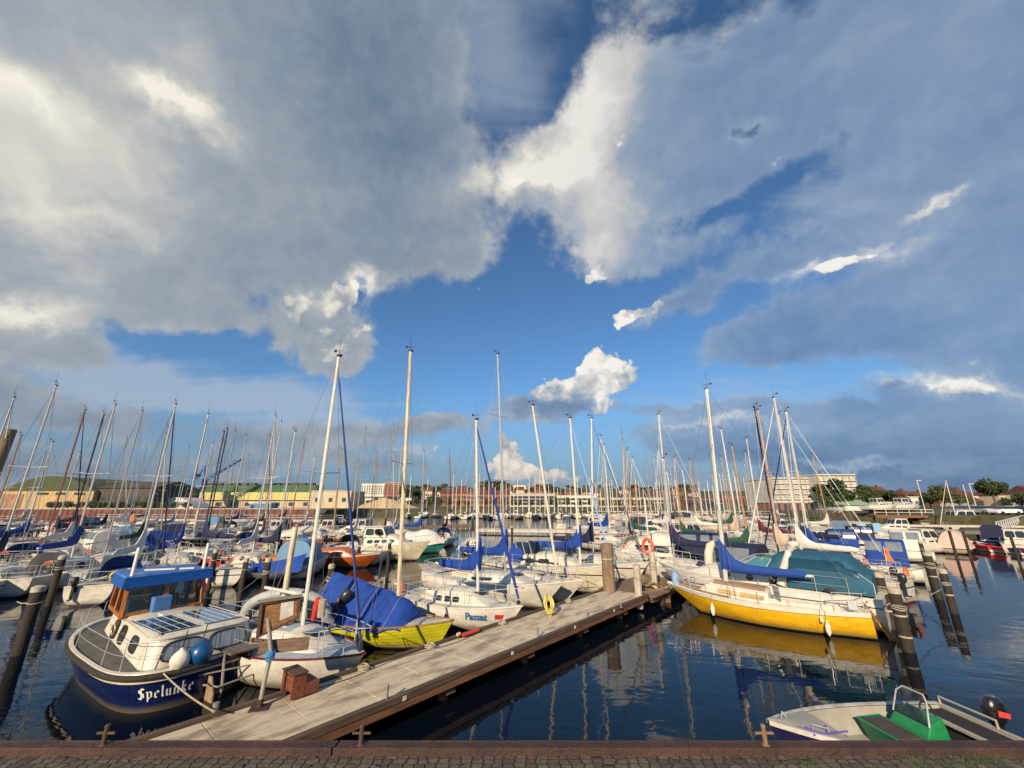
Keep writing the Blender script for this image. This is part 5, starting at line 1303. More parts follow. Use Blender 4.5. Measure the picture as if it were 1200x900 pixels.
# inside the wheelhouse
MB().box((1.15, .1, 1.62), (.5, 1.2, .35)).build('helm_console', mat('dark_console', (.05, .05, .055), .6), bl, bevel=.02)
MB().tube([(.86 + .05 * math.cos(a), .18 * math.cos(a) + .2, 1.86 + .18 * math.sin(a)) for a in [2 * math.pi * j / 16 for j in range(16)]], .014, 6, closed=True).build('steering_wheel', M_varn, bl)
MB().box((.45, .1, 1.62), (.36, .46, .5)).build('helm_seat', mat('blue_seat_cover', (.06, .16, .38), .8), bl, bevel=.04)
# roof
rb = [V3(.36, -1.08, 2.24), V3(2.10, -.90, 2.24), V3(2.10, .90, 2.24), V3(.36, 1.08, 2.24)]
M_broof = mat('bright_blue_roof_paint', (.004, .075, .34), .4, var=.12, dirt=(.02, .08, .25), dirt_amt=.3)
m = MB(); cc = V3(.8, 0, 0); up = [Vector((lerp(1.2, p.x, .93), p.y * .93, 2.50)) for p in rb]
m.loft([[Vector((lerp(1.2, p.x, 1.03), p.y * 1.03, 2.20)) for p in rb], [Vector((lerp(1.2, p.x, .99), p.y * .99, 2.47)) for p in rb]], caps=False); m.poly([Vector((lerp(1.2, p.x, 1.0), p.y * 1.0, 2.30)) for p in rb])
rf = m.build('blue_roof', M_broof, bl)
MB().loft([[Vector((lerp(1.2, p.x, 1.005), p.y * 1.005, 2.47)) for p in rb], [Vector((lerp(1.2, p.x, .97), p.y * .97, 2.505)) for p in rb]]).build('roof_deck', mat('pale_blue_roof_top', (.02, .13, .42), .6, dirt=(.3, .35, .4)), rf)
for (x, y, a) in ((.52, .90, .0), (.48, -.85, 0)):
    MB().lathe((x, y, 2.46), [(.055, 0), (.055, .08), (.048, .10), (.044, .78), (.03, .80)], 12).build('white_post', M_whitemast, bl, smooth=True)
MB().tube([(.5, -.6, 2.53), (1.3, .4, 2.53)], .03, 6).build('spare_pole', M_whitemast, bl)
MB().box((1.3, .955, 2.36), (.16, .03, .09)).build('nav_light', M_fnavy, rf)
# railing
m = MB(); ids = list(range(0, 72, 4)); top_pts = []
for i in ids:
    if 31 < i < 41: continue
    p = zz_(shell_pt(TH[i], .84, .97), .84); q = Vector((p.x * .975, p.y * .975, p.z + .55)); m.tube([p, q], .010, 5)
op = [Vector((zz_(shell_pt(TH[i % 72], .84, .97), .84).x * .975, zz_(shell_pt(TH[i % 72], .84, .97), .84).y * .975, zz_(shell_pt(TH[i % 72], .84, .97), .84).z + .55)) for i in range(-31, 32)]
m.tube(op, .008, 5); m.tube([p - V3(0, 0, .27) for p in op], .005, 4)
m.build('guard_rail', M_steel, bl)
# stern platform, ladder, rudder
m = MB(); 
for k in range(4): m.box((-3.42, -.78 + k * .19, .98), (.62, .17, .04))
m.build('stern_platform', wood_mat('grey_weathered_wood', (.14, .12, .10), .85, axis=0), bl, bevel=.006)
m = MB(); m.tube([(-3.25, -.2, .95), (-3.42, -.2, .2), (-3.30, -.2, -.2)], .035, 8); m.tube([(-3.6, -.75, .95), (-3.15, -.75, .35)], .02, 6); m.tube([(-3.15, .1, .32), (-3.65, .0, .35), (-3.7, -.9, .4)], .022, 6); m.tube([(-3.1, .3, .55), (-3.75, -.9, .62)], .018, 6)
m.build('boarding_ladder', mat('dull_pipe', (.28, .26, .22), .6, metal=.3), bl, smooth=True)
m = MB(); m.slab([(-3.12, -.02, -.3), (-3.55, -.02, -.3), (-3.50, -.02, .15), (-3.3, -.02, .48), (-3.16, -.02, .5)], (0, .05, 0)); m.build('rudder', mat('tan_rudder', (.30, .21, .13), .6, dirt=(.12, .08, .05)), bl, bevel=.012)
# boat's name, blackletter strokes with a broad nib, laid on the stern quarter
GL = {'S': [[(3.4, 6.2), (2, 7), (.7, 6), (1, 4.6), (2.9, 3.3), (3.1, 1.4), (1.9, .3), (.3, 1.3)], [(1.9, 6.8), (1.9, .5)]],
      'p': [[(.4, 4.6), (1, 4.2), (1, -1.4)], [(1, 4.0), (2, 4.7), (2.9, 3.9), (2.9, 1.2), (2, .4), (1.1, 1.1)]],
      'e': [[(1, 2.4), (2.7, 3.4), (2.1, 4.6), (1, 3.8), (.9, 1.2), (1.7, .4), (2.8, 1.2)]],
      'l': [[(.4, 6.6), (1, 7.2), (1, 1.0), (1.6, .4)]],
      'u': [[(.4, 4.0), (.9, 4.5), (.9, 1.1), (1.5, .4), (2.6, 1.2)], [(2.1, 4.0), (2.6, 4.5), (2.6, 1.0), (3.1, .4)]],
      'n': [[(.4, 4.0), (.9, 4.5), (.9, .5), (1.2, .3)], [(1.0, 3.8), (2.1, 4.6), (2.7, 4.0), (2.7, 1.0), (3.2, .4)]],
      'k': [[(.5, 6.6), (1, 7.2), (1, .5)], [(1, 3.2), (2.3, 4.4), (2.4, 3.3), (1.2, 2.7), (2.6, .9), (3.1, .4)]]}
ADV = {'S': 4.3, 'p': 3.9, 'e': 3.6, 'l': 2.3, 'u': 4.0, 'n': 4.0, 'k': 3.9}
# arc length table along the hull at the lettering height
z0_ = .37; arc = []; L_ = 0; prev = None
for i in range(0, 401):
    a = R(90) + R(90) * i / 400 * 1.0; p = shell_pt(a, z0_)
    if prev: L_ += (p - prev).length
    arc.append((L_, a)); prev = p
def on_arc(s, z, off=.012):
    s = max(0, min(L_, s)); lo = 0
    for i in range(len(arc) - 1):
        if arc[i + 1][0] >= s: lo = i; break
    k = (s - arc[lo][0]) / max(1e-6, arc[lo + 1][0] - arc[lo][0]); a = lerp(arc[lo][1], arc[lo + 1][1], k)
    p = shell_pt(a, z); q = shell_pt(a + .01, z); q0 = shell_pt(a - .01, z); tg = (q - q0).normalized(); nn = Vector((tg.y, -tg.x, 0))
    if nn.dot(Vector((p.x, p.y, 0))) < 0: nn = -nn
    return zz_(p, z) + nn * off
word = 'Spelunke'; u_ = .034; tot = sum(ADV[c] for c in word) * u_; s0_ = L_ - .30 - tot; m = MB(); cx = 0; nib = (math.cos(R(35)) * .52, math.sin(R(35)) * .52)
li = 0
for ch in word:
    for st_ in GL[ch]:
        for (a, b) in zip(st_, st_[1:]):
            o_ = .012 + .0006 * li; li += 1
            q = [(a[0] - nib[0], a[1] - nib[1]), (a[0] + nib[0], a[1] + nib[1]), (b[0] + nib[0], b[1] + nib[1]), (b[0] - nib[0], b[1] - nib[1])]
            m.poly([on_arc(s0_ + (cx + x) * u_, z0_ - .08 + y * u_, o_) for x, y in q])
    cx += ADV[ch]
m.build('name_lettering', mat('white_lettering', (.82, .82, .80), .5), bl)
# mooring line and fenders
bow_c = W(251, 834, DZ + .2)
sp_ = ctr + Vector((0, 0, 0)); 
def worldof(root_loc, ang, p): return Vector((root_loc[0], root_loc[1], 0)) + Matrix.Rotation(ang, 3, 'Z') @ Vector(p)
ang0 = math.atan2(A0.y, A0.x); stp = worldof(ctr, ang0, on_arc(L_ - .9, .80, .03))
tag(MB().tube(sag(stp, bow_c, .05), .016, 6).build('mooring_line', M_rope, smooth=True), 'pale mooring line from the blue boat stern down to the dock bollard', 'rope')
def ball_fender(px, py, z, r, mm, lab, hang):
    p = W(px, py, z); t = thing('ball_fender', lab, 'fender', tuple(p), 0, 'round fenders on the blue motorboat')
    b = MB(); rings = []
    prof = [(.06, -1.12), (.45, -.95), (.8, -.62), (.98, -.2), (1, .1), (.9, .48), (.66, .8), (.38, 1.02), (.22, 1.16), (.20, 1.28), (.08, 1.32)]
    b.lathe((0, 0, 0), [(r * a, r * z_) for a, z_ in prof], 20).build('ball', mm, t, smooth=True)
    MB().tube([(0, 0, r * 1.28), (0.02, .03, r * 1.28 + hang)], .012, 5).build('rope', M_rubber, t)
ball_fender(235, 766, 1.02, .25, M_fblue, 'big dark blue round fender hanging on the stern rail of the blue motorboat', .32)
ball_fender(211, 774, .98, .20, M_fwhite, 'smaller white round fender hanging beside the big blue one', .36)
ball_fender(311, 743, .95, .30, mat('bright_blue_fender', (.01, .07, .42), .35), 'bright blue round fender hanging behind the notice board', .3)

# ---- local helper: place a boat by its bow
def place(bow, ang, L): return Vector((bow[0], bow[1], 0)) - Vector((math.cos(ang), math.sin(ang), 0)) * (L / 2)
def lean_for(px, py, base):
    q = WY(px, py, base.y); return q
# ---- grey and white sailboat behind the notice board
ang = R(-27); L = 6.3; loc = place(W(427, 769, .86), ang, L)
mb_ = W(369, 720, 1.45); topw = WY(397, 418, mb_.y)
fb_ = Vector((math.cos(ang), math.sin(ang), 0)); kb_ = (Vector((mb_.x, mb_.y, 0)) - loc).dot(fb_); bb_ = loc + fb_ * kb_; topw = WY(397, 418, bb_.y); dd_ = Matrix.Rotation(-ang, 3, 'Z') @ (Vector((topw.x, topw.y, 0)) - bb_); lean_b = (dd_.x, dd_.y); print('leanB', lean_b)
root, h, cab = sailboat('small grey decked sailboat with brown windows and red rub rail behind the notice board', loc, ang, L=L, B=2.35, hullcol=(.62, .60, .54), boot=(.30, .26, .20), fb=(.90, .74, .78), cabm=M_gel, deckm=M_greydeck, mx=(mb_ - loc).dot(Vector((math.cos(ang), math.sin(ang), 0))) / L + .5,
    top=topw.z, mm=M_whitemast, cover=None, furl=(mat('dark_blue_furl', (.008, .03, .16), .7), .042), lod=0, winm=M_brownglass, lean=lean_b, rake=.75, full=2.4, toe=mat('dark_red_rub_rail', (.12, .015, .015), .5), cabh=.46, wins=1, fend=[(.55, 1, M_fnavy)], boom=1.9)
MB().box((.1, 0, 1.245), (.62, .5, .035)).build('deck_hatch', M_glass, root, bevel=.02)
cabtop = cab.ring(.4)[6].z
m = MB(); K_ = [cab.ring(k) for k in (.12, .3, .5, .68)]
m.loft([[r[j] + V3(0, 0, .006) for j in (4, 5, 6, 7, 8)] for r in K_], closed=False); m.build('cabin_top_paint', M_greydeck, cab_o := root)
t = MB(); t.ell((-1.0, .9, 1.5), (.18, .12, .3)); t.build('coiled_lines', M_rope, root, smooth=True)
p = W(376, 722, 1.55); m = MB()
for k in range(14): m.tube([p + V3(.09 * math.cos(a), .06 * math.sin(a), .03 * k + .01 * math.sin(3 * a)) for a in [2 * math.pi * j / 10 for j in range(10)]], .02, 5, closed=True)
tag(m.build('rope_bundle', M_rope, smooth=True), 'thick bundle of pale rope hanging at the mast of the grey and white sailboat', 'rope')
p = W(366, 724, 1.5); t = thing('red_fender', 'long red fender hanging at the mast of the grey and white sailboat', 'fender', tuple(p + V3(0, .1, .15))); MB().tube([(0, 0, -.25), (0, 0, -.2), (.05, 0, .3), (.06, 0, .34)], [.04, .08, .08, .03], 10).build('fender', M_red, t, smooth=True)
# grey inflatable tender standing over the stern
p = W(330, 718, 1.25); t = thing('inflatable_dinghy', 'grey inflatable dinghy tilted up behind the notice board and pole', 'dinghy', tuple(p), R(5))
m = MB(); pts = []
for i in range(21):
    a = math.pi * i / 20; pts.append(V3(-1.25 * math.cos(a) * (1 if i else 1), .35 - .5 * math.sin(a) * .3, -.25 + .75 * math.sin(a) ** .8))
m.tube([pts[0] + V3(-.25, .1, -.3)] + pts + [pts[-1] + V3(.2, .1, -.15)], [.08] + [.165] * 21 + [.08], 12); m.build('tube', M_inflat, t, smooth=True)
m = MB(); m.slab([p_ + V3(0, .05, -.02) for p_ in pts], (0, .05, 0)); m.build('floor', mat('dark_grey_floor', (.20, .21, .22), .7), t)
outb = thing('outboard_motor', 'small black outboard motor beside the blue tarpaulin', 'outboard motor', tuple(W(398, 702, 1.35)), R(200)); outboard(outb, 0, 0, 0, sc=.9, tilt=R(-35)); MB().box((.05, 0, -.1), (.05, .5, .3)).build('bracket', M_teak, outb)

# ---- green clinker boat under a blue tarpaulin
ang = R(-22); L = 6.0; loc = place(W(531, 732, .75), ang, L)
t = thing('clinker_boat', 'yellow green clinker hulled sailboat covered by a big blue tarpaulin tent', 'sailboat', (loc.x, loc.y, 0), ang)
h = Hull(L, 2.2, (.86, .62, .68), tw=.55, tm=.48, full=2.0, rake=.55, vp=2.0, entry=1.3)
M_lime = hull_mat((.45, .43, .015), (.05, .05, .04), None, z_boot=.06, rough=.35)
m = MB()
for sd_ in (-1, 1):
    NS = 9
    for k in range(NS):
        v0, v1 = k / NS * .95, (k + 1) / NS * .95
        def strip(v, off): return [Vector((h.P(i / 26, v).x, sd_ * (h.P(i / 26, v).y + off), h.P(i / 26, v).z)) for i in range(27)]
        m.loft([strip(v0, .004), strip(v1, .022), strip(v1, .002)], closed=False, caps=False)
m.poly([h.P(0, j / 9) for j in range(10)] + [Vector((h.P(0, j / 9).x, -h.P(0, j / 9).y, h.P(0, j / 9).z)) for j in range(9, -1, -1)])
m.build('hull', M_lime, t)
h.deck(MB(), None, 20).build('deck', mat('grey_painted_deck', (.36, .35, .30), .8, dirt=(.2, .18, .13)), t, smooth=True)
m = MB()
for sd_ in (-1, 1): m.tube([h.edge(i / 20, sd_, -.01, .015) for i in range(21)], .03, 6)
m.build('rub_rail', M_teak, t, smooth=True)
# tarp: ridge from a peak near the stern sloping to the bow
m = MB(); rings = []; rnd = random.Random(4); n = 22
for i in range(n + 1):
    k = i / n; x = lerp(-2.85, 1.55, k); zr = lerp(1.15, 2.02, sm(k, 0, .16)) if k < .16 else lerp(2.02, 1.30, ((k - .16) / .84) ** 1.15)
    if k > .93: zr = lerp(zr, .9, (k - .93) / .07)
    tt = h.tx(x); wy = h.b(tt) + .07; zs = h.zs(tt) - .06 + .05 * math.sin(i * 1.3)
    row = []
    for j in range(15):
        q = (j - 7) / 7; fall = abs(q)
        y = wy * math.copysign(fall ** .9, q); z = lerp(zr, zs, fall ** 1.12) + .025 * math.sin(i * .9 + j * 1.7) * (1 - fall) - .03 * math.sin(math.pi * fall) * abs(math.sin(i * math.pi / 5.5))
        row.append((x, y, z))
    rings.append(row)
m.loft(rings, closed=False, caps=False); m.poly(rings[0]); m.poly(rings[-1]); m.build('tarpaulin', M_blue, t, smooth=True, angle=60)
m = MB()
for i in (3, 9, 14, 19): m.tube([Vector(rings[i][j]) + V3(0, 0, .012) for j in range(15)], .009, 5)
m.build('tarpaulin_tie', M_rope, t)
def px_of(p):
    q = Vector(p) - Vector((0, 0, EYE)); fwd = q.y * math.cos(PITCH) + q.z * math.sin(PITCH); return 600 + 466 * q.x / fwd
mw = W(468, 680, 1.7); lm = Matrix.Rotation(-ang, 3, 'Z') @ (Vector((mw.x, mw.y, 0)) - loc); tpw = WY(481, 412, mw.y); lt = Matrix.Rotation(-ang, 3, 'Z') @ (Vector((tpw.x, tpw.y, 0)) - loc)
bx_ = min([i * .05 - 2.5 for i in range(100)], key=lambda v: abs(px_of(worldof(loc, ang, (v, 0, 1.7))) - 468)); lm.x = bx_; tpw = WY(481, 412, worldof(loc, ang, (bx_, 0, 0)).y); lt = Matrix.Rotation(-ang, 3, 'Z') @ (Vector((tpw.x, tpw.y, 0)) - loc)
rig(t, h, lm.x, 1.0, tpw.z, M_palewood, (lt.x - lm.x, lt.y), None, .2, None, 0, 1, r=.062)
for c in t.children:
    pass
MB().lathe((2.35, .55, .35), [(.02, .3), (.09, .22), (.11, 0), (.09, -.2), (.02, -.3)], 12).build('green_fender', mat('green_fender', (.02, .30, .16), .5), t, smooth=True)
m = MB(); m.tube([h.edge(.04, 1, .1), h.edge(.04, 1, .1, .7)], .02, 6)
for k in (.06, .13, .2): m.tube([h.edge(k, 1, .05), h.edge(k, 1, .05, .55)], .024, 6)
m.build('white_stanchion', M_whitemast, t)

# ---- the white boat with the lettered bow
ang = R(-38); L = 6.6; loc = place(W(612, 713, .92), ang, L)
mb_ = W(554, 690, 1.35); topw = WY(558, 492, mb_.y)
f_ = Vector((math.cos(ang), math.sin(ang), 0)); kb_ = (Vector((mb_.x, mb_.y, 0)) - loc).dot(f_); bb_ = loc + f_ * kb_; topw = WY(558, 492, bb_.y); dd_ = Matrix.Rotation(-ang, 3, 'Z') @ (Vector((topw.x, topw.y, 0)) - bb_); lean_d = (dd_.x, dd_.y); print('leanD', lean_d)
root, h, cab = sailboat('small white sailboat with blue lettering and a red patch on its bow', loc, ang, L=L, B=2.3, hullcol=(.64, .62, .56), boot=(.30, .25, .22), fb=(.98, .72, .70), cabm=M_gel, deckm=M_deck,
    mx=(mb_ - loc).dot(f_) / L + .5, top=topw.z, mm=M_whitemast, cover=M_blue, furl=(M_fblue2 if 'M_fblue2' in globals() else mat('dark_blue_furled_sail', (.012, .03, .22), .8), .06), lod=0, lean=(-.05, .0), rake=.8, full=2.3, cabh=.5, wins=3, ob=False, fend=[(.62, -1, M_fnavy)], boom=2.6, boom_z=.5) if False else \
    sailboat('small white sailboat with blue lettering and a red patch on its bow', loc, ang, L=L, B=2.3, hullcol=(.64, .62, .56), boot=(.30, .25, .22), fb=(.98, .72, .70), mx=(mb_ - loc).dot(f_) / L + .5, top=topw.z, mm=M_whitemast, cover=M_blue, furl=(mat('dark_blue_furled_sail', (.012, .03, .22), .8), .06), lod=0, rake=.8, full=2.3, cabh=.5, wins=3, fend=[(.60, -1, M_fnavy)], boom=2.5, lean=lean_d)
def hull_decal(root, h, t0, z0, polys, m_, side=-1, u=1.0, name='name_lettering', off=.030, fwd=1):
    "flat shapes (x along the hull, z up, metres) mapped onto the topsides"
    mb = MB()
    def pt(x, z, o=0):
        t = t0 + fwd * x / h.L; zs = h.zs(t); lo, hi = 0.0, 1.0
        for _ in range(22):
            v = (lo + hi) / 2
            if h.P(t, v).z > z: lo = v
            else: hi = v
        p = h.P(t, v); return Vector((p.x, side * (p.y + off + o), p.z))
    for i, poly in enumerate(polys): mb.poly([pt(x, z0 + z) for x, z in poly])
    return mb.build(name, m_, root)
def text_polys(txt, size, font_shear=0.0):
    cu = bpy.data.curves.new('txt', 'FONT'); cu.body = txt; cu.size = size; cu.shear = font_shear; cu.offset = .012; o = bpy.data.objects.new('txt', cu); C.objects.link(o)
    dg = bpy.context.evaluated_depsgraph_get(); me = bpy.data.meshes.new_from_object(o.evaluated_get(dg))
    me.calc_loop_triangles(); out = [[(me.vertices[v].co.x, me.vertices[v].co.y) for v in p.vertices] for p in me.loop_triangles]
    bpy.data.objects.remove(o); bpy.data.curves.remove(cu); bpy.data.meshes.remove(me); return out
M_ltr = mat('blue_lettering', (.04, .13, .32), .5)
hull_decal(root, h, .715, .46, text_polys('Passat', .34), M_ltr, -1)
hull_decal(root, h, .885, .52, [[(0, 0), (.30, 0), (.30, .16), (0, .16)]], M_red, -1, name='red_patch')
MB().box((-L / 2 + .35, -.5, .95), (.3, .3, .35)).build('orange_bag', M_orange, root, bevel=.05)

# ---- white racing yachts beyond it
def by_bow(lab, bow, zb, ang, L, mast, ztop_px, mz=1.5, **kw):
    ang = R(ang); b = W(bow[0], bow[1], zb); loc = place(b, ang, L); f_ = Vector((math.cos(ang), math.sin(ang), 0))
    mw = W(mast[0], mast[1], mz); k = (Vector((mw.x, mw.y, 0)) - loc).dot(f_); base = loc + f_ * k
    tp = WY(ztop_px[0], ztop_px[1], base.y); d = Matrix.Rotation(-ang, 3, 'Z') @ (Vector((tp.x, tp.y, 0)) - base)
    kw.setdefault('lean', (max(-.9, min(.9, d.x)), max(-.9, min(.9, d.y)))); print('lean', lab[:30], d.x, d.y, k, base)
    return sailboat(lab, loc, ang, L=L, mx=k / L + .5, top=tp.z, **kw)
by_bow('white racing yacht with a long dark window stripe behind the blue lettered boat', (661, 687), 1.05, -38, 8.4, (584, 667), (583, 415), 1.5, B=2.7, hullcol=(.66, .63, .56), boot=(.05, .05, .06), mm=M_alu, cover=M_blue, lod=0, winm=M_blueglass, wins=1, cabh=.38, rake=1.2, tw=.65, spreaders=2, boom=3.4)
by_bow('white yacht with a bare white mast and cluttered deck behind the racing yacht', (685, 682), 1.05, -38, 7.8, (631, 677), (624, 475), 1.3, B=2.6, hullcol=(.64, .60, .51), boot=(.05, .05, .06), mm=M_whitemast, cover=None, lod=0, rake=1.1, cabh=.35, boom=2.4, deckm=M_cream, bm=M_blackmast)
r_, h_, c_ = by_bow('cream sailboat with a windscreen and bright blue cover behind the thick post', (722, 668), 1.25, -38, 9.0, (671, 655), (668, 490), 1.7, B=2.9, fb=(1.45, 1.15, 1.15), hullcol=(.62, .57, .44), stripe=(.03, .03, .05), s0=.92, s1=.98, cabm=M_cream, mm=M_whitemast, cover=M_blue, furl=(mat('pale_blue_furled_sail', (.22, .38, .68), .8), .055), lod=0, cabh=.62, wins=2, hood='blue', fend=[(.66, -1, M_fnavy)], rake=1.0)
m = MB(); 
for sy in (-1, 1):
    for k in range(3): m.beam((-1.2 + k * .5, sy * .75, 1.7), (-1.5 + k * .5, sy * .62, 2.3), .05, .05)
m.build('windscreen_frame', M_alu, r_); m = MB(); m.loft([[(-1.25, -.75, 1.7), (.0, -.6, 1.7), (.15, 0, 1.72), (.0, .6, 1.7), (-1.25, .75, 1.7)], [(-1.5, -.62, 2.3), (-.45, -.5, 2.3), (-.35, 0, 2.32), (-.45, .5, 2.3), (-1.5, .62, 2.3)]], closed=False, caps=False); m.build('windscreen', M_glass, r_)
by_bow('white sailboat with navy sail cover and a speckled furled headsail right of the thick post', (760, 660), 1.2, -38, 8.6, (711, 643), (693, 490), 1.6, B=2.8, hullcol=(.65, .61, .51), stripe=(.02, .03, .09), s0=.85, s1=.92, mm=M_whitemast, cover=M_navy, furl=(mat('speckled_dark_furled_sail', (.10, .11, .14), .8, var=.9, scale=9), .05), lod=0, cabh=.45, hood='navy')
# white flybridge cruiser with a navy enclosure
c_ = W(778, 652, 1.3); 
r_, h_, cb_ = motorboat('white motor cruiser with a navy canvas enclosure right of the life ring', (c_.x + .3, c_.y + .8), R(150), L=8.6, B=3.0, fb=(1.55, 1.25, 1.2), cabx=(-.10, .34), cabh=1.0, wheel=False, canopy='navy', lod=0, wins=2, ob=False)
arch_canopy(r_, -1.0, 1.6, 1.15, 1.95, .75, M_gel, name='hard_top', front=.5, e=4)
fender(r_, (-2.6, 1.52, .85), M_fnavy, .09, .4)

# ---- yellow sailing yacht
bowY = W(779, 684, 1.02); stY = W(1008, 713, .95); f_ = (bowY - stY); f_.z = 0; ang = math.atan2(f_.y, f_.x); L = f_.length + .25
loc = bowY - f_.normalized() * (L / 2) ; loc.z = 0; loc = loc + Vector((f_.y, -f_.x, 0)).normalized() * .35
M_yel = (.72, .41, .012)
mw = W(862, 672, 1.35); k = (Vector((mw.x, mw.y, 0)) - loc).dot(f_.normalized())
root = thing('yellow_sailboat', 'bright yellow sailing yacht with white topside band and royal blue sail cover', 'sailboat', (loc.x, loc.y, 0), ang)
h = Hull(L, 2.25, (1.02, .80, .84), tw=.50, tm=.46, full=1.9, rake=1.35, srake=-.05, vp=2.2, entry=1.25)
yh = hull_mat(M_yel, (.02, .02, .02), None, z_boot=.05, z_anti=-.05, rough=.22)
h.shell(MB(), 30, 12).build('hull', yh, root, smooth=True, angle=50)
# white band along the top, dark line under it
for (v0, v1, off, mm, nm) in ((0, .115, .008, M_gel, 'white_band'), (.118, .128, .010, M_rubber, 'dark_line')):
    m = MB()
    for sd_ in (-1, 1): m.loft([[Vector((h.P(i / 30, v).x + (.02 if i == 30 else 0), sd_ * (h.P(i / 30, v).y + off), h.P(i / 30, v).z)) for i in range(31)] for v in (v0, v1)], closed=False, caps=False)
    m.build(nm, mm, root, smooth=True)
HO = (-2.6, -.55, .55, .45); ff = lambda x: -h.L / 2 + round(h.tx(x) * 26) / 26 * h.L; x0h, x1h = ff(HO[0]), ff(HO[1])
h.deck(MB(), (x0h, x1h, .55), 26).build('deck', M_gel, root, smooth=True)
m = MB(); z = .80; m.loft([[(x0h, -.55, z + .14), (x1h, -.55, z + .14), (x1h, .55, z + .14), (x0h, .55, z + .14)], [(x0h, -.55, z - .4), (x1h, -.55, z - .4), (x1h, .55, z - .4), (x0h, .55, z - .4)]], caps=False); m.poly([(x0h, -.55, z - .4), (x1h, -.55, z - .4), (x1h, .55, z - .4), (x0h, .55, z - .4)])
for sy in (-1, 1): m.box(((x0h + x1h) / 2, sy * .62, z + .10), (x1h - x0h, .12, .16))
m.build('cockpit', M_gel, root)
m = MB()
for sy in (-1, 1): m.box(((x0h + x1h) / 2, sy * .38, z - .14), (x1h - x0h - .05, .3, .04))
m.build('cockpit_seat', M_tdeck, root)
m = MB()
for sd_ in (-1, 1): m.tube([h.edge(i / 28, sd_, .0, .015) for i in range(29)], .022, 6)
m.build('toe_rail', M_gel, root, smooth=True)
m = MB(); m.loft([[Vector((h.edge(t_, 1, .12).x, y * (h.b(t_) - .16), h.zs(t_) + .045 * 2.25 * (1 - y * y * .8) * .9 + .012)) for y in (-1, -.5, 0, .5, 1)] for t_ in [lerp(.62, .955, i / 8) for i in range(9)]], closed=False, caps=False); m.build('teak_foredeck', M_tdeck, root)
cab = Cabin(x1h, 2.25, .82, .34, .80, .44, front=.26, z1=.90, tum=.84)
cb = cab.body(MB(), 20).build('cabin', M_gel, root, smooth=True, angle=42)
m = MB(); rr = [cab.ring(k_) for k_ in (.04, .2, .4, .6, .72)]; m.loft([[r[j] + V3(0, 0, .010) for j in (3, 4, 5, 6, 7, 8, 9)] for r in rr], closed=False, caps=False); m.build('brown_cabin_top', mat('brown_nonslip_top', (.33, .20, .11), .85, bump=.3, bscale=200), cb)
M_curtain = mat('cream_curtain_behind_glass', (.46, .33, .12), .25, var=.35, scale=2.2, stretch=(22, 1, 1), coat=.7)
for sd_ in (-1, 1):
    for a, b, sk in ((.05, .36, -.03), (.39, .66, 0)):
        m = MB(); pts = cab.window(m, a, b, .22, .80, sd_, .012, e=9, n=24, skew=sk); o = m.build('window', M_curtain, cb); MB().tube(pts, .012, 5, closed=True).build('frame', M_gel, o, smooth=True)
rails(root, h, t0=.05, t1=.88, n=7, ht=.55); pulpit(root, h); pushpit(root, h, ht=.62)
tp = WY(829, 456, (loc + f_.normalized() * k).y); bs = loc + f_.normalized() * k; d = Matrix.Rotation(-ang, 3, 'Z') @ (Vector((tp.x, tp.y, 0)) - bs)
rig(root, h, k, 1.15, tp.z, M_whitemast, (d.x * .9, d.y * .9), M_blue, 3.1, None, 0, 2, wire=.007, r=.072, boom_z=.62)
fender(root, h.edge(.71, -1 if False else 1, -.10) + V3(0, 0, -.50), M_fwhite, .085, .40); fender(root, h.edge(.18, 1, -.11) + V3(0, 0, -.52), M_fwhite, .085, .42)
fender(root, h.edge(.20, 1, -.11) + V3(0, 0, -.25), M_fwhite, .05, .1)
m = MB(); xs = -L / 2; m.slab([(xs - .02, -.03, .75), (xs + .05, -.03, .95), (xs - .28, -.03, .18), (xs - .46, -.03, -.3), (xs - .70, -.03, -.3), (xs - .42, -.03, .25)], (0, .06, 0)); m.build('rudder', wood_mat('varnished_rudder', (.42, .20, .05), .4, axis=2, amt=.1), root, bevel=.012)
for i, a in enumerate((0, 1)): MB().tube([(xs + .3 + .1 * i, .75, 1.0), (xs + .3 + .1 * i, .75, 1.35)], .012, 5).build('stern_light_pole', M_steel, root)
m = MB(); m.box((xs + .45, .80, 1.1), (.25, .06, .30)); m.build('grey_box', mat('grey_vent_cover', (.45, .48, .5), .6), root, bevel=.02)
m = MB(); m.slab([(-.75, .70, 1.02), (-.95, .74, .95), (-.92, .74, 1.42), (-.72, .70, 1.45)], (.0, .03, 0)); m.build('spray_dodger', mat('dark_grey_dodger', (.12, .13, .16), .7), root)
MB().lathe(h.edge(.965, 1, h.b(.965)) * 1.0 + V3(-.15, 0, .22), [(.05, -.22), (.16, -.2), (.17, .1), (.13, .28), (.03, .33)], 14).build('bow_buoy', M_fbuoy, root, smooth=True)
for i in range(4):
    e = h.edge(.96, 1, 0); a = worldof(loc, ang, (e.x, 0, e.z + .02)); b = [W(768, 690, .9), W(752, 694, 1.0), W(812, 662, 1.0), W(826, 664, 1.0)][i]
    tag(MB().tube(sag(a, b, .08), .014, 5).build('mooring_line', M_rope, smooth=True), 'pale mooring line from the yellow bow, %s' % ['leading to the tangled pale post', 'leading to the end of the dock', 'leading low to the plank walkway', 'leading to the far side of the plank walkway'][i], 'rope', 'bow lines of the yellow yacht')
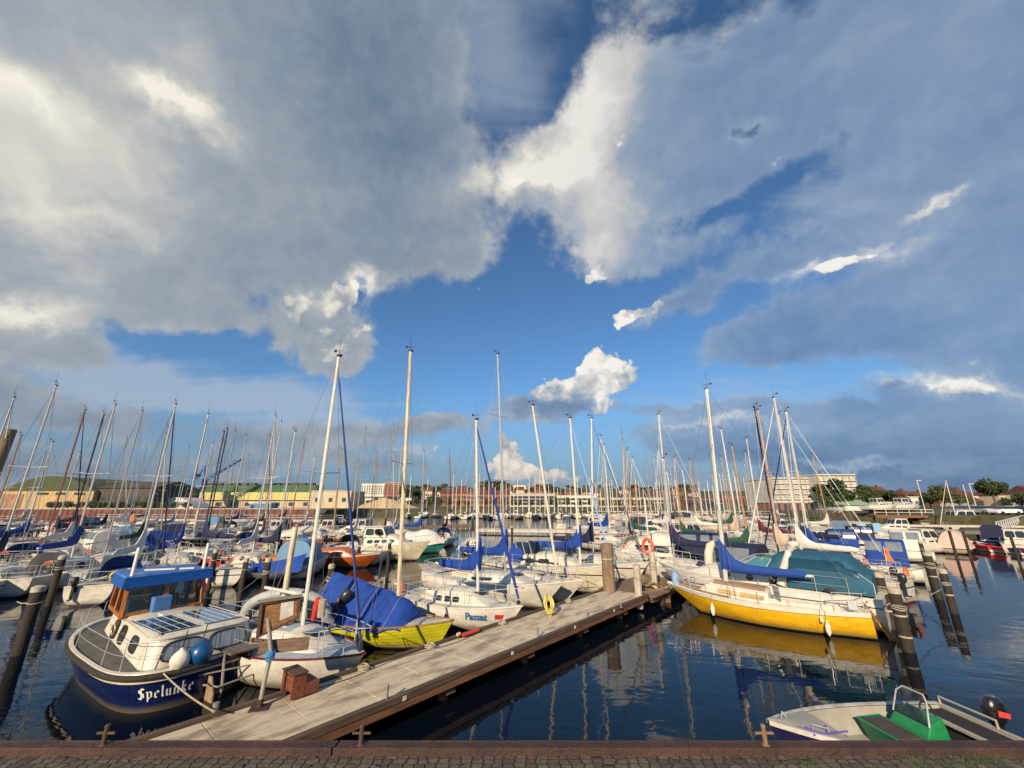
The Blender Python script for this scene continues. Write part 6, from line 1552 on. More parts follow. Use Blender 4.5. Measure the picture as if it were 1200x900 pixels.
for i in range(3):
    a = worldof(loc, ang, (-L / 2 + .1, .4 - .5 * i, 1.0)); b = [W(1032, 690, 1.3), W(1046, 704, 1.2), W(1030, 680, 1.5)][i]
    tag(MB().tube(sag(a, b, .15), .014, 5).build('mooring_line', M_rope, smooth=True), 'pale line from the yellow stern to the big black piles, %s' % ords[i] + ' of three', 'rope', 'stern lines of the yellow yacht')

# ---- white yacht with the teal canvas
ang = math.atan2(.70, -.71); L = 8.8; f_ = Vector((math.cos(ang), math.sin(ang), 0)); sd = Vector((-f_.y, f_.x, 0))
loc = Vector((13.0, 15.75, 0)) - sd * 1.35 + f_ * (L / 2 - .1)
kt = thing('teal_canvas_motorboat', 'large white motor yacht with teal canvas covers behind the yellow yacht', 'motorboat', (loc.x, loc.y, 0), ang)
h = Hull(L, 2.95, (1.55, 1.22, 1.18), tw=.88, tm=.42, full=2.5, rake=1.3, vp=3.2)
hull_parts(kt, h, hull_mat((.64, .62, .58), (.02, .03, .08), (.02, .025, .04), s0=.90, s1=.94), M_gel, (-3.9, -.9, 1.05, .5), nt=28)
cab = Cabin(-.9, 3.2, 1.22, .6, 1.2, .55, front=.55, z1=1.35, tum=.80); cb = cab.body(MB(), 20).build('cabin', M_gel, kt, smooth=True, angle=42)
for k_ in (.14, .36):
    for sd_ in (-1, 1):
        m = MB(); pts = cab.window(m, k_, k_ + .075, .25, .85, sd_, .012, e=2.2, n=18); o = m.build('porthole', M_brownglass, cb); MB().tube(pts, .012, 5, closed=True).build('frame', M_steel, o, smooth=True)
m = MB(); e_ = h.edge(.16, 1, 0); m.ell((e_.x, e_.y + .02, e_.z + .12), (.22, .03, .11), 16, 8); m.build('air_intake', M_rubber, kt, smooth=True)
# raked windscreen with aluminium frame
wb = [V3(-.75, -1.12, 1.72), V3(.35, -.86, 1.75), V3(.75, 0, 1.78), V3(.35, .86, 1.75), V3(-.75, 1.12, 1.72)]; wt2 = [V3(-1.1, -1.0, 2.25), V3(-.45, -.72, 2.27), V3(-.2, 0, 2.28), V3(-.45, .72, 2.27), V3(-1.1, 1.0, 2.25)]
MB().loft([wb, wt2], closed=False, caps=False).build('windscreen', mat('aqua_tinted_glass', (.06, .20, .24), .06, coat=.6), kt)
m = MB(); m.tube(wb, .022, 6); m.tube(wt2, .022, 6)
for a, b in zip(wb, wt2): m.tube([a, b], .022, 6)
m.tube([wb[0].lerp(wb[1], .5), wt2[0].lerp(wt2[1], .5)], .02, 6); m.tube([wb[3].lerp(wb[4], .5), wt2[3].lerp(wt2[4], .5)], .02, 6)
m.build('windscreen_frame', M_alu, kt, smooth=True)
for sy in (-1, 1): MB().tube([(-1.35, sy * 1.20, 1.3), (-1.5, sy * 1.12, 1.9), (-1.75, sy * .95, 2.55)], [.13, .11, .09], 10, flat=1.3).build('radar_arch_leg', M_gel, kt, smooth=True)
MB().tube([(-1.75, -.97, 2.55), (-1.8, -.5, 2.66), (-1.8, .5, 2.66), (-1.75, .97, 2.55)], .10, 10).build('radar_arch', M_gel, kt, smooth=True)
MB().lathe((-1.8, 0, 2.72), [(.05, 0), (.22, .03), (.24, .12), (.2, .2), (.05, .23)], 16).build('radar_dome', M_gel, kt, smooth=True)
arch_canopy(kt, -1.7, -.35, 1.05, 1.70, .80, M_teal, name='front_canopy', front=.75, e=3.0, back=0)
arch_canopy(kt, -4.25, -1.55, 1.26, 1.28, 1.30, M_teal, name='cockpit_enclosure', front=.02, back=1, e=4.2, hb=.50, wins=[(.12, .92, .10, .235)], winm=M_tealvinyl)
m = MB()
for k_ in (0, .5, 1):
    pass
m.tube([(-4.28, 1.28, 1.3), (-4.27, 1.22, 1.7), (-3.9, 1.16, 2.0)], .012, 6); m.build('canopy_piping', M_gel, kt, smooth=True)
rails(kt, h, t0=.10, t1=.88, n=8, ht=.62, r=.013, wires=2); pulpit(kt, h, ht=.65)
m = MB(); m.tube([(-1.3, .9, 1.55 + 1.3), (-3.2, .9, 2.95), (-4.8, .85, 3.05)], .10, 10); o = thing('white_boom', 'thick white boom lying across above the teal canvas', 'boom', (0, 0, 0))
o.location = (0, 0, 0); C.objects.unlink(o); bpy.data.objects.remove(o)
fender(kt, h.edge(.35, 1, -.11) + V3(0, 0, -.7), M_fwhite, .10, .5)

# rope-hung inflatable standing on end, and the navy hooded boat behind
p = W(832, 690, .6); p = D(0, 0, 0) * 0 + W(832, 668, 1.3)
t = thing('inflatable_dinghy', 'beige inflatable dinghy standing on its side left of the yellow yacht mast', 'dinghy', (p.x, p.y, .95), R(25)); zt = WY(836, 636, p.y).z - .95
MB().tube([(-.05, 0, 0), (-.05, 0, .3), (0, 0, .8), (.05, 0, zt - .5), (.22, 0, zt - .18), (.5, 0, zt - .06), (.68, 0, zt - .25)], [.10, .19, .20, .20, .20, .18, .10], 12).build('tube', M_inflatb, t, smooth=True)
MB().box((.45, .1, zt * .5), (.75, .06, zt * .85)).build('floor', mat('dark_grey_floor', (.20, .21, .22), .7), t)
c_ = W(872, 655, 1.9)
r_, h_, cb_ = sailboat('white sailboat with a big navy blue cockpit hood behind the yellow yacht mast', (c_.x - 1.2, c_.y + 3.2), R(135), L=8.6, B=2.8, hullcol=(.64, .61, .55), mx=.62, top=7.2, mm=M_alu, cover=M_navy, lod=0, cabh=.5, hood=None)
arch_canopy(r_, -3.6, -.2, 1.15, 1.0, 1.5, M_navy, name='cockpit_hood', front=.35, e=4, wins=[(.10, .45, .06, .28), (.5, .72, .06, .26)])

# ---- green console boat by the quay
kb = thing('console_dinghy', 'open grey white dinghy with a green steering console and black outboard below the quay', 'dinghy', (0, 0, 0), 0)
bow = W(901, 851, .72); tr_f = W(1093, 822, .72); tr_n = W(1204, 868, .66)
bx = Vector((bow.x, bow.y, 0)); tm_ = (Vector((tr_f.x, tr_f.y, 0)) + Vector((tr_n.x, tr_n.y, 0))) / 2; f_ = bx - tm_; L = f_.length; ang = math.atan2(f_.y, f_.x)
kb.location = ((bx + tm_) / 2) + Vector((.22, .24, -.02)); kb.scale = (1.05, 1.04, 1); kb.rotation_euler = (0, 0, ang)
h = Hull(L, 1.62, (.72, .56, .56), tw=.92, tm=.35, full=2.3, rake=.35, vp=3.4, entry=1.6, draft=.25)
M_din = mat('chalky_white_gelcoat', (.33, .32, .28), .55, var=.1, dirt=(.30, .27, .2), dirt_amt=.6, dscale=3); M_navh = hull_mat((.015, .015, .07), (.015, .015, .06), None, z_boot=-.1, z_anti=-.2)
h.shell(MB(), 26, 9).build('hull', M_navh, kb, smooth=True, angle=50)
m = MB(); nt = 24   # inner skin
rg = []
for i in range(nt + 1):
    t_ = i / nt * .93; e = h.edge(t_, 1, 0); w = max(.04, e.y - .09); zf = .17 + .25 * sm(t_, .75, .95)
    rg.append([(e.x, -w, e.z), (e.x, -w * .94, zf + .14), (e.x, -w * .8, zf), (e.x, 0, zf), (e.x, w * .8, zf), (e.x, w * .94, zf + .14), (e.x, w, e.z)])
m.loft(rg, closed=False, caps=False); m.build('inner_hull', M_din, kb, smooth=True, angle=40)
m = MB()
for sd_ in (-1, 1): m.loft([[h.edge(i / nt, sd_, .095, .012) for i in range(nt + 1)], [h.edge(i / nt, sd_, .05, .03) for i in range(nt + 1)], [h.edge(i / nt, sd_, -.02, .02) for i in range(nt + 1)], [h.edge(i / nt, sd_, -.03, -.05) for i in range(nt + 1)]], closed=False, caps=False)
m.build('gunwale', mat('worn_grey_white_gunwale', (.46, .45, .40), .5, dirt=(.22, .2, .16), dirt_amt=.6), kb, smooth=True)
m = MB(); m.loft([[Vector((h.edge(t_, 1).x, y * max(.01, h.b(t_) - .03), h.zs(t_) + .02 + .03 * (1 - y * y))) for y in (-1, -.5, 0, .5, 1)] for t_ in [lerp(.74, .985, i / 6) for i in range(7)]], closed=False, caps=False); m.build('foredeck', M_din, kb, smooth=True)
M_grn = mat('emerald_green_gelcoat', (.010, .20, .065), .35, var=.12, dirt=(.03, .16, .06), dirt_amt=.4, coat=.3)
M_grn2 = mat('dark_green_locker', (.010, .115, .055), .45, var=.2)
X0 = -.86
m = MB(); m.loft([[(X0 - .22, -.52, .18), (X0 + .30, -.52, .18), (X0 + .30, .36, .18), (X0 - .22, .36, .18)], [(X0 - .18, -.50, .62), (X0 + .22, -.50, .58), (X0 + .22, .34, .58), (X0 - .18, .34, .62)], [(X0 - .16, -.46, .90), (X0 + .12, -.46, .76), (X0 + .12, .30, .76), (X0 - .16, .30, .90)]]); cn_ = m.build('steering_console', M_grn, kb, bevel=.02); cn_.scale = (1, .82, .84)
m = MB(); m.loft([[(X0 + .34, -.45, .18), (X0 + .74, -.38, .18), (X0 + .74, .30, .18), (X0 + .34, .36, .18)], [(X0 + .32, -.52, .50), (X0 + .82, -.46, .50), (X0 + .82, .36, .50), (X0 + .32, .42, .50)]]); bx_ = m.build('seat_locker', M_grn2, kb, bevel=.012)
MB().box((X0 + .57, -.05, .505), (.42, .74, .03)).build('cushion', mat('dark_brown_cushion', (.055, .045, .04), .8), bx_, bevel=.01)
MB().tube([(X0 + .32, -.52, .50), (X0 + .82, -.46, .50), (X0 + .82, .36, .50), (X0 + .32, .42, .50)], .018, 6, closed=True).build('locker_rim', M_grn, bx_, smooth=True)
wsp = [V3(X0 + .13, -.39, .63), V3(X0 + .02, -.34, .99), V3(X0 - .03, -.25, 1.08), V3(X0 - .03, .12, 1.08), V3(X0 + .02, .20, .99), V3(X0 + .13, .25, .63)]
m = MB(); m.poly(wsp); m.build('windscreen', M_clear, kb)
MB().tube(wsp, .014, 8).build('windscreen_frame', M_steel, kb, smooth=True); MB().tube([V3(X0 - .03, -.28, 1.06), V3(X0 - .16, -.36, .74)], .010, 6).build('windscreen_stay', M_steel, kb)
MB().tube([(X0 - .24 + .02 * math.cos(a), -.08 + .15 * math.cos(a), .72 + .15 * math.sin(a)) for a in [2 * math.pi * j / 18 for j in range(18)]], .014, 6, closed=True).build('steering_wheel', M_rubber, kb, smooth=True)
m = MB(); m.box((-L / 2 + .26, 0, .36), (.42, 1.20, .34)); m.build('engine_well', M_blackcanvas, kb, bevel=.01)
MB().box((-L / 2 + .52, 0, .50), (.07, 1.34, .06)).build('thwart_edge', M_din, kb, bevel=.01); MB().box((-L / 2 + .03, 0, .56), (.07, 1.44, .08)).build('transom_cap', M_din, kb, bevel=.01)
m = MB(); m.box((X0 - .42, 0, .185), (.40, 1.1, .02)); m.build('floor_board', mat('dark_wet_floor', (.06, .06, .055), .5), kb)
MB().box((X0 - .25, -.60, .46), (.12, .12, .26)).build('side_box', M_grn, kb, bevel=.02)
m = MB(); e0, e1 = h.edge(.03, -1, -.0), h.edge(.22, -1, .0)
m.tube([(-L / 2 + .05, -.62, .58), (-L / 2 + .05, -.62, .72), (-L / 2 + .05, .3, .72), (-L / 2 + .05, .3, .58)], .022, 8); m.build('grab_rail', M_din, kb, smooth=True)
outboard(kb, -L / 2 - .06, .12, .60, sc=.95, accent=mat('red_white_decal', (.62, .06, .05), .5), m=mat('black_cowl', (.012, .012, .014), .25, coat=.5))
m = MB()
for k_ in range(6): m.tube([(L / 2 - 1.0 + random.uniform(-.2, .2), .30 + random.uniform(-.1, .1), .58 + .03 * k_), (L / 2 - .7 + random.uniform(-.1, .2), .36, .66), (L / 2 - .45 + random.uniform(-.1, .2), .20, .70)], .016, 5)
m.build('purple_line', mat('purple_rope', (.10, .07, .30), .9), kb, smooth=True)
MB().tube([(L / 2 - .35, 0, .76), (L / 2 - .32, -.05, .83), (L / 2 - .25, 0, .76)], .012, 6).build('bow_eye', M_steel, kb)
MB().tube([h.edge(.85, 1, .1, .04), h.edge(.85, 1, .1, .11), h.edge(.80, 1, .1, .11), h.edge(.80, 1, .1, .04)], .010, 6).build('cleat', M_steel, kb)
m = MB(); e = worldof(kb.location, ang, h.edge(.84, 1, .1, .05)); e.z = h.zs(.84) + .05
q = Vector((1.74, 3.335, QZ + .1)); 

# ================================================================== boats in the middle distance
HC = {'white': (.58, .545, .46), 'cream': (.60, .53, .37), 'red': (.55, .012, .010), 'navy': (.012, .02, .08), 'pale grey': (.55, .56, .55), 'dark blue': (.02, .05, .18), 'orange': (.62, .12, .02), 'turquoise': (.03, .32, .26), 'light blue': (.25, .38, .50), 'black': (.02, .02, .025), 'varnished': (.32, .09, .025)}
MM = {'aluminium': M_alu, 'white': M_whitemast, 'black': M_blackmast, 'wooden': M_woodmast, 'pale pink': M_pinkmast, 'reddish': wood_mat('red_brown_mast_wood', (.30, .10, .06), .5, axis=2), 'golden': wood_mat('golden_mast_wood', (.55, .33, .08), .5, axis=2, amt=.1)}
def mast_boat(top, H, ang, hull, mast, cover, where, L=None, furl=None, lod=1, hood=None, grp='sailboats moored in the middle distance', lean=(0, 0), mid=.55, stripe=None, **kw):
    ratio = (WY(top[0], top[1], 1).z - EYE); Y = (H - EYE) / ratio; tp = WY(top[0], top[1], Y)
    L = L or H * .72; a = R(ang); k = (mid - .5) * L; dl = Matrix.Rotation(a, 3, 'Z') @ Vector((lean[0], lean[1], 0))
    base = Vector((tp.x - dl.x, tp.y - dl.y, 0)); loc = base - Vector((math.cos(a), math.sin(a), 0)) * k
    cov = {'blue': 'royal blue', 'navy': 'navy', 'white': 'white', 'orange': 'orange', 'beige': 'beige', 'black': 'black'}.get(cover, cover)
    lab = '%s sailboat, %s mast%s, %s' % (hull, mast, (', %s cover' % cov) if cov else '', where)
    r_, h_, c_ = sailboat(lab, loc, a, L=L, B=L * .33, hullcol=HC[hull], boot=random.choice([(.02, .03, .10), (.05, .05, .06), (.25, .03, .02)]), mx=mid, top=H, mm=MM[mast], cover=CANV[cover] if cover else None, lod=lod, furl=furl, hood=hood, group=grp, lean=lean, wire=.007 if lod else .006,
        stripe=stripe, s0=L * .075, s1=L * .083, deckm=random.choice([M_deck, M_gel, M_cream]), winm=random.choice([M_glass, M_glass, M_blueglass]), cabh=random.choice([.4, .46, .52]), mr=.05, **kw)
    return r_
fw = M_litecanvas
S_ = [  # top px, height, heading, hull, mast, cover, where
    ((66, 452), 11.2, 118, 'white', 'white', 'navy', 'the tallest at the left edge of the picture'),
    ((17, 466), 10.6, 125, 'pale grey', 'aluminium', None, 'cut by the left picture edge'),
    ((62, 518), 10.0, 70, 'white', 'aluminium', 'blue', 'second row before the yellow warehouse'),
    ((100, 480), 11.5, 110, 'cream', 'reddish', None, 'in front of the middle of the yellow warehouse'),
    ((122, 486), 11.5, 112, 'white', 'black', 'white', 'left neighbour of the nearest left transom'),
    ((135, 474), 10.8, 108, 'white', 'white', 'blue', 'nearest transom left of the blue motorboat'),
    ((149, 515), 12.0, 100, 'white', 'aluminium', 'navy', 'back row before the yellow warehouse corner'),
    ((167, 482), 10.8, 115, 'pale grey', 'aluminium', None, 'directly behind the wheelhouse of the blue motorboat'),
    ((157, 557), 9.5, 80, 'white', 'aluminium', 'white', 'farthest left row'),
    ((163, 567), 9.0, 80, 'cream', 'aluminium', 'navy', 'rightmost of the farthest left row'),
    ((206, 474), 10.4, 110, 'white', 'white', 'white', 'with the paired tall masts above the dark shed'),
    ((196, 500), 10.8, 106, 'white', 'aluminium', 'green', 'just left of and behind the paired tall masts'),
    ((222, 525), 12.0, 100, 'white', 'aluminium', 'sky blue', 'in front of the blue harbour crane'),
    ((267, 503), 10.6, 112, 'white', 'black', 'navy', 'beyond the red hull'),
    ((276, 506), 10.6, 108, 'cream', 'aluminium', 'beige', 'beside the black mast beyond the red hull'),
    ((292, 534), 12.0, 95, 'white', 'aluminium', 'blue', 'back row before the middle of the green hall'),
    ((323, 488), 10.6, 104, 'white', 'white', 'white', 'with the tall doubled mast before the green hall'),
    ((317, 512), 11.2, 100, 'pale grey', 'aluminium', 'grey', 'left behind the doubled mast before the green hall'),
    ((357, 516), 11.5, 172, 'varnished', 'reddish', None, 'left of the grey and white boat mast'),
    ((400, 527), 10.6, 10, 'orange', 'wooden', None, 'right of the blue furled sail before the beige block'),
    ((429, 503), 11.4, 96, 'white', 'aluminium', 'white', 'behind the cream cruiser below the hospital'),
    ((461, 498), 11.6, 92, 'white', 'aluminium', 'burgundy', 'just left of the pale yellow mast, far back'),
    ((471, 521), 11.6, 95, 'cream', 'white', 'white', 'far back touching the pale yellow mast'),
    ((497, 529), 10.5, 20, 'orange', 'aluminium', 'blue', 'right of the white covered turquoise boat'),
    ((527, 528), 10.8, 88, 'white', 'aluminium', 'black', 'on open water in the centre'),
    ((441, 530), 11.0, 92, 'pale grey', 'aluminium', None, 'right of the white mast below the hospital'),
    ((729, 508), 10.8, 80, 'white', 'golden', 'navy', 'right of the speckled furled headsail'),
    ((756, 530), 12.0, 60, 'white', 'aluminium', 'white', 'back row left of the life ring pole'),
    ((768, 530), 11.6, 60, 'cream', 'aluminium', 'blue', 'back row right of the life ring pole'),
    ((785, 546), 12.2, 65, 'white', 'white', 'navy', 'in the row before the cream flats'),
    ((812, 560), 12.0, 60, 'white', 'aluminium', 'blue', 'before the square window office building'),
    ((700, 560), 12.0, 75, 'white', 'aluminium', 'white', 'behind the mast with the speckled headsail'),
    ((656, 545), 11.0, 80, 'white', 'aluminium', 'black', 'between the two white masts by the far pontoon'),
    ((836, 560), 12.0, 60, 'white', 'aluminium', 'white', 'just left of the yellow yacht mast, far back'),
    ((888, 480), 10.8, 124, 'white', 'pale pink', 'beige', 'rising right of the yellow yacht mast'),
    ((884, 477), 11.2, 118, 'navy', 'black', 'navy', 'crossing the pale pink mast'),
    ((907, 466), 11.0, 118, 'white', 'white', 'white', 'tallest behind the teal canvas'),
    ((912, 486), 11.6, 112, 'cream', 'white', 'navy', 'directly behind the tallest mast above the teal canvas'),
    ((921, 482), 10.6, 112, 'white', 'white', 'blue', 'rightmost tall mast before the scaffolded building'),
    ((873, 530), 11.4, 100, 'white', 'aluminium', 'white', 'between the pale pink and yellow yacht masts'),
    ((862, 545), 11.8, 90, 'pale grey', 'aluminium', 'blue', 'far back before the orange brick wing'),
    ((1108, 562), 8.5, 170, 'white', 'white', None, 'at the right pontoon before the raised timber jetty'),
    ((1128, 567), 8.0, 175, 'cream', 'white', None, 'right neighbour of the boat before the raised timber jetty'),
]
for i, s in enumerate(S_):
    fl = None
    if i % 5 == 1: fl = (fw, .055)
    if i % 7 == 3: fl = (M_navy, .055)
    mast_boat(*s, furl=fl, lod=1, hood=[None, 'navy', None, 'blue', None, 'white', 'black'][i % 7] if s[1] > 9.6 else None, stripe=(.02, .04, .15) if i % 4 == 0 else None, lean=(-.12 - .02 * (i % 5), .0))

# special boats of the second row
def at_px(px, py, z=1.0): p = W(px, py, z); return p
p = at_px(262, 655, .9)
sailboat('bright red hulled sailboat with a rounded stern behind the blue motorboat', (p.x - 2.2, p.y + 1.4), R(165), L=8, B=2.6, hullcol=HC['red'], boot=(.02, .02, .03), fb=(1.25, .95, 1.05), mx=.58, top=WY(267, 505, p.y + 1.4).z, mm=M_blackmast, cover=M_navy, lod=1, full=2.0, tw=.35, hood=None, furl=None, lean=(.1, 0))
p = at_px(300, 660, .9)
sailboat('dark blue wooden sailboat with varnished cabin right of the bright red hull', (p.x - .3, p.y + 1.6), R(-20), L=7.6, B=2.4, hullcol=HC['navy'], stripe=(.75, .73, .66), s0=.72, s1=1.4, mx=.6, top=9.5, mm=M_alu, cover=M_navy, lod=1, tw=.4, toe=M_varn, cabm=M_varn, deckm=M_tdeck)
p = at_px(398, 650, .9)
motorboat('small orange varnished wooden motor launch left of the cream cruiser', (p.x - .5, p.y + .6), R(-8), L=7.0, B=2.3, hullcol=(.40, .085, .015), fb=(.95, .75, .75), cabh=.55, wheel=False, cabm=M_orangewood, lod=1, wins=2, deckm=M_tdeck)
p = at_px(438, 642, 1.0)
motorboat('cream cabin cruiser with a row of oval windows beyond the blue tarpaulin', (p.x + .2, p.y + .8), R(-10), L=9.0, B=3.0, hullcol=(.70, .62, .44), fb=(1.5, 1.15, 1.1), cabh=.75, cabx=(-.1, .33), cabm=M_cream, lod=0, wins=4, wh_z=.75)
p = at_px(478, 637, .9); a_ = R(4)
tq = thing('covered_boat', 'turquoise hulled boat wrapped in a white tarpaulin with a peaked top', 'boat', (p.x, p.y + .8, 0), a_)
h = Hull(7.4, 2.6, (1.1, .85, .85), tw=.75); h.shell(MB(), 18).build('hull', hull_mat(HC['turquoise'], (.02, .05, .05)), tq, smooth=True)
m = MB(); rr = []
for i in range(17):
    k = i / 16; x = lerp(-3.65, 3.3, k); tt = h.tx(x); zr = 2.0 + .12 * math.sin(i * 1.2) + 1.1 * math.exp(-((k - .22) / .07) ** 2) - .8 * sm(k, .85, 1) - .3 * sm(1 - k, .93, 1); w = h.b(tt) + .08
    rr.append([(x, w * q, lerp(zr, h.zs(tt) - .15, abs(q) ** (3.2 if .1 < k < .9 else 2)) + .03 * math.sin(i * 2 + q * 9)) for q in [j / 6 - 1 for j in range(13)]])
m.loft(rr, closed=False, caps=False); m.poly(rr[0]); m.poly(rr[-1]); m.build('tarpaulin', M_litecanvas, tq, smooth=True, angle=60)
p = at_px(552, 636, .9)
sailboat('small white sailboat, stern towards us, on the open water in the centre', (p.x, p.y + 1.5), R(96), L=6.8, B=2.4, hullcol=HC['white'], mx=.55, top=9.6, mm=M_alu, cover=M_blackcanvas, lod=1, ob=True, lean=(0, 0))
# hoisted dinghy and the blue covered boat below
p = at_px(345, 655, 1.0)
r_, h_, c_ = motorboat('white motorboat with a light blue canopy below the hoisted white dinghy', (p.x + .1, p.y + 1.6), R(100), L=6.2, B=2.5, hullcol=HC['white'], wheel=False, cabh=.4, lod=1, wins=2)
M_lblue = mat('faded_light_blue_canvas', (.14, .27, .42), .8, bump=.4, bscale=8)
arch_canopy(r_, -3.0, .8, 1.0, .9, 1.35, M_lblue, name='canopy', front=.5, e=3)
t = thing('sagging_tarpaulin', 'royal blue tarpaulin slung low along a boat rail between the tall pole and the mast', 'tarpaulin', (p.x - .3, p.y - 2.2, 0), R(4)); m = MB()
m.loft([[(lerp(-1.5, 1.9, i / 12), .5, .95 + .25 * (i / 12) + .35 * (i / 12) ** 3) for i in range(13)], [(lerp(-1.55, 1.9, i / 12), .02, .80 - .38 * math.sin(math.pi * i / 12) + .3 * (i / 12)) for i in range(13)], [(lerp(-1.5, 1.9, i / 12), -.05, .55 - .50 * math.sin(math.pi * i / 12) ** .7 + .1 * (i / 12)) for i in range(13)]], closed=False, caps=False); m.build('tarpaulin', M_blue, t, smooth=True)
MB().loft([[(x, .8 * q, .62 - .5 * (1 - abs(x / 2.1) ** 2.5) * (1 - q * q) * 1.0 + 0) for x in [lerp(-1.9, 2.0, i / 10) for i in range(11)]] for q in (-1, -.6, 0, .6, 1)], closed=False, caps=False).build('hull', M_inflat, t, smooth=True)
q = W(348, 621, 2.55); t = thing('white_dinghy', 'small white dinghy hoisted upside down on davits behind the tall pole', 'dinghy', (q.x, q.y, 2.15), R(20)); m = MB(); hh = Hull(2.6, 1.2, (.5, .42, .42), tw=.8, tm=.4, rake=.3, draft=.02)
hh.shell(MB(), 12, 7)
m2 = MB(); hh.shell(m2, 12, 7); o = m2.build('hull', M_gel, t, smooth=True, angle=60); o.rotation_euler = (math.pi, R(-12), 0); o.location = (0, 0, .55)
m = MB(); m.tube([(-.7, 0, -1.4), (-.7, 0, .2), (.2, 0, .3)], .03, 6); m.tube([(.7, 0, -1.4), (.7, 0, .4)], .03, 6); m.build('davit', M_steel, t)

# orange seagoing tidbits: flags
def flag(px, py, Y, lab, m1, m2=None):
    p = WY(px, py, Y); t = thing('flag', lab, 'flag', tuple(p)); MB().tube([(0, 0, -1.0), (.1, 0, .5)], .015, 5).build('flag_pole', M_whitemast, t)
    m = MB(); m.loft([[(.1 + .03 * math.sin(i), .03 * math.cos(i * 1.5), .45 - i * .12 + 0), (.28 + .02 * i + .05, .05 * math.sin(i), .35 - i * .13)] for i in range(6)], closed=False, caps=False); m.build('cloth', m1, t, smooth=True)
    if m2: m = MB(); m.loft([[(.1 + .03 * math.sin(i), .035 + .03 * math.cos(i * 1.5), .45 - i * .12), (.20 + .02 * i, .05 + .05 * math.sin(i), .38 - i * .13)] for i in range(4)], closed=False, caps=False); m.build('stripe', m2, t, smooth=True)
flag(1036, 652, 23, 'blue and orange flag drooping from a stern behind the teal canvas', M_flag, M_blue)
flag(152, 608, 42, 'orange cloth flying from a boat left of the dark shed', M_orange)
# blue tarpaulin boats right behind the teal one
for (px, py, a, c, lab) in [(985, 655, 140, 'blue', 'white motorboat under a royal blue cover right behind the teal canvas yacht'), (975, 632, 150, 'navy', 'white motorboat under a navy cover at the dark timber jetty'), (948, 640, 150, 'blue', 'white motorboat with blue cover left of the navy covered one'), (1020, 640, 140, 'white', 'small open white motorboat by the dark timber jetty')]:
    p = at_px(px, py, 1.0); motorboat(lab, (p.x, p.y), R(a), L=7.4, B=2.7, wheel=False, canopy=c, lod=1, wins=2, cabh=.5)
p = at_px(1046, 668, .8); t = thing('inflatable_dinghy', 'grey inflatable dinghy hanging at the rope-wrapped piles right of the teal yacht', 'dinghy', (p.x + .3, p.y + .4, .45), R(30))
pts = [V3(-1.3, -.55, 0), V3(.5, -.6, 0), V3(1.2, -.4, .08), V3(1.5, 0, .14), V3(1.2, .4, .08), V3(.5, .6, 0), V3(-1.3, .55, 0)]; MB().tube(pts, [.12] + [.21] * 5 + [.12], 10).build('tube', M_inflatb, t, smooth=True); MB().box((0, 0, -.1), (2.2, .9, .06)).build('floor', M_rubber, t)
# right pontoon motorboats
for (px, py, a, kw, lab) in [
    (1072, 630, 172, dict(L=8.5, hullcol=HC['black'], stripe=(.7, .7, .68), s0=.7, s1=1.4, wheel=False, cabh=.5), 'black and white speedboat at the right pontoon'),
    (1090, 634, 0, dict(L=6.8, hullcol=HC['white'], wheel=True, cabh=.4), 'white motorboat with a raked windscreen beside the black and white speedboat'),
    (1116, 614, 178, dict(L=11, B=3.6, hullcol=HC['white'], wheel=True, cabh=1.0, wh_z=1.6, cabx=(-.3, .36), wins=5), 'long white houseboat with a tall deckhouse in front of the right bank'),
    (1048, 618, 170, dict(L=8, hullcol=HC['white'], wheel=True, cabh=.6), 'white cabin cruiser moored below the raised timber jetty'),
    (760, 622, 170, dict(L=9, hullcol=HC['white'], wheel=True, cabh=.8), 'white cruiser with two square cabin windows behind the speckled headsail'),
    (812, 628, 20, dict(L=9, hullcol=HC['white'], wheel=True, cabh=.7, fly=True), 'white flybridge motorboat right behind the navy canvas enclosure'),
    (418, 622, 172, dict(L=9, hullcol=HC['white'], wheel=True, cabh=.8), 'white motor cruiser behind the orange wooden launch'),
    (1166, 630, 40, dict(L=6, hullcol=HC['navy'], wheel=False, cabh=.4, canopy='navy'), 'small navy motorboat among the red rowing boats at the dark pontoon'),
    (1192, 634, 40, dict(L=6.5, hullcol=HC['white'], wheel=True, cabh=.4), 'white motorboat at the right picture edge by the dark pontoon'),
    (700, 616, 0, dict(L=8.5, hullcol=HC['white'], wheel=True, cabh=.7), 'white boat with a boxy cabin at the end of the broad white pontoon'),
    (110, 640, 150, dict(L=8, hullcol=HC['white'], wheel=True, cabh=.7, canopy='white'), 'white motorboat with a pale ribbed canopy among the left boats'),
    (178, 640, 140, dict(L=6.5, hullcol=HC['white'], wheel=False, cabh=.4, canopy='blue'), 'white motorboat with a royal blue cover above the blue wheelhouse roof'),
    (82, 615, 165, dict(L=9, hullcol=HC['red'], wheel=True, cabh=.9, cabm=M_red), 'red motor vessel with a red cabin before the yellow warehouse'),
    (205, 628, 120, dict(L=7, hullcol=HC['navy'], wheel=False, cabh=.4, canopy='navy'), 'dark blue boat with a navy cover and yellow ring left of the red hull')]:
    p = at_px(px, py, 1.0); kw.setdefault('B', kw['L'] * .35); motorboat(lab, (p.x, p.y), R(a), lod=1, **kw)
p = at_px(1118, 636, .8); t = thing('covered_boat', 'boat fully wrapped in a pale pink tarpaulin at the right pontoon', 'boat', (p.x, p.y, 0), R(42)); h = Hull(6.5, 2.5, (1.0, .8, .8), tw=.8); h.shell(MB(), 14).build('hull', hull_mat(HC['cream']), t, smooth=True)
m2 = MB(); h.shell(m2, 14); 
m2.build('hull', hull_mat(HC['cream']), t, smooth=True)
m = MB(); rr = []
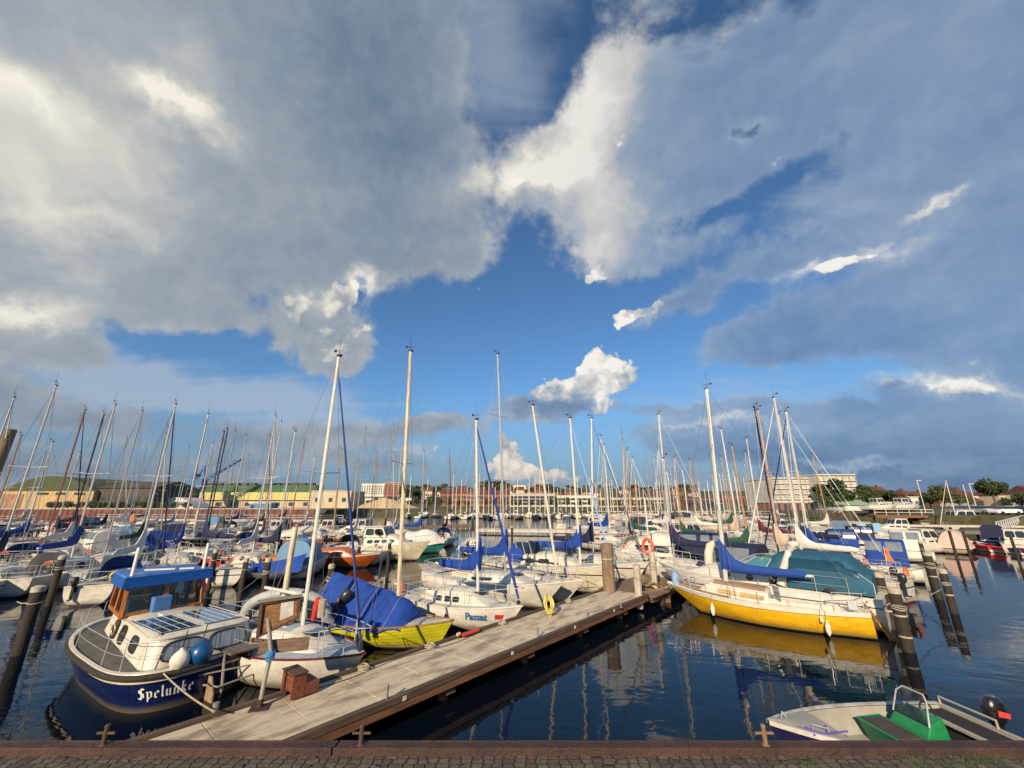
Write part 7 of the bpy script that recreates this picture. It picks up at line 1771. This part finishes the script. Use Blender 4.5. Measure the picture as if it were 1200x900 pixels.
for i in range(13):
    k = i / 12; x = lerp(-3.4, 3.1, k); tt = h.tx(x); rr.append([(x, (h.b(tt) + .1) * q, lerp(2.0 - .5 * sm(k, .7, 1), .5, abs(q) ** 2.6)) for q in [j / 5 - 1 for j in range(11)]])
m.loft(rr, closed=False, caps=False); m.poly(rr[0]); m.poly(rr[-1]); m.build('tarpaulin', mat('pale_pink_tarpaulin', (.62, .42, .36), .8, bump=.4, bscale=6), t, smooth=True, angle=60)
for i in range(4):
    p = at_px(1146 + i * 17, 637 + i * 1.5, .6); t = thing('rowing_boat', '%s rowing boat from the left at the dark right pontoon' % ords[i], 'rowing boat', (p.x, p.y, 0), R(70), 'small red rowing boats at the right pontoon'); h = Hull(4.4, 1.5, (.75, .55, .55), tw=.7); m2 = MB(); h.shell(m2, 12); m2.build('hull', hull_mat([HC['red'], HC['red'], HC['dark blue'], HC['red']][i], (.6, .6, .58), z_boot=.2), t, smooth=True); m2 = MB(); h.deck(m2, (-1.5, 1.2, .5), 12); m2.build('deck', [M_red, M_gel, M_navy, M_red][i], t); m2 = MB(); m2.box((-.1, 0, .45), (.25, 1.3, .04)); m2.box((-1.2, 0, .45), (.25, 1.2, .04)); m2.build('thwart', M_teak, t)
for i, px in enumerate((1010, 1027)):
    p = WY(px, 617, 46); t = thing('deck_chair', 'light blue seat on the far jetty, %s' % ('left one' if i == 0 else 'right one'), 'chair', (p.x, p.y, p.z - .6)); MB().box((0, 0, .5), (.7, .08, .9)).build('backrest', mat('sky_blue_cloth', (.20, .42, .62), .8), t); MB().box((0, .4, .25), (.7, .7, .08)).build('seat', mat('sky_blue_cloth', (.20, .42, .62), .8), t)

# filler boats, copies of a few models, each with its own label
fm = []
for i, (hc, cv, kind) in enumerate([('white', 'navy', 's'), ('white', 'blue', 's'), ('cream', None, 's'), ('dark blue', 'white', 's'), ('white', None, 'm'), ('white', 'navy', 'm'), ('pale grey', 'white', 's'), ('white', 'black', 'm'), ('white', 'burgundy', 's'), ('navy', 'grey', 's'), ('white', 'green', 's'), ('cream', 'sky blue', 'm'), ('varnished', 'beige', 's'), ('white', 'grey', 's')]):
    if kind == 's': r_, _, _ = sailboat('x', (0, -400 - i * 20), 0, L=7.6 + .3 * (i % 3), B=2.5, hullcol=HC[hc], mx=.56, top=9.6 + .5 * (i % 5), mm=[M_whitemast, M_alu, M_woodmast, M_alu][i % 4], cover=CANV[cv] if cv else None, lod=1, hood='navy' if i == 0 else None, lean=(-.15, 0), stripe=(.02, .04, .15) if i == 1 else None, s0=.55, s1=.62, wire=.007)
    else: r_, _, _ = motorboat('x', (0, -400 - i * 20), 0, L=7.4, B=2.6, hullcol=HC[hc], wheel=i != 5, canopy=cv, lod=1, cabh=.55)
    fm.append((r_, hc, cv, kind))
rf_ = random.Random(21); taken = []
for o in C.objects:
    if o.parent is None and o.get('category') in ('sailboat', 'motorboat', 'boat') and o.location.y > 0: taken.append(Vector((o.location.x, o.location.y)))
first = {}
def filler(x, y, a, i, lab, grp):
    for q in taken:
        if (q - Vector((x, y))).length < 2.9: return False
    taken.append(Vector((x, y)))
    r_, hc, cv, kind = fm[i]
    o = r_ if i not in first else dup(r_); first[i] = 1
    o.location = (x, y, 0); o.rotation_euler = (0, 0, a); s = rf_.uniform(.88, 1.12); o.scale = (s, s, s * rf_.uniform(.95, 1.08))
    o['label'] = lab; o['group'] = grp; return True
rows = [((-28, 25.5), (-21.5, 27.5), 3.1, 118, 'front left row'), ((-40, 31), (-8, 40), 3.2, 118, 'second left row'), ((-58, 42), (-14, 50), 3.3, 115, 'third left row'), ((-85, 56), (-20, 62), 3.4, 100, 'fourth left row'), ((-100, 74), (-30, 80), 4.0, 95, 'last left row'),
        ((12, 32), (21, 29.5), 3.2, 130, 'row behind the yellow and teal yachts'), ((9, 42), (31, 38), 3.3, 128, 'second row on the right'), ((12, 54), (42, 51), 3.5, 120, 'third row on the right'), ((16, 72), (50, 71), 3.8, 100, 'fourth row on the right'), ((22, 98), (60, 94), 4.6, 95, 'last right row')]
for (a, b, stp, ang, nm) in rows:
    a = Vector(a); b = Vector(b); n = int((b - a).length / stp); c = 0
    for i in range(n + 1):
        q = a.lerp(b, i / max(1, n)); x, y = q.x + rf_.uniform(-.5, .5), q.y + rf_.uniform(-1.2, 1.2)
        k = rf_.randrange(len(fm)); _, hc, cv, kd = fm[k]
        if rf_.random() < .12: continue
        al = R(ang + rf_.uniform(-9, 9) + (180 if rf_.random() < .3 else 0))
        lab = '%s %s%s, %s from left in the %s' % (hc, 'sailboat' if kd == 's' else 'motorboat', (', %s cover' % cv) if cv else '', ords[c], nm)
        if filler(x, y, al, k, lab, 'boats in the ' + nm): c += 1
for i, (r_, *_r) in enumerate(fm):
    if i not in first:
        for ch in list(r_.children_recursive): bpy.data.objects.remove(ch)
        bpy.data.objects.remove(r_)
# far marina: small sailboats along the far shore
def small_sail(hc, cov):
    t = thing('sailboat', 'x', 'sailboat'); h = Hull(8, 2.7, (1.2, .9, .9)); m2 = MB(); h.shell(m2, 10, 5); m2.build('hull', hull_mat(HC[hc]), t, smooth=True); m2 = MB(); h.deck(m2, None, 10); m2.build('deck', M_gel, t)
    c = Cabin(-.8, 2.4, .9, .5, .95, .5); m2 = MB(); c.body(m2, 6); m2.build('cabin', M_gel, t, smooth=True); MB().tube([(.6, 0, 1.2), (.5, 0, 12)], [.14, .10], 5).build('mast', M_whitemast, t); MB().tube([(.55, 0, 2.3), (-2.6, 0, 2.35)], .2, 6).build('sail_cover', CANV[cov], t); return t
ss = [small_sail('white', 'navy'), small_sail('white', 'white'), small_sail('dark blue', 'blue'), small_sail('cream', 'white')]; fs = set(); cnt = 0
for i in range(78):
    px = 478 + i * 5.15 + rf_.uniform(-2, 2)
    if px < 770: Y = rf_.uniform(122, 146); dense = px > 560
    else: Y = rf_.uniform(98, 124)
    if px < 560 and rf_.random() < .5: continue
    k = rf_.randrange(4); X_ = (px - 600) / 466 * (Y * .9577); o = ss[k] if k not in fs else dup(ss[k]); fs.add(k)
    o.location = (X_, Y, 0); o.rotation_euler = (0, 0, R(rf_.choice([80, 100, 260, 275]) + rf_.uniform(-8, 8))); o.scale = (1, 1, rf_.uniform(.72, 1.15)); o['label'] = 'tiny sailboat in the far marina, %s from the left' % ords[cnt]; o['group'] = 'sailboats in the far marina'; cnt += 1

# parked cars and boats on the right bank
def car(px, py, Y, col, lab, rz):
    p = WY(px, py, Y); z = ground_z(p.x, Y) + .02; t = thing('parked_car', lab, 'car', (p.x, Y, z), R(rz), 'cars parked on the right bank'); mm = mat('car_paint_' + col[0], col[1], .3, coat=.6)
    m = MB(); pr = [(-2.1, .35), (-2.15, .8), (-1.9, .95), (-1.3, 1.0), (1.1, 1.0), (1.9, .85), (2.15, .6), (2.1, .3)]; m.loft([[(x, y * w, z_) for x, z_ in pr] for y, w in ((-.85, 1), (.85, 1))]); m.build('body', mm, t, bevel=.08)
    m = MB(); m.loft([[(-1.75, y, 1.0), (-1.35, y * .88, 1.45), (.3, y * .88, 1.47), (1.05, y, 1.0)] for y in (-.78, .78)]); m.build('cabin', M_glass, t, bevel=.04); MB().box((-.5, 0, 1.47), (1.7, 1.3, .05)).build('roof', mm, t, bevel=.02)
    for sx in (-1.3, 1.35):
        for sy in (-.8, .8):
            o = MB().tube([(sx, sy - .1, .32), (sx, sy + .1, .32)], .32, 14).build('wheel', M_rubber, t)
for (px, Y, col, lab, rz) in [(1138, 78, ('grey', (.16, .18, .20)), 'dark grey parked estate car on the right bank', 175), (1150, 79, ('silver', (.45, .48, .50)), 'silver blue parked car beside the dark grey estate car', 170), (1178, 74, ('white', (.7, .7, .7)), 'white parked car right of the umbrella shaped tree', 178), (1196, 74, ('black', (.03, .03, .035)), 'black parked car at the far right edge of the bank', 178), (1186, 82, ('paleblue', (.3, .4, .5)), 'light blue parked car behind the white one', 178), (1128, 80, ('black', (.03, .03, .035)), 'black parked car at the left end of the parked cars', 175)]:
    car(px, 600, Y, col, lab, rz)
for i, (px, Y, rz) in enumerate([(1034, 84, 5), (1046, 88, 170), (1062, 86, 10)]):
    p = WY(px, 600, Y); r_, h_, c_ = motorboat('laid up white boat on the right bank behind the white railing, %s from the left' % ords[i], (p.x, Y), R(rz), L=7.5, B=2.6, lod=1, cabh=.6, wheel=i != 1, canopy='navy' if i == 1 else None, group='boats laid up on the right bank'); r_.location.z = ground_z(p.x, Y) + .7
    m = MB()
    for sx in (-2, 1.5): m.box((sx, 0, -.5), (.3, 1.6, .7))
    m.build('cradle', M_dktimber, r_)
def rail_line(pts, lab, h=1.0):
    t = thing('white_handrail', lab, 'railing', (0, 0, 0)); m = MB()
    for a, b in zip(pts, pts[1:]):
        a, b = Vector(a), Vector(b); n = max(1, int((b - a).length / 2.0))
        for i in range(n + 1): q = a.lerp(b, i / n); m.beam(q, q + V3(0, 0, h), .08, .08)
        for k in (1, .5): m.beam(a + V3(0, 0, h * k), b + V3(0, 0, h * k), .07, .09)
    m.build('railing', M_wrail, t)
rail_line([W(1170, 622, 1.3), W(1200, 612, 1.6), W(1260, 606, 1.8)], 'white handrail of the gangway at the right edge of the picture', 1.0)
a = WY(974, 604, 96); b = WY(997, 596, 90)
rail_line([(a.x, 96, 1.2), (b.x + 1, 92, 3.0)], 'white stair railing climbing the bank left of the green roofed shed', 1.1)
# thin white lamp posts on the far bank
for i, (px, Y, ht) in enumerate([(1082, 95, 7), (1143, 90, 6), (880, 128, 8), (330, 133, 7), (700, 148, 8)]):
    p = WY(px, 590, Y); t = thing('lamp_post', 'slim lamp post %s' % ['on the right bank behind the raised jetty', 'among the parked cars on the right bank', 'behind the long white railed jetty', 'on the red quay wall before the green hall', 'before the pale office buildings'][i], 'lamp post', (p.x, Y, ground_z(p.x, Y)), 0, 'lamp posts on the far shore'); MB().tube([(0, 0, 0), (0, 0, ht)], .08, 6).build('post', M_whitemast, t); MB().box((.4, 0, ht), (1.0, .25, .15)).build('lamp_head', M_whitemast, t)
# lines from piles to boats (a few of the many)
for i, (a, b) in enumerate([((46, 700, 1.2), (20, 705, 1.0)), ((74, 668, 1.3), (110, 668, 1.1)), ((315, 665, 1.4), (270, 700, .8)), ((389, 668, 1.4), (360, 700, 1.0)), ((389, 668, 1.4), (425, 690, 1.0)), ((1086, 655, 1.6), (1030, 650, 1.4)), ((1086, 660, 1.5), (1030, 656, 1.3)), ((1086, 664, 1.4), (1045, 668, .8)), ((1104, 690, .9), (1046, 706, 1.1)), ((1029, 690, 1.2), (1000, 700, 1.2))]):
    tag(MB().tube(sag(W(*a), W(*b), .12), .016, 5).build('mooring_line', M_rope, smooth=True), 'pale mooring line tied to a black pile, %s of the pile lines' % ords[i], 'rope', 'lines between piles and boats')
